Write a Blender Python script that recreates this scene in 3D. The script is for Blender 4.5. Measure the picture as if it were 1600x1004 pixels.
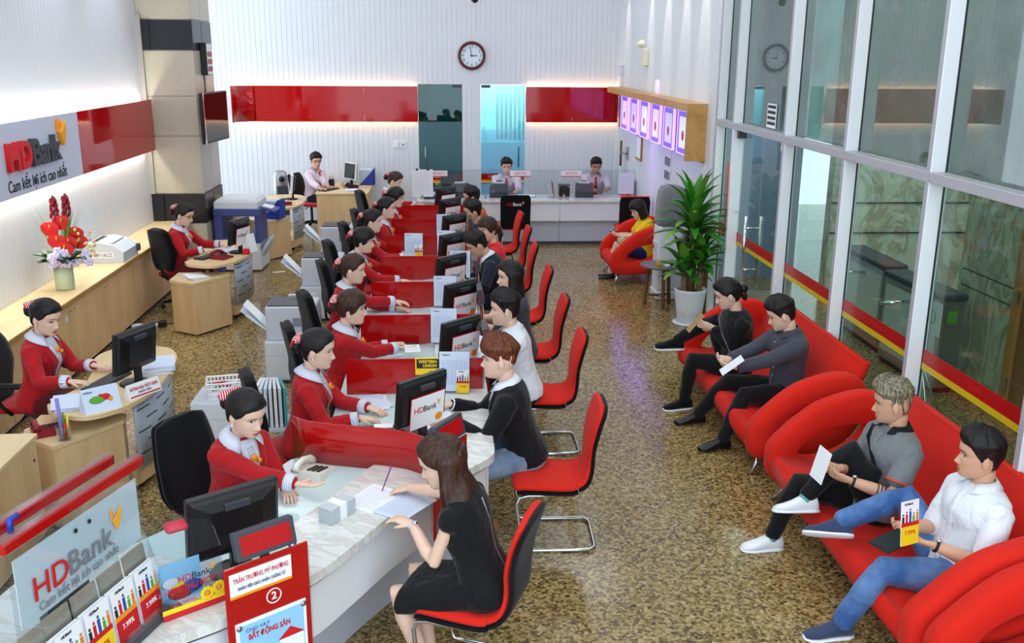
import bpy, bmesh, math, random
from mathutils import Matrix, Vector, Euler
random.seed(7)
for o in list(bpy.data.objects): bpy.data.objects.remove(o)
SC = bpy.context.scene; COL = SC.collection
PI = math.pi
# ---------------------------------------------------------------- camera
def _cam():
    f = 1510.0
    vy = Vector((698-800, 80-502, f)).normalized()
    dv = Vector((760-800, 6000-502, f)).normalized()
    dn = (dv - vy*dv.dot(vy)).normalized(); rt = dn.cross(vy)
    ax = (rt, vy, -dn)                                   # world axes in camera coordinates (x right, y down, z forward)
    X = Vector([a.x for a in ax]); Y = Vector([-a.y for a in ax]); Zc = Vector([-a.z for a in ax])
    m = Matrix((X, Y, Zc)).transposed().to_4x4(); m.translation = (0, 0, 3.15)
    c = bpy.data.cameras.new('camera'); c.sensor_width = 36; c.sensor_fit = 'HORIZONTAL'; c.lens = f/1600*36
    c.clip_start = .05; c.clip_end = 100
    o = bpy.data.objects.new('camera', c); COL.objects.link(o); o.matrix_world = m; SC.camera = o
_cam()
# ---------------------------------------------------------------- world, light, exposure
w = bpy.data.worlds.new('world'); SC.world = w; w.use_nodes = True
w.node_tree.nodes['Background'].inputs[0].default_value = (.74, .87, 1.0, 1)
w.node_tree.nodes['Background'].inputs[1].default_value = 3.0
vs = SC.view_settings; vs.view_transform = 'Standard'; vs.look = 'None'; vs.gamma = 1; vs.use_curve_mapping = False
vs.exposure = 0.06
def area(name, loc, size, power, rot=(0, 0, 0), color=(1, 1, 1), sy=None):
    l = bpy.data.lights.new(name, 'AREA'); l.energy = power; l.color = color; l.size = size
    if sy: l.shape = 'RECTANGLE'; l.size_y = sy
    o = bpy.data.objects.new(name, l); COL.objects.link(o); o.location = loc; o.rotation_euler = rot; return o
def spot(name, loc, target, power, angle, blend=.6, color=(1, .96, .88), r=.03):
    l = bpy.data.lights.new(name, 'SPOT'); l.energy = power; l.spot_size = angle; l.spot_blend = blend; l.color = color; l.shadow_soft_size = r
    o = bpy.data.objects.new(name, l); COL.objects.link(o); o.location = loc
    o.rotation_euler = (Vector(target)-Vector(loc)).to_track_quat('-Z', 'Y').to_euler(); return o
CEIL = 5.6
for ix, x in enumerate((-2.6, .2, 2.3)):
    for y in (2.6, 5.6, 8.6, 11.6, 14.6, 16.6):
        area('ceiling_fill_light', (x, y, CEIL-.06), 1.1, 20 if y < 14 else (15 if y < 16 else 7), color=(.92, .96, 1))  # unseen area lights added under the ceiling to brighten the hall
area('lobby_fill_light', (4.15, 6, 5.2), 1.2, 150, sy=9); area('lobby_hall_fill_light', (6.6, 10.8, 5.2), 2, 90, sy=2); area('corridor_fill_light', (4.2, 12.6, 3.5), .8, 25)  # unseen area lights added to make the lobby visible
# ---------------------------------------------------------------- colours and materials
def s2l(c): return tuple(((v/12.92) if v <= .04045 else ((v+.055)/1.055)**2.4) for v in c)
def rgb(r, g, b): return s2l((r/255, g/255, b/255))
MATS = {}
def mat(name, col=(200, 200, 200), rough=.5, metal=0, spec=.5, emit=0, alpha=1, trans=0, ior=1.45, sheen=0, coat=0):
    if name in MATS: return MATS[name]
    m = bpy.data.materials.new(name); m.use_nodes = True
    b = m.node_tree.nodes['Principled BSDF']; c = rgb(*col)
    b.inputs['Base Color'].default_value = (*c, 1); b.inputs['Roughness'].default_value = rough
    b.inputs['Metallic'].default_value = metal; b.inputs['Specular IOR Level'].default_value = spec
    b.inputs['IOR'].default_value = ior; b.inputs['Alpha'].default_value = alpha
    b.inputs['Transmission Weight'].default_value = trans; b.inputs['Coat Weight'].default_value = coat
    if sheen: b.inputs['Sheen Weight'].default_value = sheen
    if emit: b.inputs['Emission Color'].default_value = (*c, 1); b.inputs['Emission Strength'].default_value = emit
    m.diffuse_color = (*c, 1)
    MATS[name] = m; return m
class NT:
    def __init__(s, m): s.t = m.node_tree; s.b = s.t.nodes['Principled BSDF']
    def n(s, kind, **kw):
        nd = s.t.nodes.new(kind)
        for k, v in kw.items():
            if k.startswith('i_'): nd.inputs[int(k[2:]) if k[2:].isdigit() else k[2:].replace('_', ' ')].default_value = v
            else: setattr(nd, k, v)
        return nd
    def l(s, a, b): s.t.links.new(a, b)
    def ramp(s, fac, stops):
        r = s.n('ShaderNodeValToRGB'); e = r.color_ramp.elements
        while len(e) < len(stops): e.new(.5)
        for k, (p, c) in zip(e, stops): k.position = p; k.color = (*rgb(*c), 1)
        s.l(fac, r.inputs[0]); return r
    def coord(s, which='Object', scale=(1, 1, 1), rot=(0, 0, 0)):
        tc = s.n('ShaderNodeTexCoord'); mp = s.n('ShaderNodeMapping')
        mp.inputs['Scale'].default_value = scale; mp.inputs['Rotation'].default_value = rot
        s.l(tc.outputs[which], mp.inputs[0]); return mp.outputs[0]
    def bump(s, h, strength=.2, dist=.01):
        b = s.n('ShaderNodeBump'); b.inputs['Strength'].default_value = strength; b.inputs['Distance'].default_value = dist
        s.l(h, b.inputs['Height']); s.l(b.outputs[0], s.b.inputs['Normal'])
def m_granite():
    m = mat('granite', (150, 130, 90), .16, spec=.5); t = NT(m); co = t.coord('Object')
    v = t.n('ShaderNodeTexVoronoi', i_Scale=58.0); t.l(co, v.inputs['Vector'])
    n = t.n('ShaderNodeTexNoise', i_Scale=34.0, i_Detail=6.0, i_Roughness=.75); t.l(co, n.inputs['Vector'])
    n2 = t.n('ShaderNodeTexNoise', i_Scale=1.3, i_Detail=3.0); t.l(co, n2.inputs['Vector'])
    sp = t.n('ShaderNodeSeparateColor'); t.l(v.outputs['Color'], sp.inputs[0])
    a = t.n('ShaderNodeMix', data_type='FLOAT', i_0=.5); t.l(sp.outputs[0], a.inputs[2]); t.l(n.outputs[0], a.inputs[3])
    b = t.n('ShaderNodeMix', data_type='FLOAT', i_0=.12); t.l(a.outputs[0], b.inputs[2]); t.l(n2.outputs[0], b.inputs[3])
    r = t.ramp(b.outputs[0], [(.22, (44, 34, 20)), (.36, (104, 84, 46)), (.5, (146, 122, 74)), (.64, (170, 146, 96)), (.80, (200, 184, 146))])
    t.l(r.outputs[0], t.b.inputs['Base Color'])
    return m
def m_wood(name, c1, c2, scale=(1, 1, 1), rough=.38):
    m = mat(name, c1, rough); t = NT(m); co = t.coord('Object', scale)
    n = t.n('ShaderNodeTexNoise', i_Scale=5.0, i_Detail=6.0, i_Roughness=.62, i_Distortion=.6); t.l(co, n.inputs['Vector'])
    r = t.ramp(n.outputs[0], [(.28, c2), (.62, c1)]); t.l(r.outputs[0], t.b.inputs['Base Color']); return m
def m_marble(name, base, vein, scale=2.2, lo=.46, hi=.54, rough=.14, dist=1.6):
    m = mat(name, base, rough); t = NT(m); co = t.coord('Object', (1, 1, 1), (0, 0, .5))
    mp = t.n('ShaderNodeMapping'); mp.inputs['Scale'].default_value = (1, 3.2, 1); t.l(co, mp.inputs[0])
    n = t.n('ShaderNodeTexNoise', i_Scale=scale, i_Detail=7.0, i_Roughness=.6, i_Distortion=dist); t.l(mp.outputs[0], n.inputs['Vector'])
    r = t.ramp(n.outputs[0], [(lo-.14, base), (lo, vein), (hi, base), (hi+.2, tuple(max(0, c-9) for c in base))])
    t.l(r.outputs[0], t.b.inputs['Base Color']); return m
def m_fabric(name, col, scale=260, rough=.9, strength=.25, sheen=.25):
    m = mat(name, col, rough, spec=.2, sheen=sheen); t = NT(m); co = t.coord('Object')
    n = t.n('ShaderNodeTexNoise', i_Scale=float(scale), i_Detail=2.0); t.l(co, n.inputs['Vector']); t.bump(n.outputs[0], strength, .002)
    d = tuple(max(0, c*.9) for c in col)
    r = t.ramp(n.outputs[0], [(.35, d), (.65, col)]); t.l(r.outputs[0], t.b.inputs['Base Color']); return m
def m_cloth(name, col, rough=.8, folds=11.0, strength=.85):
    m = mat(name, col, rough, spec=.25, sheen=.12); t = NT(m); co = t.coord('Object')
    n = t.n('ShaderNodeTexNoise', i_Scale=folds, i_Detail=2.5, i_Distortion=.8); t.l(co, n.inputs['Vector']); t.bump(n.outputs[0], strength, .02); return m
def m_stripes(name, c1, c2, freq=90., axis=0, rough=.7):
    m = mat(name, c1, rough); t = NT(m); co = t.coord('Object', rot=(0, 0, .6) if axis == 3 else (0, 0, 0))
    w_ = t.n('ShaderNodeTexWave', i_Scale=freq, bands_direction='XYZ'[axis % 3]); t.l(co, w_.inputs['Vector'])
    r = t.ramp(w_.outputs[0], [(.70, c1), (.8, c2)]); t.l(r.outputs[0], t.b.inputs['Base Color']); return m
def m_hair(name, c1, c2):
    m = mat(name, c1, .46, spec=.35); t = NT(m); co = t.coord('Object', (90, 90, 14))
    n = t.n('ShaderNodeTexNoise', i_Scale=1.0, i_Detail=3.0); t.l(co, n.inputs['Vector'])
    r = t.ramp(n.outputs[0], [(.35, c1), (.75, c2)]); t.l(r.outputs[0], t.b.inputs['Base Color']); t.bump(n.outputs[0], .5, .006); return m
def m_glass(name, tint=(225, 240, 238), fres=1.45, dust=0.0, dustcol=(190, 205, 205), refl=1.0):
    """thin architectural glass: transparent pane, fresnel reflection, a veil of dust"""
    m = bpy.data.materials.new(name); m.use_nodes = True; nt = m.node_tree
    for n in list(nt.nodes): nt.nodes.remove(n)
    N = nt.nodes.new; L = nt.links.new
    out = N('ShaderNodeOutputMaterial'); tr = N('ShaderNodeBsdfTransparent'); tr.inputs[0].default_value = (*rgb(*tint), 1)
    gl = N('ShaderNodeBsdfGlossy'); gl.inputs['Roughness'].default_value = 0.015; gl.inputs[0].default_value = (refl, refl, refl, 1)
    fr = N('ShaderNodeFresnel'); ge = N('ShaderNodeNewGeometry'); io = N('ShaderNodeMapRange'); io.inputs[3].default_value = fres; io.inputs[4].default_value = 1/fres; L(ge.outputs['Backfacing'], io.inputs[0]); L(io.outputs[0], fr.inputs[0]); mx = N('ShaderNodeMixShader')
    base = tr.outputs[0]
    if dust:
        df = N('ShaderNodeBsdfDiffuse'); df.inputs[0].default_value = (*rgb(*dustcol), 1)
        nz = N('ShaderNodeTexNoise'); nz.inputs['Scale'].default_value = 3.0; nz.inputs['Detail'].default_value = 6.0
        tc = N('ShaderNodeTexCoord'); L(tc.outputs['Object'], nz.inputs['Vector'])
        mr = N('ShaderNodeMapRange'); mr.inputs[1].default_value = .35; mr.inputs[2].default_value = .75; mr.inputs[3].default_value = dust*.6; mr.inputs[4].default_value = dust*1.5
        L(nz.outputs[0], mr.inputs[0]); m2 = N('ShaderNodeMixShader'); L(mr.outputs[0], m2.inputs[0]); L(base, m2.inputs[1]); L(df.outputs[0], m2.inputs[2]); base = m2.outputs[0]
    L(fr.outputs[0], mx.inputs[0]); L(base, mx.inputs[1]); L(gl.outputs[0], mx.inputs[2]); L(mx.outputs[0], out.inputs[0])
    MATS[name] = m; return m
WOOD = m_wood('light_wood', (228, 194, 146), (208, 170, 120), (1, 1, .22))
WOODH = m_wood('light_wood_top', (234, 206, 160), (220, 188, 138), (1, .25, 1))
DKWOOD = m_wood('brown_wood', (120, 82, 50), (84, 55, 32), (1, 1, .2))
DOORW = m_wood('door_wood', (168, 104, 50), (138, 80, 36), (1, 1, .15))
MARBLE = m_marble('white_marble', (230, 231, 228), (208, 206, 200), 2.6, .47, .52)
PILLARM = m_marble('pillar_granite', (196, 190, 172), (120, 116, 108), 30., .33, .36, .3, .3)
LOBBYM = m_marble('lobby_marble', (206, 208, 188), (160, 158, 132), 1.4, .46, .54, .2)
GRAN = m_granite()
WHITE = mat('white_laminate', (238, 240, 244), .35); WALLW = mat('white_panel', (224, 227, 233), .5)
CEILM = mat('ceiling_paint', (238, 238, 236), .8)
BLKST = mat('black_stone', (34, 34, 40), .25); REDG = mat('red_gloss', (182, 10, 14), .06, spec=.45, coat=.1)
REDP = mat('red_acrylic', (178, 16, 16), .12, coat=.15); REDF = m_fabric('red_fabric', (228, 42, 28), sheen=.05); DKRF = m_fabric('deep_red_fabric', (196, 22, 24))
BLKF = m_fabric('black_fabric', (16, 16, 19), 200, strength=.2, sheen=.1); BLKP = mat('black_plastic', (20, 20, 22), .38); DGRY = mat('dark_grey_plastic', (66, 68, 76), .45)
GRYP = mat('grey_plastic', (206, 212, 222), .45); LGRY = mat('pale_grey_plastic', (226, 230, 234), .4); CHROME = mat('chrome', (215, 218, 222), .12, metal=1)
STEEL = mat('brushed_steel', (170, 174, 178), .32, metal=1); ALU = mat('white_aluminium', (246, 250, 254), .35, spec=.5); ALUSH = mat('shade_grey_aluminium', (178, 178, 186), .4)
PAPER = mat('paper', (244, 246, 250), .8); PAPERB = mat('bluish_paper', (214, 226, 246), .8); SCREEN = mat('dark_screen', (28, 32, 36), .12); SILV = mat('silver_grey_metal', (178, 188, 200), .4, metal=.2)
GLASSTOP = mat('aqua_glass_top', (206, 230, 230), .16, coat=.15); AMBER = mat('orange_badge', (248, 150, 30), .5)
INK = mat('ink_black', (34, 34, 40), .6); INKR = mat('ink_red', (206, 24, 32), .6); INKG = mat('ink_grey', (120, 124, 130), .6); INKO = mat('ink_orange', (248, 150, 30), .6); INKY = mat('ink_yellow', (252, 214, 32), .6)
YEL = mat('yellow_print', (250, 212, 30), .5); GRN = mat('green_print', (90, 170, 60), .6); BLUEP = mat('sky_blue_print', (150, 206, 240), .5); NAVYP = mat('navy_plastic', (70, 84, 150), .45); BLUPL = mat('blue_plastic', (38, 62, 170), .4); MAROON = mat('maroon_plastic', (138, 20, 40), .3)
PURP = mat('violet_light', (150, 120, 255), .5, emit=3.0); LEDW = mat('frame_panel_light', (226, 214, 255), .5, emit=.55); WARMLED = mat('warm_led', (255, 226, 150), .5, emit=18.)
GLASS = m_glass('clear_glass', (236, 246, 244)); ACRYL = m_glass('acrylic', (244, 248, 250), 1.4)
# ---------------------------------------------------------------- mesh builder
class MB:
    """collects shapes (in local coordinates, through the current matrix) and links them as ONE mesh object"""
    def __init__(s): s.v = []; s.f = []; s.m = []; s.sm = []; s.M = Matrix(); s.cm = 0; s.cs = False
    def at(s, x=0, y=0, z=0, rz=0, rx=0, ry=0): s.M = Matrix.Translation((x, y, z)) @ Euler((rx, ry, rz)).to_matrix().to_4x4(); return s
    def mat(s, i): s.cm = i; return s
    def smooth(s, b=True): s.cs = b; return s
    def raw(s, vs, fs, mi=None):
        n = len(s.v); M = s.M; s.v += [tuple(M @ Vector(p)) for p in vs]
        for f in fs: s.f.append([n+i for i in f]); s.m.append(s.cm if mi is None else mi); s.sm.append(s.cs)
        return s
    def box(s, x0, x1, y0, y1, z0, z1, b=0):
        if b <= 0:
            return s.raw([(x0, y0, z0), (x1, y0, z0), (x1, y1, z0), (x0, y1, z0), (x0, y0, z1), (x1, y0, z1), (x1, y1, z1), (x0, y1, z1)],
                         [(3, 2, 1, 0), (4, 5, 6, 7), (0, 1, 5, 4), (1, 2, 6, 5), (2, 3, 7, 6), (3, 0, 4, 7)])
        b = min(b, (x1-x0)*.49, (y1-y0)*.49, (z1-z0)*.49)
        r = lambda d: [(x0+b, y0+d), (x1-b, y0+d), (x1-d, y0+b), (x1-d, y1-b), (x1-b, y1-d), (x0+b, y1-d), (x0+d, y1-b), (x0+d, y0+b)]
        vs = [(x, y, z0) for x, y in [(x0+b, y0+b)]*0]
        rings = [(z0, b), (z0+b, 0), (z1-b, 0), (z1, b)]; vs = []
        for z, d in rings:
            vs += [(p[0], p[1], z) for p in ([(x0+b, y0+d), (x1-b, y0+d), (x1-d, y0+b), (x1-d, y1-b), (x1-b, y1-d), (x0+b, y1-d), (x0+d, y1-b), (x0+d, y0+b)])]
        fs = [tuple(range(7, -1, -1)), tuple(range(24, 32))]
        for k in range(3):
            for i in range(8): fs.append((k*8+i, k*8+(i+1) % 8, k*8+8+(i+1) % 8, k*8+8+i))
        return s.raw(vs, fs)
    def prism(s, poly, z0, z1):
        n = len(poly); a = sum(poly[i][0]*poly[(i+1) % n][1]-poly[(i+1) % n][0]*poly[i][1] for i in range(n))
        if a < 0: poly = poly[::-1]
        return s.raw([(x, y, z0) for x, y in poly]+[(x, y, z1) for x, y in poly],
                     [tuple(range(n-1, -1, -1)), tuple(range(n, 2*n))]+[(i, (i+1) % n, n+(i+1) % n, n+i) for i in range(n)])
    def loft(s, rings, cap=True, closed=False):
        n = len(rings[0]); vs = [p for r in rings for p in r]; fs = []; K = len(rings)
        for k in range(K if closed else K-1):
            a = k*n; b = ((k+1) % K)*n
            for i in range(n): fs.append((a+i, a+(i+1) % n, b+(i+1) % n, b+i))
        if cap and not closed: fs += [tuple(range(n-1, -1, -1)), tuple(range((K-1)*n, K*n))]
        return s.raw(vs, fs)
    def lathe(s, prof, n=20, x=0, y=0, z=0):
        return s.loft([[(x+r*math.cos(2*PI*i/n), y+r*math.sin(2*PI*i/n), z+h) for i in range(n)] for r, h in prof])
    def cyl(s, x, y, z0, z1, r, n=16, r2=None): return s.lathe([(r, z0), (r if r2 is None else r2, z1)], n, x, y)
    def sphere(s, c, r, n=12, k=8, sc=(1, 1, 1)):
        rings = [[(c[0]+sc[0]*r*math.sin(a)*math.cos(2*PI*i/n), c[1]+sc[1]*r*math.sin(a)*math.sin(2*PI*i/n), c[2]-sc[2]*r*math.cos(a)) for i in range(n)] for a in [max(.04, min(PI-.04, PI*j/k)) for j in range(k+1)]]
        return s.loft(rings)
    def tube(s, pts, r, n=8, closed=False, flat=None):
        """r: radius or list; flat=(a,b) scales of the cross-section"""
        P = [Vector(p) for p in pts]; K = len(P); rings = []; up = None
        for k in range(K):
            a = P[k-1] if (k > 0 or closed) else P[k]; b = P[(k+1) % K] if (k < K-1 or closed) else P[k]
            d = (b-a).normalized()
            if up is None:
                up = Vector((0, 0, 1)) if abs(d.z) < .9 else Vector((0, 1, 0))
            sd = d.cross(up)
            if sd.length < 1e-5: sd = d.cross(Vector((1, .1, 0)))
            sd.normalize(); u = sd.cross(d).normalized(); up = u
            rr = r[k] if isinstance(r, (list, tuple)) else r; fa, fb = flat or (1, 1)
            rings.append([tuple(P[k]+sd*(rr*fa*math.cos(2*PI*i/n))+u*(rr*fb*math.sin(2*PI*i/n))) for i in range(n)])
        return s.loft(rings, cap=not closed, closed=closed)
    def sheet(s, grid, t=0.0):
        """grid of points; optional thickness along -normal"""
        R_ = len(grid); C_ = len(grid[0])
        vs = [tuple(p) for r in grid for p in r]; fs = [(i*C_+j, i*C_+j+1, (i+1)*C_+j+1, (i+1)*C_+j) for i in range(R_-1) for j in range(C_-1)]
        if not t: return s.raw(vs, fs)
        V = [[Vector(p) for p in r] for r in grid]; bk = []
        for i in range(R_):
            for j in range(C_):
                du = V[min(i+1, R_-1)][j]-V[max(i-1, 0)][j]; dv = V[i][min(j+1, C_-1)]-V[i][max(j-1, 0)]
                nn = dv.cross(du); nn = nn.normalized() if nn.length > 1e-9 else Vector((0, 0, 1)); bk.append(tuple(V[i][j]+nn*t))
        n = len(vs); fs2 = [tuple(n+i for i in f[::-1]) for f in fs]
        rim = [(0, j) for j in range(C_)]+[(i, C_-1) for i in range(1, R_)]+[(R_-1, j) for j in range(C_-2, -1, -1)]+[(i, 0) for i in range(R_-2, 0, -1)]
        ids = [i*C_+j for i, j in rim]; q = len(ids)
        side = [(ids[(k+1) % q], ids[k], n+ids[k], n+ids[(k+1) % q]) for k in range(q)]
        return s.raw(vs+bk, fs+fs2+side)
    def mesh(s, name, mats):
        me = bpy.data.meshes.new(name); me.from_pydata(s.v, [], s.f)
        for m in (mats if isinstance(mats, (list, tuple)) else [mats]): me.materials.append(m)
        me.polygons.foreach_set('material_index', s.m); me.polygons.foreach_set('use_smooth', s.sm); me.update(); return me
    def build(s, name, mats, parent=None):
        return link(name, s.mesh(name, mats), parent)
def link(name, data, parent=None):
    o = bpy.data.objects.new(name, data); COL.objects.link(o)
    if parent: o.parent = parent
    return o
def tag(o, label=None, cat=None, group=None, kind=None):
    if label: o['label'] = label
    if cat: o['category'] = cat
    if group: o['group'] = group
    if kind: o['kind'] = kind
    return o
def thing(name, label, cat, loc=(0, 0, 0), rz=0, group=None):
    o = link(name, None); o.location = loc; o.rotation_euler = (0, 0, rz); o.empty_display_size = .1
    return tag(o, label, cat, group)
def struct(o): o['kind'] = 'structure'; return o
def copy_tree(o, parent=None):
    c = o.copy(); COL.objects.link(c); c.parent = parent
    for ch in o.children: copy_tree(ch, c)
    return c
def dup(o, loc, rz=None, label=None, group=None):
    c = copy_tree(o); c.location = loc
    if rz is not None: c.rotation_euler = (0, 0, rz)
    if label: c['label'] = label
    if group: c['group'] = group
    return c
_txt = {}
def text_mesh(txt, size, depth=.001, bold=0.0, align='CENTER', shear=0, space=1.0):
    cu = bpy.data.curves.new('lettering', 'FONT'); cu.body = txt; cu.size = size; cu.extrude = depth; cu.offset = bold; cu.align_x = align; cu.align_y = 'CENTER'; cu.shear = shear; cu.space_character = space; cu.resolution_u = 3
    o = bpy.data.objects.new('tmp', cu); COL.objects.link(o)
    me = bpy.data.meshes.new_from_object(o.evaluated_get(bpy.context.evaluated_depsgraph_get()))
    bpy.data.objects.remove(o); bpy.data.curves.remove(cu); return me
def text(txt, size, m, parent, M, depth=.001, bold=0.0, align='CENTER', width=None, shear=0, name='lettering'):
    """lettering in the local XY plane of M (x reading direction, y up)"""
    me = text_mesh(txt, size, depth, bold, align, shear)
    if width and me.vertices:
        xs = [v.co.x for v in me.vertices]; k = width/(max(xs)-min(xs)); me.transform(Matrix.Diagonal((k, 1, 1, 1)))
    me.materials.clear(); me.materials.append(m)
    o = link(name, me, parent); o.matrix_local = M; return o
def TM(x, y, z, facing, tilt=0):
    """matrix for lettering on an upright face whose outward normal has the heading `facing` (radians from +x)"""
    return Matrix.Translation((x, y, z)) @ Matrix.Rotation(facing+PI/2, 4, 'Z') @ Matrix.Rotation(PI/2-tilt, 4, 'X')
def FLAT(x, y, z, rz): return Matrix.Translation((x, y, z)) @ Matrix.Rotation(rz, 4, 'Z')
def lerp(a, b, t): return a+(b-a)*t
def interp(tab, x):
    if x <= tab[0][0]: return tab[0][1]
    for (a, va), (b, vb) in zip(tab, tab[1:]):
        if x <= b: return va+(vb-va)*(x-a)/(b-a)
    return tab[-1][1]
def arc(cx, cy, r, a0, a1, n): return [(cx+r*math.cos(lerp(a0, a1, i/n)), cy+r*math.sin(lerp(a0, a1, i/n))) for i in range(n+1)]
def spline(pts, n=6):
    P = [Vector(p) for p in pts]; out = []
    for i in range(len(P)-1):
        p0 = P[max(i-1, 0)]; p1 = P[i]; p2 = P[i+1]; p3 = P[min(i+2, len(P)-1)]
        for k in range(n):
            t = k/n; out.append(.5*((2*p1)+(p2-p0)*t+(2*p0-5*p1+4*p2-p3)*t*t+(3*p1-p0-3*p2+p3)*t**3))
    out.append(P[-1]); return [tuple(p) for p in out]
# ================================================================ the shell of the hall
XL, XR, YB = -4.165, 3.2, 18.44
def ribbed(name, p0, p1, z0, z1, nrm, pitch=.093, gap=.008, depth=.007, th=.12):
    """a panelled wall: flush planks with narrow grooves between them, from p0 to p1 (x,y), nrm = outward room normal"""
    b = MB(); p0 = Vector((*p0, 0)); p1 = Vector((*p1, 0)); L = (p1-p0).length; d = (p1-p0)/L; n = Vector((*nrm, 0)); k = max(1, round(L/pitch)); st = L/k
    prof = []
    for i in range(k):
        prof += [(i*st+gap/2, 0), ((i+1)*st-gap/2, 0), ((i+1)*st-gap/2, -depth), ((i+1)*st+gap/2, -depth)]
    prof[-1] = (L, -depth)
    prof = [(0, 0)]+prof
    fr = [p0+d*a+n*c for a, c in prof]; m = len(fr)
    vs = [(p.x, p.y, z0) for p in fr]+[(p.x, p.y, z1) for p in fr]; fs = [(i, i+1, m+i+1, m+i) for i in range(m-1)]
    q0, q1 = p0-n*th, p1-n*th; e = len(vs)
    vs += [(q0.x, q0.y, z0), (q1.x, q1.y, z0), (q0.x, q0.y, z1), (q1.x, q1.y, z1)]
    fs += [(e, e+1, e+3, e+2), (0, m, e+2, e), (m-1, e+1, e+3, 2*m-1)]
    b.raw(vs, fs); return b
struct(MB().box(-6, 9.5, -1.5, 20.5, -.2, 0).build('floor', GRAN))
struct(ribbed('wall_left', (XL, -1.5), (XL, 13.9), 0, CEIL, (1, 0)).build('wall_left', WALLW))
wb = MB()
for (xa, xb, za, zb) in ((XL-.12, -.537, 0, CEIL), (-.537, .277, 2.56, CEIL), (.277, .621, 0, CEIL), (.621, 1.455, 2.56, CEIL), (1.455, XR+.12, 0, CEIL)):
    r = ribbed('', (xa, YB), (xb, YB), za, zb, (0, -1)); wb.raw(r.v, r.f)
struct(wb.build('wall_back', WALLW))
wr = MB()
for (ya, yb_, za, zb) in ((11.57, 17.86, 0, CEIL), (17.86, 18.40, 2.5, CEIL), (18.40, YB, 0, CEIL)):
    r = ribbed('', (XR, ya), (XR, yb_), za, zb, (-1, 0)); wr.raw(r.v, r.f)
struct(wr.build('wall_right', WALLW))
struct(MB().box(-6, 9.5, 0.3, 20.5, CEIL, CEIL+.2).build('ceiling', CEILM))
# pillar clad in stone slabs with two dark bands
pl = struct(MB().box(XL-.1, -3.46, 13.93, 15.0, 0, CEIL).build('trim_1', PILLARM)); pl.name = 'wall_pillar'
PX, PY = -3.445, 13.915
for (za, zb, m_, pr) in ((0, .76, PILLARM, .0), (.77, 1.18, BLKST, .012), (1.19, 1.98, PILLARM, 0), (1.99, 2.52, PILLARM, 0), (2.53, 3.13, PILLARM, 0), (3.14, 3.53, BLKST, .006), (3.54, 4.6, PILLARM, 0), (4.61, CEIL, PILLARM, 0)):
    MB().box(XL, PX+pr, PY-pr, PY+.03, za, zb, .004).build('slab', m_, pl)
    MB().box(PX-.03, PX+pr, PY+.03, 14.42, za, zb, .004).build('slab', m_, pl)
    MB().box(PX-.03, PX+pr, 14.435, 15.0, za, zb, .004).build('slab', m_, pl)
    if m_ is BLKST: MB().box(XL-.02, XL+.16, PY-.03-pr, PY-.001, za, zb, .004).build('slab', m_, pl)
struct(MB().box(XL-.05, XL+.06, PY-.06, PY, 1.19, 3.6).build('trim_2', mat('grey_trim', (170, 166, 160), .4)))
struct(MB().box(-2.0, -.537, YB-.018, YB-.008, 0, .1).build('baseboard_back', mat('baseboard', (210, 210, 212), .4)))
struct(MB().box(XR-.015, XR, 11.6, 17.86, 0, .1).build('baseboard_right', MATS['baseboard']))
# rooms behind the two glass doors
TEAL = mat('teal_wall', (66, 104, 110), .6); BLUW = mat('blue_white_wall', (196, 228, 246), .6)
bo = MB().box(-.6, .45, YB+1.7, YB+1.8, 0, 3).box(-.7, -.6, YB+.13, YB+1.8, 0, 3).box(.40, .45, YB+.13, YB+1.7, 0, 3).box(-.7, .45, YB+.13, YB+1.8, 3, 3.1); struct(bo.build('wall_office_dark', TEAL))
bo = MB().box(.45, 1.75, YB+1.3, YB+1.4, 0, 3).box(1.75, 1.85, YB+.13, YB+1.4, 0, 3).box(.45, .5, YB+.13, YB+1.3, 0, 3).box(.45, 1.85, YB+.13, YB+1.4, 3, 3.1); struct(bo.build('wall_office_bright', BLUW))
area('office_lamp_light', (1.1, YB+.7, 2.9), .8, 38, color=(.9, .97, 1))
area('dark_office_lamp_light', (0, YB+1., 2.9), .5, 5, color=(.9, 1, .97))
FROST = mat('teal_frosted_film', (64, 104, 112), .35); FROSTB = mat('blue_frosted_film', (150, 206, 236), .35, alpha=.55); DGLASS = m_glass('door_glass', (190, 225, 220), 1.5)
def film(parent, x0, x1, y, blue):
    base = .92
    for i, (m_, h) in enumerate(((REDP, .12), (INKO, .03), (YEL, .025), (GRN if not blue else mat('blue_line', (60, 110, 200)), .02))):
        MB().box(x0, x1, y-.006-.0005*i, y-.004, base-h, base).build('film_stripe', m_, parent); base -= h
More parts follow.
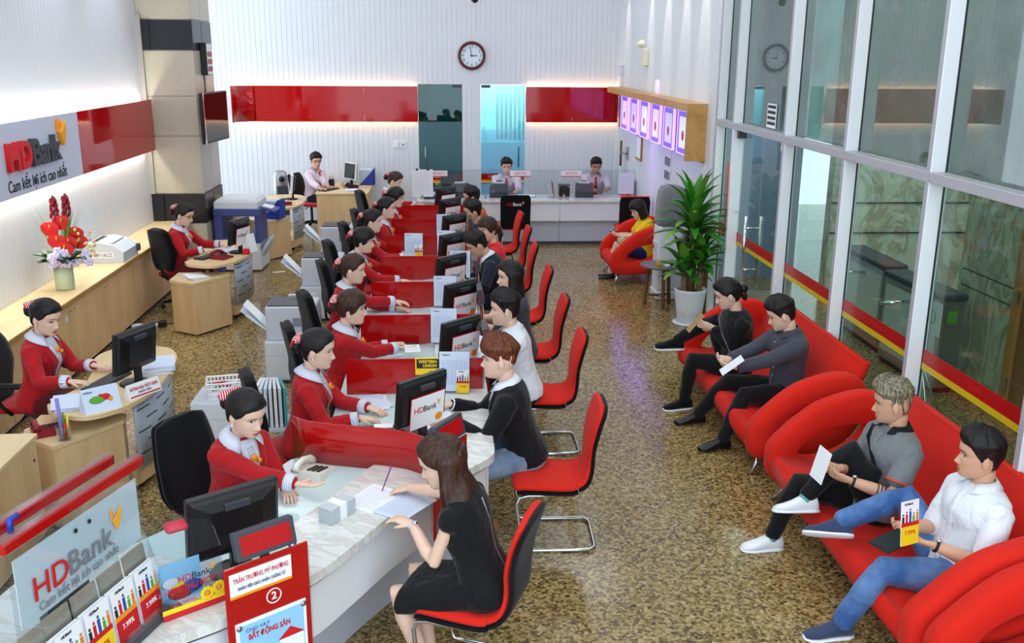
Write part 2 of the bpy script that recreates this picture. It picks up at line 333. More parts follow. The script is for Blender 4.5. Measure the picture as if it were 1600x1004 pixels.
for n_, (x0, x1, fm) in enumerate(((-.537, .277, FROST), (.621, 1.455, FROSTB))):
    d = struct(MB().box(x0+.006, x1-.006, YB+.01, YB+.022, .02, 2.55).build('door_%d' % (n_+1), DGLASS))
    if n_ == 0: MB().box(x0+.006, x1-.006, YB+.002, YB+.009, .02, 1.88).build('frosted_film', fm, d)
    else:
        MB().box(x0+.006, x1-.006, YB+.002, YB+.009, .02, 1.50).build('frosted_film', fm, d)
        for k in range(10): MB().box(x0+.006, x1-.006, YB+.002, YB+.009, 1.52+k*.022, 1.531+k*.022).build('film_line', fm, d)
    film(d, x0+.006, x1-.006, YB+.002, n_)
    hx = x0+.12 if n_ == 0 else x1-.12
    MB().smooth().tube([(hx, YB-.01, 1.05), (hx, YB-.045, 1.05), (hx, YB-.045, 1.42), (hx, YB-.01, 1.42)], .012).build('handle', STEEL if n_ == 0 else DGRY, d)
    MB().box((x1-.18) if n_ == 0 else x0+.01, (x1-.01) if n_ == 0 else x0+.18, YB-.004, YB+.03, 2.50, 2.555).build('hinge_patch', DGRY, d)
    text('HDBank', .07, PAPER, d, TM((x0+x1)/2-.12 if n_ else x0+.3, YB-.006, .86, -PI/2), width=.2)
bl = thing('vertical_blind', 'white vertical blind slats behind the right glass office door', 'blind', (1.2, YB+.5, 0))
for k in range(9): MB().at(-.24+k*.085, 0, 0, rz=.5).box(-.035, .035, -.002, .002, 1.5, 2.75).build('slat', PAPER, bl)
# red gloss bands with warm light behind them
def band(x0, x1, label, wrap):
    t = thing('red_wall_band', label, 'wall band', ((x0+x1)/2, YB-.07, 1.88)); h = (x1-x0)/2
    n = 3 if wrap else 2
    for k in range(n):
        a = -h+2*h*k/n; b_ = -h+2*h*(k+1)/n
        MB().box(a+.0004, b_-.0004, -.015, 0, 0, .645).build('panel', REDG, t)
    MB().box(-h+.1, h-.1, .0, .07, .2, .45).build('mount', DGRY, t)
    MB().box(-h+.1, h-.1, .02, .04, .56, .58).build('light_strip', WARMLED, t); MB().box(-h+.1, h-.1, .02, .04, .06, .08).build('light_strip', WARMLED, t)
    return t
bd_ = band(-3.5, -.545, 'long glossy red panel band on back wall left of glass doors', True)
band(1.462, 3.19, 'short glossy red panel band above the two cashiers', False)
cv = MB().smooth(); pts = arc(-3.5, YB-.07-.35, .35, PI/2, PI, 8)
cv.sheet([[(x, y, 1.88) for x, y in pts], [(x, y, 2.525) for x, y in pts]], .015)
cv.M = Matrix(); cb_ = cv.build('corner_panel', REDG, bd_); cb_.matrix_parent_inverse = bd_.matrix_basis.inverted()
for (x0, x1) in ((-3.9, -.6), (1.5, 3.15)):
    L = x1-x0; c = (x0+x1)/2
    area('band_light_up', (c, YB-.035, 2.44), L, 5*L, rot=(PI-.25, 0, 0), color=(1, .88, .58), sy=.03)
    area('band_light_down', (c, YB-.035, 1.96), L, 6*L, rot=(.25, 0, 0), color=(1, .86, .52), sy=.03)
# frames added around the unseen ceiling fill lights
for x in (-2.6, .2, 2.3):
    for y in (2.6, 5.6, 8.6, 11.6, 14.6, 16.6):
        t = tag(MB().box(-.62, .62, -.62, -.56, -.05, 0).box(-.62, .62, .56, .62, -.05, 0).box(-.62, -.56, -.56, .56, -.05, 0).box(.56, .62, -.56, .56, -.05, 0).build('fill_light_frame', ALU), 'square white frame added around an unseen ceiling fill light', 'lamp', 'added ceiling fill light frames'); t.location = (x, y, CEIL)
# scallops of light on the right wall
for y in (12.3, 13.3, 14.4, 15.6, 17.6):
    spot('wall_washer_light', (XR-.42, y, 4.9), (XR, y+.05, 3.3), 75, .42, .6)
for y in (7.2, 9.0, 10.8, 12.6): spot('left_wall_blue_fill', (XL+.5, y, 5.0), (XL, y, 3.2), 60, 1.2, .9, color=(.72, .85, 1))  # added blue spots, tint the left wall as daylight would
# ---------------------------------------------------------------- the glass wall on the right
MX0, MX1, GX = 3.2, 3.30, 3.31
PANE = m_glass('window_glass', (214, 230, 224), 1.5, .012, (150, 172, 168), .55); PANEU = m_glass('upper_window_glass', (150, 178, 170), 1.6, .42, (128, 146, 140))
MUL = [11.51, 10.83, 9.132, 7.676, 6.258, 4.84, 3.42, 2.0]
for i, y in enumerate(MUL):
    wd = .06
    if i == 0: wd = .10
    o = struct(MB().box(MX0, MX1+.03, y, y+wd, 0, CEIL, .004).build('window_mullion', ALU))
    MB().box(MX0-.002, MX0+.004, y+.006, y+wd-.006, 0, CEIL).build('shade_strip', ALUSH, o)  # grey overlay paints the shade on the mullion's room-facing side
    MB().box(MX1, MX1+.008, y-.012, y, 0, CEIL).build('gasket', BLKP, o)
TZ0, TZ1 = 2.33, 2.40
for i in range(len(MUL)-1):
    ya, yb_ = MUL[i+1]+(.06), MUL[i]
    o = struct(MB().box(GX-.004, GX+.004, ya, yb_, TZ1, CEIL).build('window_%d' % (2*i+1), PANEU))
    MB().box(MX0-.005, MX1, ya, yb_, TZ0, TZ1, .003).build('transom', ALUSH, o)
    MB().box(MX0-.003, MX1, ya, yb_, 3.9+.2, 4.1+.06).build('transom', ALUSH, o) if False else None
    o = struct(MB().box(GX-.004, GX+.004, ya, yb_, .05, TZ0).build('window_%d' % (2*i+2), PANE))
    MB().box(MX0+.02, MX1+.02, ya, yb_, 0, .05).build('sill', ALU, o)
    MB().box(GX-.008, GX-.005, ya, yb_, 1.075, 1.175).build('film_stripe', mat('backlit_film_red', (176, 16, 18), .3), o); MB().box(GX-.0085, GX-.005, ya, yb_, 1.03, 1.075).build('film_stripe', mat('backlit_film_yellow', (206, 186, 24), .4), o)  # stripe colours darkened to imitate film lit from behind
    text('HDBank', .07, INKR, o, TM(GX-.010, (ya+yb_)/2, 1.125, PI), width=.2)
    if i == 1:
        MB().box(MX0-.01, MX1+.02, yb_-.05, yb_, .0, TZ0).build('door_stile', ALU, o)
        MB().box(MX0+.03, MX1+.02, yb_-.12, yb_-.02, TZ0-.09, TZ0-.01).build('hinge_patch', DGRY, o)
        MB().box(MX0+.03, MX1+.02, ya+.02, ya+.12, TZ0-.09, TZ0-.01).build('hinge_patch', mat('cream', (236, 222, 200)), o)
        for dx in (-.09, .07):
            hb = MB().smooth(); hb.tube([(GX+dx, yb_-.62, .72), (GX+dx, yb_-.62, 1.45)], .016, 10)
            for z in (.86, 1.32): hb.tube([(GX, yb_-.62, z), (GX+dx, yb_-.62, z)], .012)
            hb.build('handle', CHROME, o)
        MB().box(GX-.003, GX+.003, yb_-.76, yb_-.755, .05, TZ0).build('leaf_edge', CHROME, o)
tag(MB().box(GX-.014, GX-.009, 11.08, 11.30, 1.18, 1.92).build('orange_notice', mat('orange_print', (230, 78, 34), .5)), 'tall orange notice stuck on narrow pane beside the glass door', 'sign')
nt_ = thing('louvre_notice', 'small white louvred notice on pane above the glass door', 'sign', (GX-.012, 9.85, 2.42))
MB().box(-.004, .0, -.14, .14, 0, .24).build('sheet', PAPER, nt_)
for k in range(4): MB().box(-.006, -.004, -.12, .12, .03+k*.055, .06+k*.055).build('slat', INK, nt_)
# ---------------------------------------------------------------- lobby behind the glass
LX = 5.05
struct(MB().box(LX, LX+.3, -1.5, 9.0, 0, CEIL).build('wall_lobby_near', mat('lobby_backing', (60, 62, 56), .6)))
lw = bpy.data.objects['wall_lobby_near']
for (ya, yb_) in ((8.02, 9.0), (5.2, 6.95), (3.4, 5.18), (-1.4, 3.38)):
    for (za, zb) in ((.14, .98), (.995, 1.14), (1.155, 3.2), (3.21, CEIL)):
        MB().box(LX-.03, LX, ya+.004, yb_-.004, za, zb).build('marble_slab', LOBBYM, lw)
    MB().box(LX-.04, LX, ya, yb_, 0, .13).build('skirting', BLKST, lw)
dr = struct(MB().box(LX-.02, LX-.001, 7.05, 7.92, .01, 2.2).build('door_4', DOORW))
for (ya, yb_) in ((6.95, 7.05), (7.92, 8.02)): MB().box(LX-.06, LX, ya, yb_, 0, 2.3).build('door_frame', WOOD if False else mat('honey_wood', (190, 130, 62), .4), dr)
MB().box(LX-.06, LX, 6.95, 8.02, 2.2, 2.3).build('door_frame', MATS['honey_wood'], dr)
for z in (.3, 1.1, 1.9): MB().box(LX-.075, LX-.06, 7.90, 7.93, z-.06, z+.06).build('hinge', STEEL, dr)
struct(MB().box(8.2, 8.4, 9.0, 20, 0, CEIL).build('wall_lobby_far', LOBBYM)); struct(MB().box(LX, 8.4, 12.4, 12.6, 0, CEIL).build('wall_lobby_end', LOBBYM))
struct(MB().box(3.35, LX, 13.6, 13.8, 0, CEIL).build('wall_lobby_corridor', mat('corridor_blue', (140, 152, 190), .5)))
le = bpy.data.objects['wall_lobby_end']
for z in (.85, 1.25, 2.1): MB().box(LX, 8.2, 12.385, 12.4, z, z+.02).build('joint', BLKST, le)
struct(MB().box(3.4, 3.62, 8.3, 8.52, 0, CEIL).build('wall_lobby_post', mat('blue_steel_column', (88, 112, 132), .3, metal=.3))) if False else None
# ================================================================ seats
def swoop(prof, t, off=0, nv=9, crown=.012, edge=.03):
    """cushion following a side profile [(y,z,halfwidth)]; the sheet is rounded towards its long edges"""
    P = spline([(y, z, w) for y, z, w in prof], 4); g = []
    for k, (y, z, w) in enumerate(P):
        a = P[max(k-1, 0)]; b = P[min(k+1, len(P)-1)]; dy, dz = b[0]-a[0], b[1]-a[1]; L = math.hypot(dy, dz) or 1; ny, nz = dz/L, -dy/L
        if nz < -.2 and abs(nz) > abs(ny): ny, nz = -ny, -nz
        row = []
        for j in range(nv):
            s = -1+2*j/(nv-1); c = (1-s**4)*crown-(abs(s)**6)*edge*.3-off
            row.append((s*w, y+ny*c, z+nz*c))
        g.append(row)
    return g
def norm_fix(g): return g
CH_SEAT = [(.245, .425, .19), (.25, .45, .225), (.20, .468, .238), (.05, .462, .24), (-.10, .455, .235), (-.155, .462, .225)]
CH_BACK = [(-.155, .462, .225), (-.20, .485, .205), (-.222, .54, .175), (-.228, .62, .165), (-.235, .72, .19), (-.262, .85, .205), (-.292, .94, .19), (-.30, .965, .165), (-.305, .982, .12)]
def cushion(prof, t, back, crown=.012):
    """two-sided padded strip: returns MB with front layer and thickness t away from the sitter"""
    P = spline([(y, z, w) for y, z, w in prof], 4); nv = 10; rings = []
    for k, (y, z, w) in enumerate(P):
        a = P[max(k-1, 0)]; b = P[min(k+1, len(P)-1)]; dy, dz = b[0]-a[0], b[1]-a[1]; L = math.hypot(dy, dz) or 1
        ny, nz = dz/L, -dy/L                         # profile runs front -> back -> up, so this normal points to the sitter
        e = t if 0 < k < len(P)-1 else t*.75
        r = []
        for j in range(nv):
            s = -1+2*j/(nv-1); r.append((s*w, y+ny*(crown*(1-s**4)-back), z+nz*(crown*(1-s**4)-back)))
        for j in range(nv):
            s = 1-2*j/(nv-1); q = back+e*(1-.45*s**6); r.append((s*w*.985, y-ny*q, z-nz*q))
        rings.append(r)
    b = MB().smooth(); b.loft(rings); return b
def customer_chair(label, loc, rz):
    t = thing('customer_chair', label, 'chair', loc, rz, 'red cantilever chairs along the counter')
    cushion(CH_SEAT, .04, 0).build('seat', REDF, t); cushion(CH_BACK, .03, 0).build('backrest', REDF, t)
    cushion([(y, z, w*1.02) for y, z, w in CH_SEAT[1:]], .018, .042).build('seat_shell', BLKF, t)
    cushion([(y, z, w*1.03) for y, z, w in CH_BACK], .022, .030).build('back_shell', BLKF, t)
    f = MB().smooth(); q = []
    for s in (1, -1):
        side = [(s*.215, -.14, .40), (s*.215, .16, .40), (s*.215, .215, .385), (s*.215, .235, .34), (s*.225, .205, .06), (s*.225, .19, .022), (s*.225, .13, .014), (s*.225, -.24, .014)]
        q.append(side if s == 1 else side[::-1])
    f.tube(q[0]+[(.20, -.275, .014), (.16, -.285, .014), (-.16, -.285, .014), (-.20, -.275, .014)]+q[1], .0125, 8); f.tube([(.215, -.1, .40), (-.215, -.1, .40)], .011); f.build('frame', CHROME, t)
    MB().box(.170, .172, -.245, -.235, .60, .63).build('care_tag', PAPER, t); return t
def office_chair(label, loc, rz, seatm, arms=False, group='black office chairs of the staff', tall=1.0):
    t = thing('office_chair', label, 'chair', loc, rz, group)
    cushion([(.25, .43, .20), (.255, .455, .235), (.2, .475, .245), (0, .468, .245), (-.2, .46, .23), (-.23, .46, .2)], .06, 0).build('seat', seatm, t)
    bk = [(-.20, .50, .10), (-.235, .53, .15), (-.25, .62, .20), (-.245, .74, .225), (-.27, .88, .215), (-.30, .96*tall, .185), (-.305, .985*tall, .15), (-.308, .998*tall, .10)]
    cushion(bk, .045, 0, .008).build('backrest', BLKF, t); cushion([(y, z, w*.97) for y, z, w in bk[1:]], .02, .05).build('back_shell', BLKF, t)
    MB().smooth().tube([(0, -.05, .40), (0, -.25, .40), (0, -.305, .45), (0, -.315, .62)], .02, flat=(2, .6)).build('back_bracket', BLKP, t)
    MB().smooth().cyl(0, 0, .10, .41, .026, 10).build('gas_column', DGRY, t)
    MB().smooth().tube([(.05, .0, .41), (.26, .03, .39)], .008).build('lever', BLKP, t)
    for k in range(5):
        a = 2*PI*k/5+.3; c, s = math.cos(a), math.sin(a)
        l = MB().smooth().tube([(0, 0, .12), (c*.15, s*.15, .10), (c*.29, s*.29, .075)], [.03, .024, .016], 8).build('base_arm', BLKP, t)
        MB().smooth().at(c*.29, s*.29, .03, a).sphere((0, 0, 0), .03, 8, 6, (1, .6, 1)).build('caster', BLKP, l)
    if arms:
        for s in (-1, 1):
            MB().smooth().tube([(s*.24, -.05, .43), (s*.29, -.08, .5), (s*.295, -.16, .64), (s*.29, -.12, .675), (s*.285, .1, .675), (s*.28, .17, .655)], .02, 8, flat=(1.3, .8)).build('armrest', BLKP, t)
    return t
# lounge sofa: a swept seat and back between two looped arms
ARM_OUT = [(.49, .299), (.475, .205), (.40, .16), (.10, .152), (-.15, .20), (-.33, .36), (-.41, .56), (-.408, .68), (-.345, .79), (-.175, .832), (.075, .768), (.216, .688), (.354, .567), (.475, .43)]
ARM_IN = [(.27, .385), (.20, .475), (.06, .552), (-.14, .592), (-.215, .575), (-.20, .52), (-.12, .43), (.02, .355), (.16, .325), (.245, .345)]
def ring_pts(poly, n):
    P = poly+[poly[0]]; out = []
    Q = [Vector(p) for p in poly]; K = len(Q); dense = []
    for i in range(K):
        p0, p1, p2, p3 = Q[i-1], Q[i], Q[(i+1) % K], Q[(i+2) % K]
        for k in range(8):
            t = k/8; dense.append(.5*((2*p1)+(p2-p0)*t+(2*p0-5*p1+4*p2-p3)*t*t+(3*p1-p0-3*p2+p3)*t**3))
    c = Vector((.03, .46))
    for i in range(n):
        a = 2*PI*i/n; d = Vector((math.cos(a), math.sin(a)*.72)).normalized(); best = None
        for k in range(len(dense)):
            u, v = dense[k]-c, dense[(k+1) % len(dense)]-c; den = d.x*(v.y-u.y)-d.y*(v.x-u.x)
            if abs(den) < 1e-9: continue
            tt = (u.x*(v.y-u.y)-u.y*(v.x-u.x))/den; ss = (u.x*d.y-u.y*d.x)/den
            if tt > 0 and -.001 <= ss <= 1.001: best = tt if best is None else max(best, tt)
        out.append(c+d*(best or .1))
    return out
_ro, _ri = ring_pts(ARM_OUT, 48), ring_pts(ARM_IN, 48)
def sofa_arm(x, w, parent, slim=1.0):
    b = MB().smooth(); sec = []
    for i in range(48):
        o, n_ = _ro[i], _ri[i]; d = (n_-o); L = d.length; d = d/L; h = w/2; e = min(.035, L*.3)
        pt = [(-h, e), (-h+.02, .008), (-h*.4, 0), (h*.4, 0), (h-.02, .008), (h, e), (h, L-e), (h-.02, L-.008), (h*.4, L), (-h*.4, L), (-h+.02, L-.008), (-h, L-e)]
        sec.append([(x+a, (o+d*q).x, (o+d*q).y) for a, q in pt])
    b.loft(sec, closed=True); return b.build('arm', REDF, parent)
def sofa(label, loc, rz, L, cat='sofa', name='lounge_sofa', group=None):
    t = thing(name, label, cat, loc, rz, group); h = L/2-.13
    seat = [(.44, .19), (.475, .26), (.462, .335), (.40, .362), (.15, .325), (-.08, .31), (-.20, .34)]
    back = [(-.20, .34), (-.27, .48), (-.335, .70), (-.39, .85), (-.40, .89)]
    for nm, pr, th in (('seat', seat, .13), ('backrest', back, .055)):
        P = spline([(a, b_) for a, b_ in pr], 4); rings = []
        for k, (y, z) in enumerate(P):
            a = P[max(k-1, 0)]; b_ = P[min(k+1, len(P)-1)]; dy, dz = b_[0]-a[0], b_[1]-a[1]; q = math.hypot(dy, dz) or 1; ny, nz = dz/q, -dy/q
            rings.append([(-h, y, z), (-h*.5, y+ny*.01, z+nz*.01), (0, y, z), (h*.5, y+ny*.01, z+nz*.01), (h, y, z), (h, y-ny*th, z-nz*th), (0, y-ny*th, z-nz*th), (-h, y-ny*th, z-nz*th)])
        MB().smooth().loft(rings).build(nm, REDF, t)
    sofa_arm(-L/2+.075, .15, t); sofa_arm(L/2-.075, .15, t)
    for sx in (-1, 1):
        MB().smooth().tube([(sx*(L/2-.16), .32, .18), (sx*(L/2-.10), .43, 0)], [.022, .016], 10).build('leg', CHROME, t)
        MB().smooth().tube([(sx*(L/2-.16), -.15, .22), (sx*(L/2-.10), -.30, 0)], [.022, .016], 10).build('leg', CHROME, t)
    return t
SX = 2.75
sofa('long red sofa where the two men in black and grey sit', (SX, 7.90, 0), PI/2, 2.42, group='red loop-armed lounge seats')
sofa('red sofa with the grey polo and white shirt men on it', (SX+.02, 5.27, 0), PI/2, 2.34, group='red loop-armed lounge seats')
sofa('red sofa cut off by the lower right corner, nobody on it', (SX+.06, 3.02, 0), PI/2, 2.1, group='red loop-armed lounge seats')
sofa('red loop-armed chair by the water dispenser, woman in yellow on it', (2.74, 13.58, 0), PI/2, 1.05, 'armchair', 'lounge_chair', 'red loop-armed lounge seats')
ORD = ['nearest', 'second', 'third', 'fourth', 'fifth', 'sixth', 'seventh', 'eighth', 'ninth']
CCH = [(.10, 4.42, PI/2-.38), (.66, 5.88, PI/2-.03), (.76, 7.45, PI/2), (.76, 8.64, PI/2), (.74, 9.88, PI/2), (.71, 11.22, PI/2), (.72, 12.34, PI/2+.03), (.71, 13.5, PI/2+.08)]
WHO = ['under the woman in the black dress', 'holding the man in black jacket and light jeans', 'behind the man in the white shirt', 'behind the woman in the charcoal top', 'beside the man bowing in a navy suit', 'holding a black handbag by the woman in red', 'behind the man in a navy jacket', 'behind the customer in the orange patterned shirt']
for i, (x, y, r) in enumerate(CCH): customer_chair('red cantilever chair '+WHO[i]+', '+ORD[i]+' from the front', (x, y, 0), r)
# ================================================================ teller counter
PART = [6.66, 7.87, 9.08, 10.29, 11.50, 12.72, 13.89]
ctr = thing('teller_counter', 'long white teller counter with marble ledge and pale glass desk tops', 'counter', (0, 0, 0))
EDG = [5.62]+PART+[15.05]
for k in range(len(EDG)-1):
    a, b = EDG[k], EDG[k+1]
    MB().box(-.80, -.13, a+.003, b-.003, .725, .755, .004).build('desk_top', GLASSTOP, ctr)
    MB().box(-.13, .27, a+.003, b-.003, .735, .785, .006).build('marble_ledge', MARBLE, ctr)
    MB().box(.20, .235, a+.002, b-.002, .42, .735).build('front_panel', WHITE, ctr)
    MB().box(.02, .05, a+.002, b-.002, 0, .42).build('kick_panel', mat('grey_laminate', (196, 200, 210), .4), ctr)
    MB().box(-.75, .02, b-.03, b-.006, 0, .725).build('side_panel', WHITE, ctr)
    MB().box(.235, .26, a, b, .715, .735).build('edge_strip', STEEL, ctr)
OUT = spline([(.27, 5.62), (.255, 5.45), (.13, 5.28), (-.06, 5.10), (-.29, 4.74), (-.47, 4.40), (-.65, 4.09), (-.95, 3.78), (-1.24, 3.56), (-1.45, 3.3), (-1.62, 2.75)], 5)
INN = [(-.13, 5.62), (-.30, 5.46), (-.455, 5.34), (-.62, 5.0), (-.79, 4.67), (-.92, 4.44), (-1.12, 4.24), (-1.40, 4.30), (-1.62, 4.44), (-2.0, 4.1), (-2.15, 2.75)]
INN = spline(INN, 5)
MB().prism(OUT+INN[::-1], .735, .785).build('marble_ledge', MARBLE, ctr)
MB().prism([(-.80, 5.62)]+[p for p in INN if p[1] >= 4.24 and p[0] > -1.64]+[(-1.62, 4.46), (-1.40, 4.73), (-1.15, 5.12), (-.97, 5.50)], .725, .757).build('desk_top', GLASSTOP, ctr)
def off(poly, d):
    out = []
    for k, p in enumerate(poly):
        a = Vector(poly[max(k-1, 0)]); b = Vector(poly[min(k+1, len(poly)-1)]); t = (b-a).normalized(); out.append((p[0]+t.y*d, p[1]-t.x*d))
    return out
for (d, z0, z1, nm, m_) in ((.045, .42, .735, 'front_panel', WHITE), (.02, .715, .735, 'edge_strip', mat('dark_strip', (60, 62, 66), .4)), (.26, 0, .42, 'kick_panel', MATS['grey_laminate'])):
    O = off(OUT, d); I = off(OUT, d+.03); MB().prism(O+I[::-1], z0, z1).build(nm, m_, ctr)
MB().at().prism([(-1.58, 4.44), (-1.38, 4.68), (-1.40, 4.70), (-1.60, 4.46)], 0, .725).build('side_panel', WHITE, ctr)
# red screens between the places
def partition(label, pts, z0=.787, z1=1.02):
    t = thing('red_partition', label, 'partition', (0, 0, 0), 0, 'red screens between the teller places')
    g = [[(x, y, z0-.03 if x < -.1 else z0) for x, y in pts], [(x, y, z1) for x, y in pts]]
    MB().smooth(len(pts) > 4).sheet(g, .012).build('panel', REDP, t)
    e = MB()
    x, y = pts[-1]; e.box(x-.006, x+.012, y-.008, y+.014, z0, z1+.01); e.build('edge_post', STEEL, t)
    return t
bow = [(-.955, 5.56), (-.85, 5.47), (-.72, 5.42), (-.55, 5.37), (-.39, 5.33), (-.25, 5.27), (-.14, 5.18), (-.05, 5.09)]
partition('bowed red screen behind the cream telephone, nearest of the counter', bow)
for i, y in enumerate(PART): partition('straight red screen across the counter, %s from the front%s' % (ORD[i+1], ', with a yellow and black sticker' if i == 0 else ''), [(-.745, y), (-.3, y), (.05, y), (.235, y)])
wu = thing('money_transfer_sticker', 'yellow and black WESTERN UNION plate fixed on red screen', 'sign', (-.12, PART[0]-.013, .955))
MB().box(-.13, .13, -.006, 0, -.055, .075, .003).build('plate', YEL, wu); MB().box(-.12, .12, -.008, -.006, -.005, .065).build('black_field', INK, wu)
text('WESTERN', .030, INKY, wu, TM(-.04, -.0095, .045, -PI/2), width=.13, bold=.001); text('UNION', .030, INKY, wu, TM(-.025, -.0095, .015, -PI/2), width=.10, bold=.001); text('| W', .03, PAPER, wu, TM(.075, -.0095, .03, -PI/2)); text('gửi tiền', .02, INK, wu, TM(0, -.0075, -.03, -PI/2))
# ================================================================ cabinets on the left
wt = thing('cabinet_worktop', 'long light wood worktop along the left wall', 'worktop', (XL, 0, 0))
CY = [6.95, 8.95, 9.72, 11.05, 12.4, 13.9]
for a, b in zip(CY, CY[1:]): MB().box(.002, .49, a+.002, b-.002, .765, .80, .004).build('top_board', WOODH, wt)
MB().box(.49, .502, CY[0], CY[-1], .762, .80).build('edge_band', m_wood('edge_wood', (186, 146, 84), (160, 120, 64)), wt)
u = 6.955; k = 3
while u < 13.7:
    t = thing('low_cabinet', '', 'cabinet', (XL, u, 0), 0, 'light wood cabinets under the worktop'); wdt = .988
    t['label'] = 'light wood low cabinet %s' % ['out of view nearest the camera', 'second from the near end', 'behind the near low desk cabinet', 'behind the near seated receptionist', 'under the vase of flowers', 'with a small white sticker on its door', 'under the grey dot printer', 'behind the black chair of the woman in glasses', 'beside the woman in glasses', 'touching the stone pillar'][k]
    MB().box(.01, .45, .004, wdt-.004, .06, .76).build('body', WOOD, t); MB().box(.04, .42, .01, wdt-.01, 0, .06).build('plinth', BLKST, t)
    for s in (0, 1):
        d = MB().box(.452, .47, s*wdt/2+.003, (s+1)*wdt/2-.003, .065, .758, .002).build('door', WOOD, t)
        MB().smooth().at(.47, wdt/2+(.05 if s else -.05), .68, ry=PI/2).cyl(0, 0, 0, .004, .008, 8).build('lock', DGRY, d)
    if k == 5: MB().box(.4705, .472, .30, .36, .60, .66).build('sticker', LGRY, t)
    u += .99; k += 1
lc = thing('low_cabinet', 'light wood low cabinet cut off by the left edge, papers on top', 'cabinet', (-3.15, 5.0, 0), 0, 'light wood cabinets under the worktop')
MB().box(0, .46, 0, 1.0, .05, .72).build('body', WOOD, lc); MB().box(-.02, .48, -.02, 1.02, .72, .75, .004).build('top_board', WOODH, lc)
MB().box(.46, .475, .50, .985, .06, .715, .002).build('door', WOOD, lc); MB().box(.46, .475, .015, .495, .06, .715, .002).build('door', WOOD, lc); MB().smooth().at(.475, .93, .6, ry=PI/2).cyl(0, 0, 0, .006, .01, 8).build('lock', DGRY, lc); MB().box(.03, .43, .02, .98, 0, .05).build('plinth', BLKST, lc)
# ================================================================ curved reception desks
def curved_desk(label, loc, rz, name='reception_desk', ped=True, metal=True):
    """local: the clerk sits at -x looking along +x; the bowed metal front is at +x"""
    t = thing(name, label, 'desk', loc, rz, 'curved reception desks')
    top = spline([(-.313, -.55), (-.25, -.68), (-.123, -.757), (.058, -.79), (.24, -.60), (.337, -.245), (.345, .1), (.325, .35), (.27, .60), (.15, .79), (-.03, .83), (-.247, .79), (-.35, .62), (-.33, .40), (-.24, .10), (-.22, -.16), (-.28, -.38), (-.313, -.55)], 5)[:-1]
    MB().prism(top, .72, .75).build('desk_top', WOODH, t)
    fx = lambda yy: .31-.40*(yy-.05)**2
    fr = [(fx(yy), yy) for yy in [-.42+1.06*i/14 for i in range(15)]]
    MB().smooth().sheet([[(x, y, .19) for x, y in fr], [(x, y, .72) for x, y in fr]], .012).build('metal_front', SILV, t)
    sl = MB()
    for r in range(5):
        for c in range(4):
            y0 = -.40+c*.26+(.10 if r % 2 else 0); z = .29+r*.085; y1 = y0+.15
            if y1 > .62: continue
            q = [(fx(y)+.0145, y) for y in (y0, (y0+y1)/2, y1)]
            sl.raw([(x, y, z) for x, y in q]+[(x, y, z+.011) for x, y in q], [(0, 1, 4, 3), (1, 2, 5, 4)])
    so = sl.build('slots', BLKP, t); so['kind'] = 'stuff'
    bs = [(x-.02, y) for x, y in fr]+[(x-.20, y) for x, y in fr[::-1]]
    MB().prism(bs, .06, .17).build('base', WOOD, t)
    for y in (-.3, .45): MB().smooth().at(.18, y, .03).sphere((0, 0, 0), .032, 8, 6).build('caster', BLKP, t)
    return t
def pedestal(label, loc, rz):
    t = thing('desk_pedestal', label, 'cabinet', loc, rz, 'angled wood pedestals beside the reception desks')
    P = [(-.30, .24), (-.30, -.14), (0, -.34), (.30, .12), (.28, .24)]
    MB().prism(P, .02, .59).build('body', WOOD, t); MB().prism([(x*1.03, y*1.03) for x, y in P], .59, .62).build('top_board', WOODH, t); MB().prism([(x*.9, y*.9) for x, y in P], 0, .02).build('plinth', BLKST, t); return t
D1, D2, D3 = (-2.50, 7.10, 0), (-2.78, 11.88, 0), (-2.72, 16.05, 0)
curved_desk('curved light wood reception desk nearest the camera, slotted metal front', D1, 0); curved_desk('curved light wood reception desk in front of the woman in glasses', D2, 0); curved_desk('curved light wood desk farthest back, left of manager', D3, 0)
pedestal('angled light wood pedestal under the dark red telephone', (-2.62, 6.45, 0), 0); pedestal('angled light wood pedestal with loose papers, middle desk', (-2.87, 11.10, 0), 0); pedestal('angled light wood pedestal beside the copier, farthest back', (-2.80, 15.22, 0), 0)
md = thing('manager_desk', 'straight light wood desk of the bespectacled man by back wall', 'desk', (-1.86, 17.65, 0))
MB().box(-.46, .46, -.62, .68, .72, .75, .004).build('desk_top', WOODH, md); MB().box(-.44, .44, -.60, -.575, 0, .72).build('front_panel', WOOD, md); MB().box(.40, .43, -.57, .66, 0, .72).build('side_panel', WOOD, md); MB().box(-.40, .40, .62, .65, 0, .72).build('back_panel', WOOD, md)
# ================================================================ cashier counter at the back
cc = thing('cashier_counter', 'long white cashier counter across the back of the hall', 'counter', (0, 15.97, 0))
for a, b in ((-.52, .55), (.555, 1.86), (1.865, 3.14)):
    MB().box(a, b, -.02, .62, .735, .775, .004).build('marble_top', MARBLE, cc); MB().box(a+.004, b-.004, .03, .06, .42, .735).build('front_panel', WHITE, cc); MB().box(a+.004, b-.004, .12, .15, .06, .42).build('kick_panel', MATS['grey_laminate'], cc); MB().box(a, b, .13, .16, 0, .06).build('skirting', DGRY, cc)
MB().box(-.52, -.49, .0, .62, 0, .735).build('side_panel', WHITE, cc)
for i, (a, b) in enumerate(((-.50, .545), (.555, 1.855), (1.865, 3.14))):
    g = tag(MB().box(a, b, 16.10, 16.108, .80, 1.27).build('cashier_screen', ACRYL), 'clear glass screen on the cashier counter, %s of the three' % ['leftmost', 'middle', 'rightmost'][i], 'glass screen', 'clear screens on the cashier counter')
    MB().box(a+.05, a+.09, 16.08, 16.13, .775, .85).build('clamp', STEEL, g); MB().box(b-.09, b-.05, 16.08, 16.13, .775, .85).build('clamp', STEEL, g)
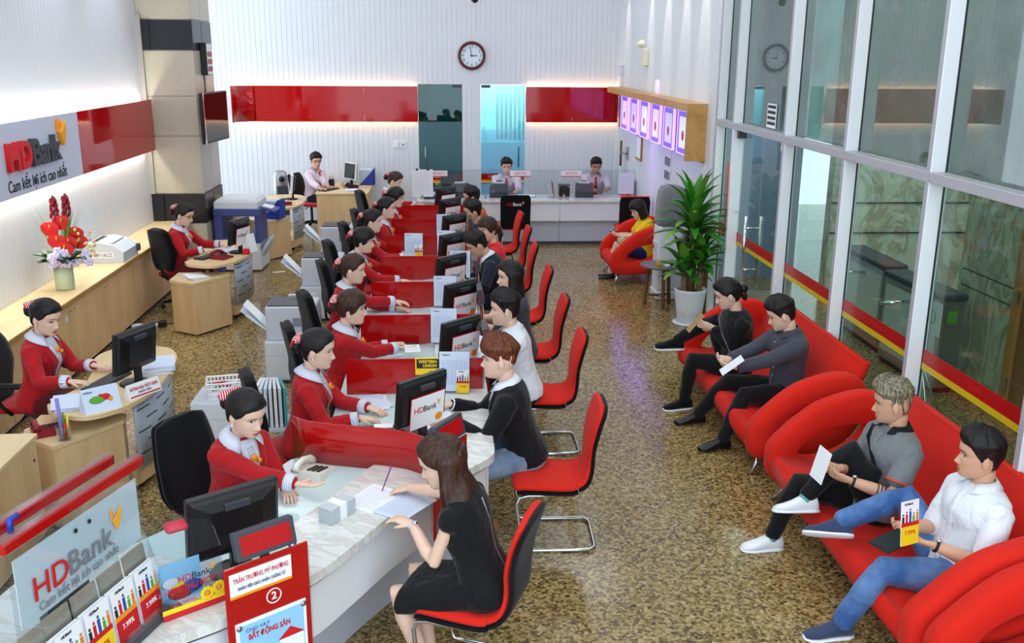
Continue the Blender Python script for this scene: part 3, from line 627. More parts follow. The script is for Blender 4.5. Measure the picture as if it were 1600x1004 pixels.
for nm, x, lab in (('THU ĐỔI NGOẠI TỆ', -.18, 'small white sign lettered THU ĐỔI NGOẠI TỆ on the left glass screen'), ('QUẦY THU', 1.20, 'small white sign lettered QUẦY THU by the left cashier'), ('QUẦY CHI', 2.05, 'small white sign lettered QUẦY CHI by the right cashier')):
    t = thing('counter_sign', lab, 'sign', (x, 16.095, 1.15), 0, 'white signs on the cashier screens')
    MB().box(-.17, .17, -.008, 0, 0, .10).build('plate', mat('pale_pink_white', (244, 236, 242), .5), t); MB().box(-.17, .17, -.010, -.008, 0, .012).build('red_line', INKR, t); text(nm, .05, INKR, t, TM(0, -.0095, .055, -PI/2), width=.27 if len(nm) > 9 else .19)
# ================================================================ people
from mathutils import noise as mnoise
TMPC = 0
def remesh(b, voxel, it=4, amp=0.0, freq=9.0, seed=0):
    me = bpy.data.meshes.new('tmp'); me.from_pydata(b.v, [], b.f); me.update()
    o = bpy.data.objects.new('tmp', me); COL.objects.link(o)
    r = o.modifiers.new('r', 'REMESH'); r.mode = 'VOXEL'; r.voxel_size = voxel; r.use_smooth_shade = True
    s = o.modifiers.new('s', 'SMOOTH'); s.factor = .5; s.iterations = it
    ev = o.evaluated_get(bpy.context.evaluated_depsgraph_get()); m2 = bpy.data.meshes.new_from_object(ev)
    bpy.data.objects.remove(o); bpy.data.meshes.remove(me)
    out = MB(); nr = [tuple(v.normal) for v in m2.vertices]; vs = []
    for v, n in zip(m2.vertices, nr):
        c = v.co
        if amp:
            k = mnoise.noise(Vector((c.x*freq+seed, c.y*freq, c.z*freq*.8)))+.5*mnoise.noise(Vector((c.x*freq*2.1, c.y*freq*2.1+seed, c.z*freq*1.7)))
            c = c+Vector(n)*(k*amp)
        vs.append(tuple(c))
    out.cs = True; out.raw(vs, [tuple(p.vertices) for p in m2.polygons]); bpy.data.meshes.remove(m2); return out
# ---- head surface (local: +y forward, +z up, chin -.112, crown .113)
HF = [(-.112, .052), (-.106, .074), (-.094, .084), (-.075, .083), (-.05, .083), (-.02, .083), (.005, .080), (.03, .088), (.06, .084), (.085, .068), (.105, .034), (.113, .0)]
HB = [(-.112, .005), (-.09, -.028), (-.065, -.058), (-.04, -.077), (0, -.093), (.03, -.1), (.06, -.094), (.085, -.074), (.105, -.04), (.113, -.005)]
HW = [(-.112, .018), (-.106, .030), (-.094, .041), (-.075, .052), (-.05, .061), (-.02, .069), (.01, .073), (.03, .075), (.06, .071), (.085, .056), (.105, .03), (.113, .002)]
NOSE = [(-.058, 0), (-.049, .007), (-.040, .021), (-.034, .0225), (-.02, .014), (-.005, .006), (.012, .0)]
def hs(a, z, feat=True):
    yf, yb, w_ = interp(HF, z), interp(HB, z), interp(HW, z); c = math.cos(a); s = math.sin(a); yc = -.008
    x = w_*math.copysign(abs(s)**.9, s); y = yc+((yf-yc) if c > 0 else (yc-yb))*math.copysign(abs(c)**.92, c)
    if feat and c > 0:
        g = lambda u, m_, d: math.exp(-((u-m_)/d)**2)
        y += interp(NOSE, z)*(math.exp(-(x/(.0085+.004*g(z, -.042, .008)))**2)); y += .004*g(z, -.043, .007)*g(abs(x), .012, .006)
        y -= .007*g(abs(x), .031, .017)*g(z, .003, .012); y += .0025*g(z, .022, .008)*g(abs(x), .03, .02)
        y += .005*math.exp(-(x/.02)**2)*(g(z, -.0635, .0045)+g(z, -.0735, .005)); y += .003*g(abs(x), .04, .015)*g(z, -.03, .015)
    return (x, y, z)
def face_pt(x, z, off=.0015):
    lo, hi = 0, 1.4; s = 1 if x >= 0 else -1
    for _ in range(18):
        m_ = (lo+hi)/2
        if hs(m_, z, False)[0] < abs(x): lo = m_
        else: hi = m_
    p = hs(s*lo, z); return (p[0]+off*math.sin(s*lo), p[1]+off, p[2])
ZL = [-.112, -.109, -.104, -.098, -.09, -.083, -.077, -.0735, -.069, -.0635, -.058, -.053, -.048, -.043, -.039, -.034, -.028, -.022, -.016, -.01, -.004, .002, .008, .014, .02, .027, .036, .046, .056, .066, .076, .086, .095, .103, .109, .113]
AL = [math.copysign(PI*abs(u)**1.35, u) for u in [-1+2*j/46 for j in range(46)]]
def head_geo(b, M, mats, female, eyes='open', lips=2, brow=3):
    """adds head to b; material slots: 0 skin 1 eye white 2 iris/lash/brow 3 lips"""
    sv = b.M; b.M = M; b.cs = True; b.cm = 0
    b.loft([[hs(a, z) for a in AL] for z in ZL])
    for s in (-1, 1):                                             # ears
        b.sphere((s*.074, -.012, -.012), .03, 10, 8, (.32, .62, 1.05)); b.sphere((s*.077, -.008, -.012), .018, 8, 6, (.4, .55, 1))
    def patch(pts, mi, off):
        c = (sum(p[0] for p in pts)/len(pts), sum(p[1] for p in pts)/len(pts)); V = [face_pt(*c, off)]+[face_pt(x, z, off) for x, z in pts]; n = len(pts)
        b.raw(V, [(0, 1+i, 1+(i+1) % n) for i in range(n)] if True else [], mi)
    for s in (-1, 1):
        ex, ez = s*.031, .003
        if eyes == 'open':
            al = [(ex+.0145*math.cos(t), ez+(.0058 if math.sin(t) > 0 else .0042)*math.sin(t)) for t in [2*PI*i/14 for i in range(14)]]
            patch(al, 1, .0022); patch([(ex+.0052*math.cos(t), ez+.0006+.0052*math.sin(t)) for t in [2*PI*i/10 for i in range(10)]], 2, .003)
        zz = ez if eyes == 'open' else ez-.003; k = .0062 if eyes == 'open' else -.002
        up = [(ex+.016*math.cos(t), zz+k*math.sin(t)+.0012) for t in [PI*i/8 for i in range(9)]]; dn = [(x, z-.0024) for x, z in up]
        g = [[face_pt(x, z, .0034) for x, z in up], [face_pt(x, z, .0034) for x, z in dn]]; o = b.cm; b.cm = 2; b.sheet(g)
        bw = [(ex+s*.001+q*.019*s, .021+.005*(1-q*q)-(.002 if q > .6 else 0)+(.001 if female else 0)) for q in (-1, -.5, 0, .5, 1)]; th = .0022 if female else .0034
        g = [[face_pt(x, z+th*(1-.5*abs(i-1.5)/2), .0022) for i, (x, z) in enumerate(bw)], [face_pt(x, z-th*(1-.5*abs(i-1.5)/2), .0022) for i, (x, z) in enumerate(bw)]]; b.sheet(g); b.cm = o
    lw = .021 if female else .022
    lp = [(lw*math.cos(t), -.0685+(.0085 if math.sin(t) < 0 else .0072*(1-.35*math.exp(-(math.cos(t)/.16)**2)))*math.sin(t)) for t in [2*PI*i/18 for i in range(18)]]
    patch(lp, 3, .0016)
    g = [[face_pt(x*lw/.021, -.0675+.003*(x/.02)**2, .0026) for x in (-.017, -.008, 0, .008, .017)], [face_pt(x*lw/.021, -.0692+.003*(x/.02)**2, .0026) for x in (-.017, -.008, 0, .008, .017)]]; b.cm = 2 if not female else 3; b.sheet(g); b.cm = 0
    b.M = sv
SM = lambda t: 0 if t <= 0 else 1 if t >= 1 else t*t*(3-2*t)
LINES = {'pulled': [(0, .062), (30, .06), (52, .045), (66, .012), (80, -.008), (95, .005), (112, -.03), (125, -.072), (180, -.085)],
         'bangs': [(0, .034), (30, .032), (50, .02), (64, -.02), (82, -.04), (95, -.03), (112, -.06), (180, -.09)],
         'short': [(0, .060), (30, .058), (50, .050), (62, .030), (74, .0), (84, -.022), (93, .012), (112, -.01), (125, -.06), (180, -.072)],
         'fringe': [(0, .030), (30, .03), (50, .022), (66, .012), (80, -.002), (95, .012), (112, .0), (180, -.05)]}
def hair_geo(style, M, T=.012, top=.0, side=None, seed=0, rough=.0, sweep=0.0):
    b = MB().smooth(); b.M = M; L = LINES[style]; rings = []
    for z in ZL[3:26]+[.027+.0055*i for i in range(1, 15)]+[.1075, .1105, .1128, .1135]:
        r = []
        for j in range(76):
            a = -PI+2*PI*j/76; ad = abs(math.degrees(a)); zl = interp(L, ad); p = hs(a, min(z, .113), False); m_ = SM((z-zl+.004)/.020)
            tt = T if side is None else lerp(side, T, SM((z-.028)/.035))
            n = Vector((p[0]/.0055, (p[1]+.008)/.0085, (z-.0)/.0125*(1 if z > 0 else .2)))
            n = Vector((p[0], p[1]+.008, max(0, z-.02)*1.3)); n = n.normalized() if n.length > 1e-6 else Vector((0, 0, 1))
            k = tt*m_-.005*(1-m_)
            k += m_*rough*(mnoise.noise(Vector((p[0]*30+seed, p[1]*30, z*18)))+.9*mnoise.noise(Vector((math.cos(a)*11+seed, math.sin(a)*11, z*9)))+.5*mnoise.noise(Vector((math.cos(a)*24, math.sin(a)*24+seed, z*14))))
            up = top*SM((z-.05)/.05)*(.65+.35*math.cos(a-sweep))
            r.append((p[0]+n.x*k, p[1]+n.y*k, p[2]+n.z*k+up))
        rings.append(r)
    b.loft(rings); return b
def drape_geo(b, M, a0, zb, r=.02, flare=0.0, wave=0.0, th=.02, ztop=.05, tuck=0):
    """hair hanging round the back of the head between the angles +-a0"""
    sv = b.M; b.M = M; g = []; rows = 12
    for i in range(rows+1):
        z = lerp(ztop, zb, i/rows); zz = max(z, -.03); row = []
        for j in range(21):
            a = lerp(a0, 2*PI-a0, j/20); p = hs(a, zz, False); k = 1+flare*SM((.0-z)/.2)-tuck*SM((-.06-z)/.1)
            nn = Vector((p[0], p[1]+.008, 0)).normalized(); q = r+wave*math.sin(z*42+j*.9)*SM((.02-z)/.1)
            row.append(((p[0]+nn.x*q)*k, (p[1]+nn.y*q)*k, z+.006*math.sin(j*1.7)*(i == rows)))
        g.append(row)
    b.sheet(g, -th); b.M = sv
def hand_geo(b, W, d, nrm, side, curl=.5, spread=.1, sc=1.0, thumb=.6):
    """W wrist, d pointing direction, nrm palm normal (where the palm looks), side=+1 right hand"""
    d = Vector(d).normalized(); n = Vector(nrm); n = (n-d*n.dot(d)); n = n.normalized() if n.length > 1e-4 else d.orthogonal().normalized(); x = d.cross(n).normalized()*side
    # x points to the thumb side
    W = Vector(W); x = -x
    pt = lambda u, v, w: W+(d*u+x*v+n*w)*sc
    rings = []
    for u, hw, ht, oc in ((-.02, .024, .019, 0), (.01, .026, .018, 0), (.035, .034, .017, .002), (.065, .039, .015, .001), (.088, .037, .012, 0), (.096, .033, .009, 0)):
        rings.append([tuple(pt(u, hw*math.cos(t)+oc, ht*math.sin(t)*(.95))) for t in [2*PI*i/12 for i in range(12)]])
    sv = b.M; b.M = Matrix(); b.cs = True; b.cm = 0; b.loft(rings)
    for v, L, dl in ((.027, .070, .0), (.009, .079, .0), (-.009, .073, .05), (-.026, .058, .1)):
        p = Vector((.086, v*.98, 0)); ang = .12+curl*.35; sp = spread*(v/.027); pts = [p.copy()-Vector((.012, 0, 0)), p.copy()]; rr = [.0085, .0088]
        for q, (f, ca) in enumerate(((.45, curl*.75), (.30, curl*.95+dl), (.25, curl*.6))):
            dv = Vector((math.cos(ang)*math.cos(sp), math.sin(sp), math.sin(ang))); p = p+dv*(L*f); pts.append(p.copy()); rr.append((.0086, .0078, .0056)[q]); ang += ca
        b.tube([tuple(pt(*q)) for q in pts], [r*sc for r in rr], 7)
    p = Vector((.022, .028, .004)); a = thumb; pts = [Vector((.008, .012, .004)), p]; rr = [.012, .0115]
    for q, (f, yaw, dn) in enumerate(((.034, a, .25), (.028, a*.55, .25+curl*.4))):
        p = p+Vector((math.cos(yaw), math.sin(yaw), dn)).normalized()*f; pts.append(p.copy()); rr.append((.0098, .0068)[q])
    b.tube([tuple(pt(*q)) for q in pts], [r*sc for r in rr], 7); b.M = sv
def ik(A, T, l1, l2, pole):
    A = Vector(A); T = Vector(T); d = T-A; L = d.length
    if L > (l1+l2)*.995: d = d*((l1+l2)*.995/L); T = A+d; L = d.length
    if L < abs(l1-l2)+.02: L = abs(l1-l2)+.02
    u = d.normalized(); c = (l1*l1+L*L-l2*l2)/(2*l1*L); c = max(-1, min(1, c)); p = Vector(pole); p = p-u*p.dot(u); p = p.normalized() if p.length > 1e-4 else u.orthogonal().normalized()
    return A+u*(l1*c)+p*(l1*math.sqrt(1-c*c)), T
TOR = {'f': [(-.12, .10, .085, .0), (-.07, .165, .115, -.01), (0, .172, .12, -.012), (.08, .150, .105, -.004), (.17, .125, .09, .004), (.26, .135, .10, .012), (.345, .154, .120, .022), (.41, .166, .104, .010), (.452, .164, .088, -.002), (.483, .132, .074, -.008), (.512, .074, .060, -.008), (.535, .055, .054, -.004), (.57, .05, .05, 0)],
       'm': [(-.12, .10, .085, .0), (-.07, .160, .115, -.01), (0, .168, .122, -.010), (.08, .158, .115, .0), (.17, .152, .108, .004), (.27, .168, .113, .008), (.355, .190, .126, .012), (.42, .202, .114, .004), (.465, .198, .094, -.004), (.495, .158, .080, -.010), (.522, .088, .068, -.010), (.545, .064, .062, -.006), (.58, .056, .056, 0)]}
PEOPLE = {}
def person(label, x, y, rz, sex='f', hip=.55, lean=.2, lean2=None, twist=0, head=(0, .2, 0), hl=None, hr=None, hdl=None, hdr=None, pnl=(0, 0, -1), pnr=(0, 0, -1), curl=(.5, .5), pl=None, pr=None,
           fl=(-.10, .40, .085), fr=(.10, .40, .085), kl=None, kr=None, fdl=None, fdr=None, skin='SK1', hair='HBLK', hairdo='short', top=None, bottom=None, shoes=None, eyes='open', sc=1.0, hsz=1.18, world=True, deco=(), z0=0, lip=None, sway=0.0, vox=None):
    """one seated figure. local: forward +y, right +x; hand and foot targets in world coordinates when world is set"""
    t = thing('person', label, 'person', (x, y, z0), rz); Wi = (Matrix.Translation((x, y, z0)) @ Matrix.Rotation(rz, 4, 'Z')).inverted()
    loc = (lambda p: Wi @ Vector(p)) if world else (lambda p: Vector(p)); ldir = (lambda d: Wi.to_3x3() @ Vector(d)) if world else (lambda d: Vector(d))
    vox = vox or (.0115 if y < 8.2 else .0145)
    f = sex == 'f'; lean2 = lean if lean2 is None else lean2
    Ra = Matrix.Rotation(sway, 3, 'Y') @ Matrix.Rotation(-lean, 3, 'X'); Rb = Matrix.Rotation(twist, 3, 'Z') @ Matrix.Rotation(sway, 3, 'Y') @ Matrix.Rotation(-lean2, 3, 'X')
    P = Vector((0, 0, hip)); C = P+Ra @ Vector((0, 0, .24*sc)); U = Rb @ Vector((0, 0, 1))
    def sp(d):
        d = d*sc
        if d < .24*sc: return P+Ra @ Vector((0, 0, d))
        return C+U*(d-.24*sc)
    def fr_(d): k = SM((d-.05)/.35); return (Ra @ Vector((1, 0, 0))).lerp(Rb @ Vector((1, 0, 0)), k), (Ra @ Vector((0, 1, 0))).lerp(Rb @ Vector((0, 1, 0)), k)
    S = TOR[sex]; tab = lambda i: [(s[0], s[i]) for s in S]; TW, TD, TO = tab(1), tab(2), tab(3)
    def tor(d, a, o=0.0, ex=0.0):
        rx, ry = fr_(d); w_, h_, q = interp(TW, d)*sc+ex+o, interp(TD, d)*sc+ex+o, interp(TO, d)*sc
        ca, sa = math.cos(a), math.sin(a); return sp(d)+rx*(w_*math.copysign(abs(sa)**.88, sa))+ry*(q+h_*math.copysign(abs(ca)**.88, ca))
    def torso(b, d0, d1, ex, n=11):
        b.loft([[tuple(tor(lerp(d0, d1, k/n), 2*PI*i/20, 0, ex if k < n else ex*.5)) for i in range(20)] for k in range(n+1)])
    def limb(b, pts, rad, n=12):
        p = [Vector(q) for q in pts]; d0 = (p[0]-p[1]).normalized(); d1 = (p[-1]-p[-2]).normalized()
        p = [p[0]+d0*rad[0]*.55, p[0]]+p[1:-1]+[p[-1], p[-1]+d1*rad[-1]*.4]; r = [rad[0]*.55, rad[0]]+list(rad[1:-1])+[rad[-1], rad[-1]*.6]; b.tube([tuple(q) for q in p], r, n)
    swd = (.158 if f else .190)*sc; rx, ry = fr_(.45); arms = []
    for s, h, pole in ((-1, hl, pl), (1, hr, pr)):
        A = sp(.438)+rx*(s*swd); l1, l2 = (.275 if f else .295)*sc, (.235 if f else .255)*sc
        T = loc(h) if h is not None else A+Vector((s*.02, .30, -.30))
        E, T = ik(A, T, l1, l2, ldir(pole) if pole is not None else Vector((s*.55, -.45, -1))); arms.append((A, E, T, s))
    legs = []
    for s, ft, kp, lw in ((-1, fl, kl, 0), (1, fr, kr, 0)):
        A = P+Vector((s*.088, .02, -.015)); T = loc(ft[:3]) if (world and len(ft) == 4) else Vector(ft[:3]); K, T = ik(A, T, .425*sc, .415*sc, Vector(kp) if kp is not None else Vector((s*.12, .6, 1))); legs.append((A, K, T, s))
    # ---- skin body
    cov = -.014 if top else 0; lg = (top or {}).get('sleeve', 'long'); kd0 = (bottom or {}).get('kind', 'trousers') if bottom else None
    b = MB(); torso(b, -.11, .462 if top else .55, cov)
    for A, E, T, s in arms:
        r = (.045, .041, .036, .039, .034, .0265) if f else (.053, .049, .042, .045, .039, .030)
        if top and lg == 'long': r = tuple(q*.78 for q in r[:5])+(r[5],)
        elif top: r = (r[0]*.8, r[1]*.85)+r[2:]
        limb(b, [A, A.lerp(E, .45), E, E.lerp(T, .28), E.lerp(T, .62), T], r)
    for A, K, T, s in legs:
        r = (.088, .078, .058, .056, .048, .036) if f else (.086, .076, .06, .058, .05, .038)
        if kd0 in ('trousers', 'slim'): r = tuple(q*.74 for q in r[:5])+(r[5]*.9,)
        elif kd0: r = (r[0]*.8, r[1]*.8)+r[2:]
        limb(b, [A, A.lerp(K, .5), K, K.lerp(T, .3), K.lerp(T, .65), T], r)
    Rh = Matrix.Rotation(head[0], 3, 'Z') @ Matrix.Rotation(-head[1], 3, 'X') @ Matrix.Rotation(head[2], 3, 'Y')
    NB = sp(.50); HC = sp(.565)+(fr_(.5)[1])*.012*sc+Rh @ Vector((0, .022, .098))*hsz*sc; nt = HC+Rh @ Vector((0, -.03, -.06))*hsz*sc
    nr = .047 if f else .056; b.tube([tuple(sp(.44)), tuple(NB), tuple(NB.lerp(nt, .5)), tuple(nt)], [nr*(1.05 if top else 1.5), nr*(1.02 if top else 1.15), nr, nr*1.02], 14)
    b = remesh(b, vox*1.15, 3)
    HM = Matrix.Translation(HC) @ Rh.to_4x4() @ Matrix.Diagonal((hsz*sc, hsz*sc, hsz*sc, 1))
    head_geo(b, HM, None, f, eyes)
    for (A, E, T, s), hd, pn, cu in zip(arms, (hdl, hdr), (pnl, pnr), curl):
        d = ldir(hd) if hd is not None else (T-E).normalized(); hand_geo(b, T-(d.normalized()*.0), d, ldir(pn), s, cu, sc=.96 if f else 1.05)
    body = b.build('body', [MATS[skin], MATS['EYEW'], MATS['EYED'], MATS[lip or ('LIPF' if f else 'LIPM')]], t)
    # ---- garments
    sl = (top or {}).get('sleeve', 'long'); tm = (top or {}).get('mat'); fat = (top or {}).get('fat', .017)
    if top:
        b = MB(); torso(b, top.get('hem', -.06), top.get('neck', .520), fat)
        for A, E, T, s in arms:
            r = (.064, .061, .054, .053, .049, .044) if f else (.075, .071, .063, .061, .055, .049); pts = [A, A.lerp(E, .45), E, E.lerp(T, .3), E.lerp(T, .65), E.lerp(T, top.get('cuff', .93))]
            if sl == 'short': pts = [A, A.lerp(E, .35), A.lerp(E, .72)]; r = (r[0], r[1]+.004, r[2]+.014)
            elif sl == 'cap': pts = [A+(E-A)*-.05, A.lerp(E, .16)]; r = (r[0]*.92, r[1]*.98)
            elif sl == 'elbow': pts = pts[:3]+[E.lerp(T, .1)]; r = r[:4]
            limb(b, pts, r)
        g = remesh(b, vox, 4, top.get('fold', .006), 11., x*3+y); g.build(top.get('name', 'jacket'), tm, t)
    if bottom:
        b = MB(); torso(b, -.115, .10, .010 if not top or top.get('tuck') else .004, 6); kd = bottom.get('kind', 'trousers')
        if kd == 'skirt':
            ra = []
            for k in range(7):
                q = k/6*bottom.get('len', 1.0); ca = (legs[0][0].lerp(legs[0][1], q)+legs[1][0].lerp(legs[1][1], q))/2; sx = abs((legs[1][0].lerp(legs[1][1], q)-legs[0][0].lerp(legs[0][1], q)).x)/2
                ra.append([tuple(ca+Vector((math.copysign(abs(math.cos(u))**.7, math.cos(u))*(sx+.088-.012*q+bottom.get('flare', 0)*q), 0, math.copysign(abs(math.sin(u))**.8, math.sin(u))*(.098-.018*q)-bottom.get('flare', 0)*.4*q))) for u in [2*PI*i/18 for i in range(18)]])
            b.loft(ra)
        else:
            for A, K, T, s in legs:
                r = (.106, .098, .080, .075, .067, .062) if kd != 'slim' else (.104, .094, .075, .070, .060, .054)
                e = bottom.get('len', .97); pts = [A, A.lerp(K, .5), K, K.lerp(T, .3), K.lerp(T, .65), K.lerp(T, e)]
                if kd == 'shorts': pts = [A, A.lerp(K, .5), A.lerp(K, .92)]; r = (.1, .092, .085)
                limb(b, pts, r)
        g = remesh(b, vox, 4, bottom.get('fold', .006), 10., x+7); g.build(bottom.get('name', kd if kd in ('skirt', 'shorts') else 'trousers'), bottom['mat'], t)
    if shoes:
        for (A, K, T, s), fd in zip(legs, (fdl, fdr)):
            d = ldir(fd) if fd is not None else Vector((s*.12, 1, -.0)); sh = (T-K).normalized(); d = Vector(d).normalized()
            upv = -sh; upv = (upv-d*upv.dot(d)); upv = upv.normalized() if upv.length > .1 else Vector((0, 0, 1))
            if abs(d.z) < .35 and T.z < .25: d = Vector((d.x, d.y, 0)).normalized(); upv = Vector((0, 0, 1))
            sd = d.cross(upv).normalized(); k = .92 if f else 1.05; o = T-upv*.085 if T.z >= .25 or True else T
            if T.z < .25: o = Vector((T.x, T.y, .0))
            def sec(u, w_, zt, zb=.0, n=14): return [tuple(o+d*(u*k)+sd*(w_*k*math.copysign(abs(math.cos(q))**.75, math.cos(q)))+upv*(lerp(zb, zt, .5+.5*math.copysign(abs(math.sin(q))**.7, math.sin(q)))*k)) for q in [2*PI*i/n for i in range(n)]]
            low = shoes.get('low', False)
            q = MB().smooth(); q.loft([sec(-.075, .022, .06, .016), sec(-.065, .033, .095 if not low else .06, .012), sec(-.02, .036, .105 if not low else .05, .012), sec(.03, .038, .098 if not low else .035, .012), sec(.08, .043, .072 if not low else .035, .012), sec(.125, .046, .055 if not low else .04, .012), sec(.165, .040, .045, .012), sec(.190, .022, .032, .014)])
            so = q.build('shoe', shoes['mat'], t)
            if shoes.get('sole'):
                q = MB().smooth(); q.loft([sec(-.078, .026, .018, -.004), sec(-.04, .040, .018, -.004), sec(.04, .042, .016, -.004), (sec(.12, .050, .016, -.004)), sec(.17, .043, .018, -.002), sec(.196, .022, .02, .002)]); q.build('sole', shoes['sole'], so)
            if shoes.get('sock'): MB().smooth().tube([tuple(T.lerp(K, -.03)), tuple(T.lerp(K, .16))], .043, 12).build('sock', shoes['sock'], t)
    # ---- hair
    hm = MATS[hair]; sd = x*5+y
    if hairdo in ('bun', 'bunbang'):
        h = hair_geo('pulled' if hairdo == 'bun' else 'bangs', HM, .013, .006, seed=sd, rough=.002); h.M = HM; h.sphere((0, -.125, -.005), .043, 14, 10, (1.05, .85, 1)); hb = h.build('hair', hm, t)
        q = MB().smooth(); q.M = HM
        for s in (-1, 1): q.sphere((s*.034, -.118, .045), .034, 12, 8, (1.15, .8, .62))
        q.sphere((0, -.125, .05), .016, 8, 6); bw = q.build('hair_bow', MATS['BOW'], t)
        q = MB().smooth(); q.M = HM; q.sphere((0, -.142, .004), .035, 10, 8, (1.2, .5, .9)); q.build('hair_net', MATS['BOWR'], bw)
    elif hairdo == 'short': hair_geo('short', HM, .022, .018, .008, sd, .008, .5).build('hair', hm, t)
    elif hairdo == 'undercut': hair_geo('fringe', HM, .027, .020, .003, sd, .010, .4).build('hair', hm, t)
    elif hairdo == 'fade': hair_geo('short', HM, .022, .026, .001, sd, .012, .3).build('hair', hm, t)
    elif hairdo == 'manbun':
        h = hair_geo('pulled', HM, .016, .008, seed=sd, rough=.003); h.M = HM; h.sphere((0, -.128, .0), .034, 12, 8); h.sphere((0, -.112, -.05), .035, 10, 8, (1, .7, 1.3)); h.build('hair', hm, t)
    elif hairdo in ('bob', 'long', 'halfup', 'pony'):
        h = hair_geo('bangs' if hairdo in ('bob', 'pony') else 'pulled', HM, .014, .008, seed=sd, rough=.003)
        HM2 = Matrix.Translation(HC) @ (Matrix.Rotation(head[0], 3, 'Z') @ Matrix.Rotation(-head[1]*.45, 3, 'X')).to_4x4() @ Matrix.Diagonal((hsz*sc, hsz*sc, hsz*sc, 1))
        if hairdo == 'bob': drape_geo(h, HM, 1.15, -.125, .016, .05, .0, .02)
        if hairdo == 'long': drape_geo(h, HM2, 1.25, -.34, .016, .25, .004, .025)
        if hairdo == 'halfup': drape_geo(h, HM2, 1.5, -.36, .018, .42, .009, .03); h.M = HM; h.sphere((0, -.100, .028), .05, 14, 10, (1.25, .45, .55))
        if hairdo == 'pony': h.M = HM; h.tube([(0, -.10, .0), (0, -.135, -.02), (0, -.14, -.09), (.01, -.12, -.17)], [.022, .03, .028, .008], 10)
        h.build('hair', hm, t)
    # ---- collars, ties and the like
    def wedge(d0, d1, w0, w1, o, m_, nm, a0=0.0, a1=None, n=8, k=4, thick=.004, par=t):
        a1 = a0 if a1 is None else a1; ex = fat; g = []
        for i in range(n+1):
            q = i/n; d = lerp(d0, d1, q); w_ = lerp(w0, w1, q) if not callable(w0) else w0(q); ac = lerp(a0, a1, q); hwid = interp(TW, d)*sc+ex; g.append([tuple(tor(d, ac+(w_/hwid)*(-1+2*j/k), o, ex)) for j in range(k+1)])
        return MB().smooth().sheet(g, -thick).build(nm, m_, par)
    def collar(m_, big=1.0, nm='collar', par=t, spread=2.5):
        g0 = []; g1 = []; rx, ry = fr_(.5); uu = U
        for j in range(19):
            a = -spread+2*spread*j/18; q = abs(a)/spread; bx = -math.cos(a); by_ = math.sin(a); r0 = nr*1.22*sc; r1 = nr*1.55*sc+.024*big
            g0.append(tuple(NB+uu*(.066-.030*q)+rx*(by_*r0)+ry*(bx*r0+.006))); dp = (.016+.028*big*q**2.5)
            g1.append(tuple(NB+uu*(.036-dp-.004)+rx*(by_*r1*(1+.10*q*big))+ry*(bx*r1+.006+.022*q**3)))
        return MB().smooth().sheet([g0, g1], .005).build(nm, m_, par)
    for d in deco:
        if d == 'blazer':
            wedge(.517, .22, .062, .006, .004, MATS['SHIRTSTR'], 'blouse'); collar(MATS['SHIRTSTR'], 1.7, spread=2.45)
            for s in (-1, 1): wedge(.485, .215, lambda q: .020+.014*math.sin(PI*min(1, q*1.25)), 0, .006, tm, 'lapel', s*.50, s*.12)
            wedge(.475, .20, lambda q: .016-.004*q, 0, .010, MATS['SCARF'], 'scarf')
            c = tor(.43, .02, .026, fat); MB().smooth().sphere(tuple(c), .022, 8, 6, (1.1, .6, 1)).build('flower_badge', AMBER, t)
            c = tor(.408, -.10, .022, fat); MB().smooth().sphere(tuple(c), .015, 7, 5).build('flower_badge', AMBER, t)
            for A, E, T, s in arms: MB().smooth().tube([tuple(E.lerp(T, q)) for q in (.74, .85, .955)], [.052, .050, .048], 14).build('cuff', MATS['SHIRTSTR'], t)
        elif d == 'suit':
            wedge(.517, .24, .062, .006, .004, MATS['WHITESH'], 'shirt_front'); collar(MATS['WHITESH'], .8)
            for s in (-1, 1): wedge(.49, .20, lambda q: .022+.014*math.sin(PI*min(1, q*1.2)), 0, .007, tm, 'lapel', s*.46, s*.10)
            for A, E, T, s in arms: MB().smooth().tube([tuple(E.lerp(T, q)) for q in (.90, .975)], .044, 12).build('cuff', MATS['WHITESH'], t)
        elif d == 'shirt':
            collar(tm, .9); wedge(.49, -.04, .014, .014, .003, tm, 'placket')
            pk = MB().smooth()
            for q in (.44, .36, .28, .20, .12): pk.sphere(tuple(tor(q, 0, .008, fat)), .005, 6, 4)
            pk.build('buttons', MATS['WHITESH'] if tm is not MATS['WHITESH'] else LGRY, t)
            if sl == 'long':
                for A, E, T, s in arms: MB().smooth().tube([tuple(E.lerp(T, q)) for q in (.84, .9, .955)], [.053 if not f else .047]*3, 12).build('cuff', tm, t)
        elif d == 'polo': collar(MATS['BLKC'], .7); wedge(.49, .36, .014, .012, .003, tm, 'placket')
        elif d == 'tie':
            collar(tm, .9); kn = tor(.485, 0, .014, fat); MB().smooth().sphere(tuple(kn), .018, 8, 6, (1, .7, 1.1)).build('tie_knot', MATS['TIE'], t); wedge(.48, .10, lambda q: .013+.020*q, 0, .008, MATS['TIE'], 'tie')
        elif d == 'glasses':
            q = MB().smooth(); q.M = HM
            for s in (-1, 1):
                q.tube([tuple(Vector(face_pt(s*.031+.021*math.cos(u), .002+.015*math.sin(u), .006))) for u in [2*PI*i/12 for i in range(12)]], .0014, 5, closed=True); q.tube([face_pt(s*.052, .006, .006), (s*.080, .03, .008), (s*.082, -.02, .002)], .0015, 5)
            q.tube([face_pt(-.010, .004, .007), face_pt(.010, .004, .007)], .0015, 5); q.build('glasses', BLKP, t)
        elif d in ('watchl', 'watchr'):
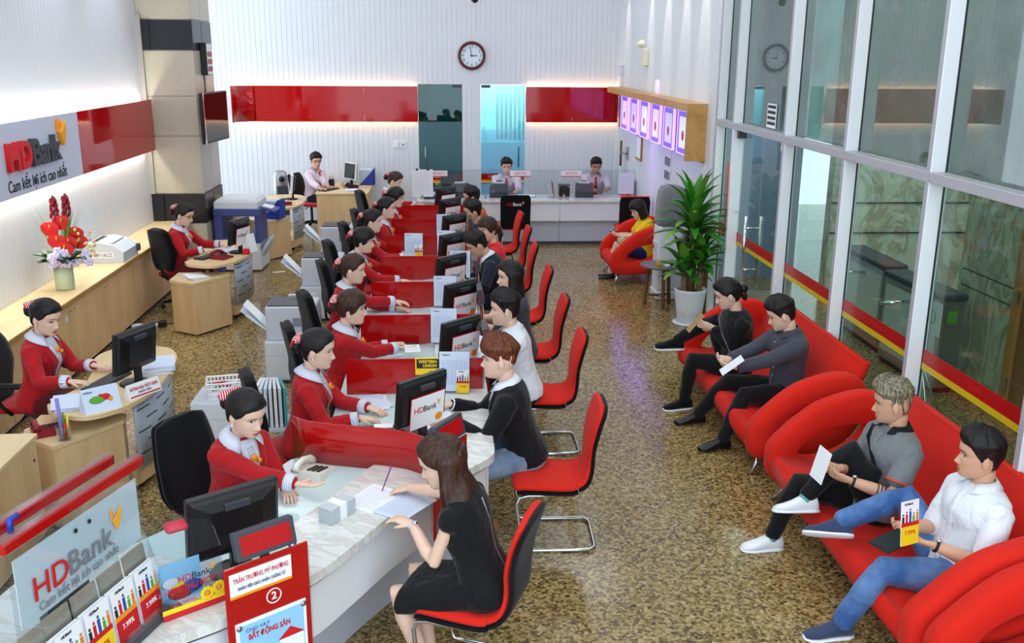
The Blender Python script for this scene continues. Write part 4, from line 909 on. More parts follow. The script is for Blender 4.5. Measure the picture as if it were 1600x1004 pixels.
            A, E, T, s = arms[0 if d[-1] == 'l' else 1]; r = (.031 if f else .036)+(.004 if sl == 'long' else 0); w_ = MB().smooth().tube([tuple(E.lerp(T, .93)), tuple(E.lerp(T, .985))], r, 12).build('watch', MATS['WATCH'] if f else BLKP, t)
            n_ = (T-E).normalized(); up = Vector((0, 0, 1)); up = (up-n_*up.dot(n_)).normalized(); MB().smooth().sphere(tuple(E.lerp(T, .957)+up*r), .016, 8, 6, (1, 1, .5)).build('dial', CHROME, w_)
        elif d == 'earring': q = MB().smooth(); q.M = HM; q.sphere((.078, -.004, -.042), .006, 6, 5); q.sphere((-.078, -.004, -.042), .006, 6, 5); q.build('earrings', PAPER, t)
        elif d == 'zip': wedge(.46, .02, .004, .004, .003, STEEL, 'zip', PI-.05)
        elif d == 'bag':
            q = MB().smooth(); c = tor(.20, -.15, .05, fat); q.at(*c, rx=.3).box(-.15, .15, -.03, .04, -.07, .08, .02); q.build('waist_bag', BLKF, t); q = MB().smooth()
            q.tube([tuple(tor(d_, a_, .008, fat)) for d_, a_ in ((.20, -.6), (.32, -.2), (.42, .25), (.485, .6))], .014, 6, flat=(1.2, .4)); q.build('strap', BLKF, t)
        elif d == 'stripes': 
            for A, E, T, s in arms:
                MB().smooth().tube([tuple(A.lerp(E, q)) for q in (.69, .73)], .086, 14).build('sleeve_band', MATS['ORBAND'], t)
        elif d == 'tattoo':
            A, E, T, s = arms[0]
            for q in (.22, .30, .38): MB().smooth().tube([tuple(E.lerp(T, q)), tuple(E.lerp(T, q+.035))], .0465-.02*(q-.2), 12).build('tattoo_band', MATS['TATT'], t)
        elif d == 'strap':
            MB().smooth().tube([tuple(tor(d_, a_, .006, fat)) for d_, a_ in ((.02, -1.2), (.15, -.75), (.30, -.15), (.42, .35), (.49, .75))], .016, 6, flat=(1.3, .35)).build('bag_strap', MATS['GRYC'], t)
    PEOPLE[label] = (t, arms, HC); return t
for k_, c_, r_ in (('SK1', (236, 196, 172), .45), ('SK2', (218, 168, 138), .48), ('SK3', (190, 136, 104), .5), ('EYEW', (240, 238, 234), .3), ('EYED', (30, 22, 20), .35), ('LIPF', (196, 48, 58), .35), ('LIPM', (186, 118, 104), .45), ('TIE', (206, 30, 34), .5), ('BLKC', (20, 20, 24), .85), ('WATCH', (204, 206, 212), .3), ('TATT', (84, 74, 74), .6), ('ORBAND', (222, 78, 44), .7)):
    mat(k_, c_, r_)
    if k_.startswith('SK'): MATS[k_].node_tree.nodes['Principled BSDF'].inputs['Subsurface Weight'].default_value = .0
m_hair('HBLK', (16, 13, 14), (40, 32, 32)); m_hair('HBRN', (40, 24, 18), (84, 52, 38)); m_hair('HRED', (70, 34, 20), (136, 74, 42)); m_hair('HASH', (58, 52, 40), (178, 170, 138))
m_cloth('BLAZER', (178, 22, 30)); m_cloth('MAROONC', (92, 20, 30)); m_cloth('BLACKC', (16, 16, 19)); m_cloth('NAVYC', (26, 32, 52)); m_cloth('WHITESH', (234, 238, 246)); m_cloth('PINKSH', (226, 206, 220)); m_cloth('GREYSH', (70, 72, 84)); m_cloth('POLO', (122, 126, 130)); NT(m_cloth('JEANS', (74, 112, 166))); m_cloth('LTJEANS', (132, 156, 182)); m_cloth('YELLOWT', (248, 206, 20)); m_cloth('NAVYSK', (30, 46, 110)); m_cloth('REDT', (226, 46, 50)); m_cloth('GRYC', (112, 112, 116)); m_cloth('CHAR', (66, 68, 76))
m_cloth('DKBLUE', (24, 30, 86))
m_stripes('SHIRTSTR', (240, 242, 250), (150, 160, 196), 60., 0); m_stripes('SCARF', (236, 232, 240), (70, 44, 84), 34., 2); m_stripes('BOW', (196, 26, 46), (244, 236, 230), 24., 3); mat('BOWR', (176, 22, 40), .6); m_stripes('ORPAT', (214, 110, 44), (90, 50, 30), 30., 3)

for k_, c1, c2 in (('JEANS', (56, 92, 150), (112, 150, 198)), ('LTJEANS', (104, 126, 154), (158, 178, 200))):
    t_ = NT(MATS[k_]); n_ = t_.n('ShaderNodeTexNoise', i_Scale=4.5, i_Detail=4.0); t_.l(t_.coord('Object'), n_.inputs['Vector']); r_ = t_.ramp(n_.outputs[0], [(.38, c1), (.68, c2)]); t_.l(r_.outputs[0], t_.b.inputs['Base Color'])
# ================================================================ the cast
RX, LX_ = -PI/2, PI/2                   # facing right (+x), facing left (-x)
BZ = dict(mat=MATS['BLAZER'], name='blazer', fold=.0045); SKM = dict(kind='skirt', mat=MATS['MAROONC'], name='skirt'); BSH = dict(mat=BLKP, low=True)
def teller(label, hx, hy, lean=.2, **k):
    rz = k.pop('rz', RX); fx, fy = -math.sin(rz), math.cos(rz); d = math.sin(lean)*.58+.045
    a = dict(sex='f', hip=.545, lean=lean, lean2=lean*.8, hair='HBLK', hairdo='bun', top=BZ, bottom=SKM, shoes=BSH, deco=('blazer', 'earring'), world=True, hl=(-.50, hy+.12, .80), hr=(-.52, hy-.14, .80), head=(0, .12, 0)); a.update(k)
    return person(label, hx-fx*d, hy-fy*d, rz, **a)
teller('woman in red blazer holding out an open hand, nearest teller', -1.141, 5.162, .26, rz=-2.214, hr=(-.82, 4.90, .865), hdr=(.98, -.05, -.10), pnr=(0, .25, 1), curl=(.5, .12), hl=(-.92, 5.02, .80), hdl=(.3, -.9, -.1), head=(.0, .32, .05), pr=(-.5, -.8, -.5))
teller('woman in red blazer with folded hands, second teller from the front', -0.884, 6.296, .16, hl=(-.56, 6.26, .80), hr=(-.60, 6.06, .80), hdl=(.85, -.45, -.1), hdr=(.95, .1, -.12), head=(-.12, .16, 0))
teller('woman in red blazer offering a paper, third teller from the front', -0.753, 7.380, .16, hair='HBRN', hairdo='bunbang', hl=(-.50, 7.72, .80), hr=(-.42, 7.48, .85), hdr=(1, 0, -.05), pnr=(0, .5, 1), curl=(.4, .2), head=(-.05, .10, 0))
teller('woman in red blazer reaching across desk, fourth teller from the front', -0.873, 8.816, .24, hair='HBRN', hr=(-.42, 8.93, .86), hdr=(1, 0, -.15), curl=(.4, .35), head=(-.08, .14, 0))
teller('woman in red blazer leaning forward, fifth teller from the front', -0.899, 10.216, .2, hairdo='bunbang', head=(-.05, .16, 0))
teller('woman in red blazer looking ahead, sixth teller from the front', -0.889, 11.404, .18)
teller('woman in red blazer with head raised, seventh teller from the front', -0.772, 12.370, .2, head=(-.05, .05, 0))
teller('woman in red blazer wearing glasses, eighth teller from the front', -0.717, 13.370, .22, hairdo='bunbang', deco=('blazer', 'glasses'), head=(-.1, .15, 0))
teller('woman in red blazer bending her head, farthest teller', -0.852, 15.266, .2, hair='HBRN', head=(-.15, .42, 0))
teller('seated woman in red blazer typing at the near reception desk', -3.034, 7.233, .16, rz=RX-.12, hl=(-2.74, 7.28, .80), hr=(-2.78, 6.90, .80), hdl=(.95, -.1, -.1), hdr=(.95, .1, -.1), head=(-.28, .30, 0), eyes='down', curl=(.35, .35))
teller('woman in red blazer and glasses typing at the middle reception desk', -3.239, 11.985, .18, rz=RX-.15, hl=(-2.86, 12.15, .80), hr=(-2.98, 11.80, .80), hdl=(.9, -.3, -.1), hdr=(.95, .1, -.1), head=(-.05, .32, 0), deco=('blazer', 'glasses', 'earring'), eyes='down')
TR = lambda m_, **k: dict(mat=MATS[m_], **k)
def cust(label, px, py, rz=LX_, **k):
    a = dict(sex='m', hip=.545, lean=.25, hair='HBLK', skin='SK2', shoes=dict(mat=BLKP), bottom=TR('BLACKC'), world=True, hl=(.06, py-.15, .81), hr=(.06, py+.15, .81), head=(0, .12, 0)); a.update(k)
    return person(label, px, py, rz, **a)
cust('woman in a sleeveless black dress writing on a form, back to camera', 0.178, 4.371, PI/2-.42, sex='f', skin='SK1', hair='HBRN', hairdo='halfup', top=dict(mat=MATS['BLACKC'], name='dress_top', sleeve='cap', fold=.002), bottom=dict(kind='skirt', mat=MATS['BLACKC'], len=.92, flare=.05, name='dress_skirt'), shoes=dict(mat=LGRY, low=True), lean=.30, hr=(-.26, 4.93, .825), hdr=(-.8, .25, -.25), hl=(-.20, 4.47, .84), hdl=(-.75, .45, .1), curl=(.5, .9), head=(.25, .34, 0), deco=('watchl', 'zip'), fl=(-.12, .30, .085), fr=(.02, .34, .085), pl=(.3, -.6, -1))
cust('man in black jacket and light jeans handling papers at the counter', 0.510, 6.044, LX_-.1, lean=.32, lean2=.22, hair='HRED', hairdo='undercut', skin='SK1', top=dict(mat=MATS['BLACKC'], name='jacket', fat=.018), bottom=TR('LTJEANS', name='jeans'), shoes=dict(mat=mat('tan_leather', (164, 104, 54), .45), low=False, sock=MATS['SK1']), hr=(.0, 6.22, .83), hl=(.02, 5.92, .82), hdr=(-1, .05, -.1), hdl=(-1, .1, .05), curl=(.6, .5), head=(.05, .02, 0), deco=('suit', 'watchl'), fl=(-.14, .26, .085), fr=(.10, .34, .085))
cust('man in a white shirt leaning on the counter, third customer', 0.597, 7.323, LX_, lean=.22, skin='SK1', top=dict(mat=MATS['WHITESH'], name='shirt'), hl=(.22, 7.38, .83), hr=(.20, 7.75, .83), head=(.02, .05, 0), deco=('shirt',))
cust('woman in a charcoal top sitting upright at the counter, fourth customer', 0.654, 8.398, LX_, sex='f', skin='SK1', hairdo='long', lean=.12, top=dict(mat=MATS['CHAR'], name='top', sleeve='elbow'), bottom=dict(kind='skirt', mat=MATS['BLACKC']), head=(.15, .05, 0), hl=(.22, 8.35, .80), hr=(.20, 8.55, .80), deco=('watchl',))
cust('man in dark navy suit bowing over the counter', 0.653, 10.344, LX_, lean=.45, lean2=.5, top=dict(mat=MATS['NAVYC'], name='suit_jacket', fat=.018), bottom=TR('NAVYC'), head=(.05, .50, 0), hl=(.14, 9.88, .82), hr=(.12, 10.2, .82), deco=('suit',), eyes='down')
cust('woman in red shirt turning her face to the camera', 0.607, 10.858, LX_, sex='f', skin='SK1', hair='HBRN', hairdo='pony', lean=.2, top=dict(mat=MATS['REDT'], name='shirt', sleeve='short'), head=(.62, .12, .12), deco=('strap',))
cust('man in a bright navy jacket at the counter, seventh customer', 0.528, 12.239, LX_, lean=.3, top=dict(mat=MATS['DKBLUE'], name='jacket'), head=(.1, .18, 0), skin='SK2')
cust('customer in an orange patterned shirt, farthest along the counter', 0.535, 13.453, LX_, lean=.3, top=dict(mat=MATS['ORPAT'], name='patterned_shirt'), head=(.05, .12, 0), skin='SK2')
# on the sofas
def sit(label, px, py, rz, **k):
    a = dict(sex='m', hip=.42, lean=-.15, lean2=.02, skin='SK1', world=True, head=(0, .3, 0), shoes=dict(mat=BLKP)); a.update(k); return person(label, px, py, rz, **a)
sit('man in black sweater, legs crossed, reading a brown leaflet', 2.600, 8.249, LX_+.05, lean=-.05, lean2=.15, hairdo='manbun', top=dict(mat=MATS['BLACKC'], name='sweater'), bottom=TR('BLACKC', kind='slim'), hl=(2.40, 8.34, .74), hr=(2.44, 8.62, .66), hdl=(-.95, .1, .25), pnl=(0, 1, .2), curl=(.8, .6), fr=(2.14, 8.66, .52, 1), kr=(.3, .2, .5), fl=(2.14, 8.22, .085, 1), fdr=(-1, .25, -.05), head=(-.22, .38, 0), eyes='down', shoes=dict(mat=BLKF, sole=PAPER), deco=('strap',))
sit('man in charcoal shirt and black trousers reading a sheet of paper', 2.815, 7.542, LX_+.12, lean=-.12, lean2=.08, hairdo='short', top=dict(mat=MATS['GREYSH'], name='shirt'), bottom=TR('BLACKC', kind='slim'), hl=(2.32, 7.36, .68), hr=(2.28, 7.50, .69), hdl=(-.9, .3, .1), hdr=(-.9, -.2, .1), pnl=(0, .6, .8), pnr=(0, -.6, .8), curl=(.8, .8), fr=(2.16, 7.84, .085, 1), fl=(2.22, 7.26, .085, 1), fdr=(-1, -.05, 0), fdl=(-1, -.1, 0), head=(-.36, .40, 0), eyes='down', shoes=dict(mat=mat('black_leather', (18, 18, 20), .22), low=False), deco=('shirt', 'watchl'))
sit('man in grey polo and white shoes holding papers, legs crossed', 2.661, 5.423, LX_+.1, lean=-.32, lean2=-.12, hair='HASH', hairdo='fade', skin='SK2', top=dict(mat=MATS['POLO'], name='polo_shirt', sleeve='short'), bottom=TR('BLACKC', kind='slim'), hl=(2.42, 5.24, .66), hr=(2.40, 5.38, .68), hdl=(-.9, .3, .25), hdr=(-.9, -.2, .2), pnl=(0, .7, .6), pnr=(0, -.7, .6), curl=(.85, .85), fl=(2.22, 5.42, .46, 1), kl=(.45, .5, 1), fr=(2.10, 5.62, .09, 1), fdl=(-1, .15, -.05), fdr=(-1, -.05, 0), kr=(.1, .5, 1), head=(-.48, .14, 0), shoes=dict(mat=mat('white_canvas', (240, 242, 244), .6), sole=PAPER, sock=mat('teal_sock', (110, 186, 180), .8)), deco=('polo', 'stripes', 'tattoo', 'watchl', 'bag'))
sit('man in white shirt and blue jeans with yellow leaflet', 2.769, 4.609, LX_+.05, lean=-.30, lean2=-.08, hairdo='short', skin='SK2', top=dict(mat=MATS['WHITESH'], name='shirt', sleeve='elbow'), bottom=TR('JEANS', name='jeans'), hl=(2.54, 4.44, .66), hr=(2.52, 4.64, .66), hdl=(-.85, .35, .1), hdr=(-.9, -.1, .1), pnl=(0, .5, .8), pnr=(0, -.5, .8), curl=(.7, .7), fr=(2.27, 5.02, .50, 1), kr=(.35, .1, .25), fl=(2.16, 4.62, .085, 1), kl=(-.1, .5, 1), fdr=(-.95, .30, -.05), fdl=(-1, -.05, 0), head=(-.34, .02, 0), shoes=dict(mat=m_fabric('blue_knit', (62, 72, 104)), sole=PAPER), deco=('shirt', 'watchl'))
sit('woman in yellow top and navy skirt looking at her phone', 2.83, 13.45, LX_+.1, sex='f', hip=.40, sc=.97, lean=.0, lean2=.26, hairdo='bob', top=dict(mat=MATS['YELLOWT'], name='top', sleeve='short'), bottom=dict(kind='skirt', mat=MATS['NAVYSK'], len=.85), hl=(2.44, 13.52, .62), hr=(2.44, 13.68, .62), hdl=(-.8, .3, .2), hdr=(-.8, -.3, .2), pnl=(0, .5, .8), pnr=(0, -.5, .8), curl=(.8, .8), fl=(2.32, 13.50, .085, 1), fr=(2.34, 13.64, .085, 1), head=(.15, .45, 0), eyes='down', shoes=dict(mat=BLKP, low=True))
# men behind the desks
def clerk(label, px, py, rz, **k):
    a = dict(sex='m', hip=.545, lean=.12, skin='SK2', hairdo='short', top=dict(mat=MATS['PINKSH'], name='shirt'), bottom=TR('BLACKC'), shoes=dict(mat=BLKP), deco=('shirt', 'tie'), world=True); a.update(k); return person(label, px, py, rz, **a)
clerk('bespectacled man in pink shirt and striped red tie at straight desk', -2.475, 17.940, RX-.55, hl=(-2.20, 17.52, .80), hr=(-2.28, 17.30, .80), hdl=(.9, -.4, -.1), hdr=(.9, -.2, -.1), head=(-.55, .12, 0), deco=('shirt', 'tie', 'glasses'), skin='SK2')
clerk('cashier in pink shirt and red tie in front of glass door', 1.038, 17.462, PI, lean=.3, hl=(1.22, 16.74, .82), hr=(.92, 16.78, .82), hdl=(-.5, -.8, -.1), hdr=(.5, -.8, -.1), head=(0, .18, 0), eyes='down')
clerk('cashier in pink shirt and red tie at right end of cashier counter', 2.656, 17.566, PI, lean=.3, skin='SK3', hl=(2.82, 16.74, .82), hr=(2.52, 16.76, .82), hdl=(-.5, -.8, -.1), hdr=(.5, -.8, -.1), head=(0, .25, 0), eyes='down')
# staff chairs
def och(label, x, y, rz, m_=DKRF, **k): return office_chair(label, (x, y, 0), rz, m_, **k)
och('black office chair of the nearest teller', -1.33, 5.30, -2.214+.1, tall=1.07)
for i, (x, y) in enumerate(((-1.06, 6.40), (-.97, 7.58), (-1.0, 8.66), (-1.0, 9.98), (-1.07, 11.1), (-1.02, 12.32), (-.97, 13.36), (-1.07, 15.24))): och('black office chair of the %s teller from the front' % ORD[i+1], x, y, RX+random.uniform(.3, .5), DKRF, tall=1.07)
och('black office chair with armrests at the near reception desk', -3.30, 7.45, RX-.1, arms=True); och('black office chair with red seat at the middle reception desk', -3.32, 12.12, -.70, tall=1.05); och('black office chair of the bespectacled man', -2.50, 17.80, RX-.4)
# ================================================================ lettering helpers, logo
def bounds(me): xs = [v.co.x for v in me.vertices]; return min(xs), max(xs)
def logo(parent, M, h, dark=INKG, depth=.001, mark=True, center=True, bold=.0, red=INKR, width=None):
    """HD (red) Bank (dark) and the two-leaf mark, laid in the XY plane of M, cap height about h"""
    if width:
        q = [bounds(text_mesh(t_, h/.70, 0, 0, 'LEFT')) for t_ in ('HD', 'Bank')]; h = h*width/sum(b_-a_ for a_, b_ in q)
    s = h/.70; a = text_mesh('HD', s, depth, bold, 'LEFT'); b = text_mesh('Bank', s, depth, bold, 'LEFT'); a0, a1 = bounds(a); b0, b1 = bounds(b)
    wt_ = (a1-a0)+(b1-b0)+s*.06; x = -wt_/2 if center else 0
    for me, m_, x0, off_ in ((a, red, a0, 0), (b, dark, b0, a1-a0+s*.06)):
        me.transform(Matrix.Translation((x-x0+off_, 0, 0))); me.materials.clear(); me.materials.append(m_); o = link('lettering', me, parent); o.matrix_local = M
    if mark:
        k = h*.95; ox, oy = x+wt_+h*.02, h*.62
        for pts, m_ in (([(-.05, .12), (.0, .42), (.10, .78), (.17, .56), (.30, .30), (.10, .24)], INKO), ([(.10, -.02), (.34, .06), (.60, .22), (1.0, .62), (.96, .15), (.82, -.28), (.58, -.72), (.45, -.78), (.28, -.45)], mat('ink_amber', (250, 172, 40), .5))):
            b_ = MB(); b_.prism([(ox+p[0]*k*.75, oy+p[1]*k*.75) for p in pts], -depth, depth); o = b_.build('logo_mark', m_, parent); o.matrix_local = M
    return wt_
def lines_mesh(parent, w_, h_, n, M, m_=INKG, cols=0, name='print'):
    b = MB(); b.M = M
    for i in range(n):
        y = h_*(.5-(i+.5)/n); ww = w_*(.5 if (i % 5) else .42); b.raw([(-w_/2, y, 0), (-w_/2+ww*2, y, 0), (-w_/2+ww*2, y+.0016, 0), (-w_/2, y+.0016, 0)], [(0, 1, 2, 3)])
    for j in range(cols):
        x = -w_/2+w_*(j+.5)/cols; b.raw([(x, -h_/2, 0), (x+.0014, -h_/2, 0), (x+.0014, h_/2*.8, 0), (x, h_/2*.8, 0)], [(0, 1, 2, 3)])
    return b.build(name, m_, parent)
# ================================================================ sign boards on the left wall
sb = thing('wall_sign_board', 'long white and red sign board with raised HDBank letters on left wall', 'sign', (-4.05, 0, 1.80))
MB().box(-.02, .005, 5.0, 11.08, 0, .685, .003).build('white_panel', mat('sign_white', (206, 214, 236), .3), sb); MB().box(-.02, .005, 11.085, 13.86, 0, .685, .003).build('red_panel', REDG, sb); MB().box(-.10, -.02, 5.1, 13.8, .2, .48).build('mount', DGRY, sb)
ML = lambda y, z: Matrix.Translation((.03, y, z)) @ Matrix.Rotation(PI/2, 4, 'Z') @ Matrix.Rotation(PI/2, 4, 'X')
logo(sb, ML(9.82, .36), .245, mat('sign_charcoal', (60, 66, 74), .4), .022, bold=.012, red=mat('sign_red', (214, 22, 30), .35)); text('Cam kết lợi ích cao nhất', .16, INK, sb, ML(9.90, .10) @ Matrix.Translation((0, 0, -.022)), .002, width=1.42)
area('sign_light_up', (-4.115, 10.6, 2.40), 6.2, 42, rot=(PI, 0, PI/2), color=(1, .95, .82), sy=.03); area('sign_light_down', (-4.115, 10.6, 1.88), 6.2, 36, rot=(0, 0, PI/2), color=(1, .94, .78), sy=.03)
# ================================================================ pillar: television and notice
tv = thing('television', 'flat black television hung on side of the stone pillar', 'television', (-3.27, 14.12, 1.90), -.10)
MB().box(-.03, .03, -.50, .50, 0, .68, .008).build('case', BLKP, tv); MB().box(.03, .033, -.48, .48, .03, .66).build('screen', mat('tv_screen', (22, 14, 16), .05), tv); MB().box(.028, .036, -.50, -.485, 0, .68).build('edge_trim', CHROME, tv); MB().box(-.12, -.03, -.1, .1, .2, .45).build('bracket', DGRY, tv)
ib = thing('notice_board', 'small framed notice with three red bars on stone pillar', 'sign', (-3.43, 14.42, 2.80))
MB().box(0, .08, -.16, .16, 0, .44, .004).build('case', BLKP, ib); MB().box(.08, .083, -.15, .15, .01, .43).build('sheet', PAPER, ib)
for k in range(3): MB().box(.083, .085, -.14, .14, .05+k*.10, .12+k*.10).build('bar', mat('faded_red', (176, 90, 96)), ib)
MB().smooth().tube([(-3.44, 14.42, 2.56), (-3.44, 14.42, 2.80)], .006, 6).build('cable', BLKP, None)['label'] = 'thin black cable hanging below notice on stone pillar'; bpy.data.objects['cable']['category'] = 'cable'
# ================================================================ clock, switch, camera on the back wall
ck = thing('wall_clock', 'round white clock with dark red wooden rim on back wall', 'clock', (.457, YB-.02, 3.075))
def disc(b, r, y0, y1, n=36, x=0, z=0, r2=None): b.loft([[(x+q*math.cos(2*PI*i/n), yy, z+q*math.sin(2*PI*i/n)) for i in range(n)] for yy, q in ((y1, r), (y0, r2 or r))]); return b
MB().smooth().tube([(.228*math.cos(2*PI*i/40), -.02, .228*math.sin(2*PI*i/40)) for i in range(40)], .028, 8, closed=True).build('rim', mat('cherry_wood', (86, 22, 22), .25), ck)
disc(MB(), .215, -.018, .0).build('face', mat('clock_face', (224, 232, 244), .4), ck)
for k in range(1, 13): a = PI/2-k*PI/6; text(str(k), .07, INK, ck, TM(.165*math.cos(a), -.020, .165*math.sin(a), -PI/2))
for L, w_, a in ((.10, .014, 0), (.165, .010, PI/2+.22)): b = MB(); b.M = Matrix.Rotation(-a, 4, 'Y'); b.box(-.03, L, -.026, -.023, -w_/2, w_/2); b.build('hand', INK, ck)
disc(MB(), .014, -.03, -.022, 12).build('hub', INK, ck)
sw = thing('switch_plate', 'white double switch plate on back wall left of glass door', 'switch', (-.90, YB-.006, 1.40)); MB().box(-.12, -.005, -.012, 0, 0, .12, .003).build('plate', LGRY, sw); MB().box(.005, .12, -.012, 0, 0, .12, .003).build('plate', LGRY, sw); MB().box(-.09, -.035, -.016, -.012, .03, .09).build('rocker', PAPER, sw); disc(MB(), .018, -.016, -.012, 12, .065, .06).build('socket', INKG, sw)
# ================================================================ right wall: lit frames in a wooden box
lb = thing('framed_light_box', 'wooden wall box holding six violet-lit frames on right wall', 'display case', (XR, 0, 1.85))
WB = m_wood('box_wood', (206, 158, 92), (178, 128, 66)); y0, y1 = 12.0, 18.1
MB().box(-.26, 0, y0, y1, .60, .70).build('top_board', WB, lb); MB().box(-.26, 0, y0-.03, y0, -.0, .70).build('end_board', WB, lb); MB().box(-.03, 0, y0, y1, 0, .60).build('back_board', mat('box_back', (150, 120, 150), .5), lb); MB().box(-.05, 0, y0, y1, -.02, 0).build('bottom_board', WB, lb)
for k in range(6):
    yc = 12.62+k*.86; f = MB().box(-.14, -.115, yc-.30, yc+.30, .03, .57).build('lit_frame', mat('violet_acrylic', (120, 90, 220), .4, emit=.6), lb)
    for a in (yc-.31, yc+.295): MB().box(-.15, -.11, a, a+.015, .02, .58).build('glow_edge', PURP, f)
    for z in (.02, .57): MB().box(-.15, -.11, yc-.31, yc+.31, z, z+.012).build('glow_edge', PURP, f)
    MB().box(-.143, -.14, yc-.2, yc+.2, .10, .50).build('certificate', mat('certificate%d' % (k % 3), [(228, 222, 250), (206, 192, 244), (236, 210, 236)][k % 3], .4, emit=.55), f)
    MB().smooth().sphere((-.143, yc, .26), .07, 8, 6, (.05, 1, 1)).build('emblem', mat('emblem_red', (206, 84, 110), .5), f); lines_mesh(f, .3, .12, 5, Matrix.Translation((-.1445, yc, .42)) @ Matrix.Rotation(-PI/2, 4, 'Z') @ Matrix.Rotation(PI/2, 4, 'X'), NAVYP)
area('frame_glow_light', (XR-.25, 15, 1.95), 5, 5, rot=(0, PI/2-.3, PI), color=(.55, .4, 1), sy=.3)
em = thing('emergency_light', 'cream emergency lamp with two heads on right wall', 'lamp', (XR, 15.85, 2.95)); MB().box(-.08, 0, -.13, .13, 0, .26, .01).build('case', mat('cream_plastic', (232, 226, 200), .5), em)
for s in (-1, 1): MB().smooth().at(-.07, s*.10, .30, ry=-.9, rz=s*.4).lathe([(.02, 0), (.05, .03), (.055, .09)], 12).build('lamp_head', MATS['cream_plastic'], em)
tag(MB().box(XR-.07, XR, 17.9, 18.1, 2.75, 2.95, .01).build('wall_sensor', GRYP), 'small grey sensor box high on right wall near corner', 'sensor')
d3 = struct(MB().box(XR+.01, XR+.03, 17.87, 18.39, .01, 2.49).build('door_3', mat('pale_blue_door', (176, 208, 226), .3))); MB().box(XR-.02, XR+.01, 17.86, 17.92, 0, 2.5).build('door_frame', ALU, d3)
lv = thing('door_lever', 'steel lever handle on plate by the corner door', 'handle', (XR, 17.2, 1.42)); MB().box(-.012, 0, -.1, .1, -.12, .12, .003).build('plate', STEEL, lv); MB().smooth().tube([(-.01, 0, 0), (-.07, 0, 0), (-.07, .3, .0)], .015).build('lever', STEEL, lv); MB().smooth().tube([(-.07, .32, -.25), (-.07, .32, .2)], .02).build('pull_bar', DKWOOD, lv)
pf = thing('picture_frame', 'narrow gold picture frame below the lit frames', 'picture', (XR, 16.12, 1.42)); 
MB().box(-.03, 0, -.22, .22, 0, .42).build('frame', mat('gold_frame', (170, 128, 58), .35), pf); MB().box(-.033, -.03, -.18, .18, .04, .38).build('certificate', PAPER, pf)
for y, z, w_, h_, lab in ((15.05, 1.36, .24, .40, 'plain notice sheet on right wall beside the gold frame'), (14.0, 1.25, .42, .62, 'notice with rows of small photographs above the water dispenser'), (11.85, 1.45, .22, .34, 'small notice sheet on right wall next to the glass wall')):
    t = thing('wall_notice', lab, 'sign', (XR-.001, y, z), 0, 'paper notices on the right wall'); MB().box(-.006, 0, -w_/2, w_/2, 0, h_).build('sheet', mat('notice_paper', (226, 222, 240), .6), t); lines_mesh(t, w_*.8, h_*.8, 9, Matrix.Translation((-.0075, 0, h_/2)) @ Matrix.Rotation(-PI/2, 4, 'Z') @ Matrix.Rotation(PI/2, 4, 'X'))
    if w_ > .4:
        for r in range(2):
            for c in range(4): MB().box(-.009, -.0065, -.17+c*.09, -.10+c*.09, .12+r*.2, .24+r*.2).build('photo', mat('photo%d' % (c % 2), [(120, 120, 136), (90, 84, 96)][c % 2]), t)
# ================================================================ plant, dispenser, side table
LEAF = mat('leaf_green', (52, 128, 36), .35); LEAF2 = mat('leaf_pale', (104, 164, 58), .35); BARK = m_wood('bark', (150, 122, 86), (96, 74, 50), (1, 1, 4))
def leaf(b, base, d, L, w_, droop, seg=7):
    d = Vector(d).normalized(); p = Vector(base); side = d.cross(Vector((0, 0, 1))); side = side.normalized() if side.length > .05 else Vector((1, 0, 0)); g = []
    for i in range(seg+1):
        q = i/seg; ww = w_*math.sin(PI*min(1, .12+q*.86))**.8*(1-.3*q); up = side.cross(d).normalized(); g.append([tuple(p-side*ww+up*ww*.35), tuple(p), tuple(p+side*ww+up*ww*.35)])
        p = p+d*(L/seg); d = (d+Vector((0, 0, -droop/seg*(.3+1.6*q)))).normalized()
    b.sheet(g)
pt = thing('potted_plant', 'tall green corn plant in white pot by glass wall', 'plant', (2.89, 11.12, 0))
MB().smooth().lathe([(.12, .02), (.145, .03), (.165, .2), (.19, .40), (.195, .43), (.18, .435), (.17, .40), (.165, .38)], 28).build('pot', mat('white_ceramic', (228, 234, 242), .12), pt); MB().smooth().lathe([(.19, 0), (.20, .02), (.17, .025)], 24).build('saucer', MATS['white_ceramic'], pt); MB().cyl(0, 0, .36, .385, .168, 20).build('soil', mat('soil', (54, 42, 32), .9), pt)
random.seed(5); crowns = [((-.01, -.02), 1.18, .040, 40, .56), ((-.06, .05), .98, .034, 0, 0), ((.09, -.05), .80, .040, 24, .40), ((-.09, -.06), .68, .036, 24, .40), ((.04, .07), 1.02, .034, 20, .44)]
for (cx, cy), h_, r_, n_, L_ in crowns:
    st = MB().smooth().tube([(cx, cy, .35), (cx*1.05, cy*1.05, h_*.6), (cx*1.1, cy*1.1, h_)], r_, 10).build('cane', BARK, pt)
    for k in range(n_):
        a = k*2.4+random.random()*.5; e = .15+1.25*(k/n_); bz = h_-.10+.26*(k/n_)*(1 if n_ > 30 else .6)
        b = MB().smooth(); leaf(b, (cx*1.1, cy*1.1, bz), (math.cos(a)*math.cos(e), math.sin(a)*math.cos(e), math.sin(e)), L_*random.uniform(.8, 1.1), .072, 1.3); b.build('leaf', LEAF if k % 4 else LEAF2, st)
tag(MB().box(3.06, 3.16, 11.36, 11.50, 0, .62).build('brown_board', DKWOOD), 'dark brown board leaning behind the plant pot', 'board')
wd_ = thing('water_dispenser', 'white water dispenser with grey fabric cover beside armchair', 'water dispenser', (2.90, 12.42, 0))
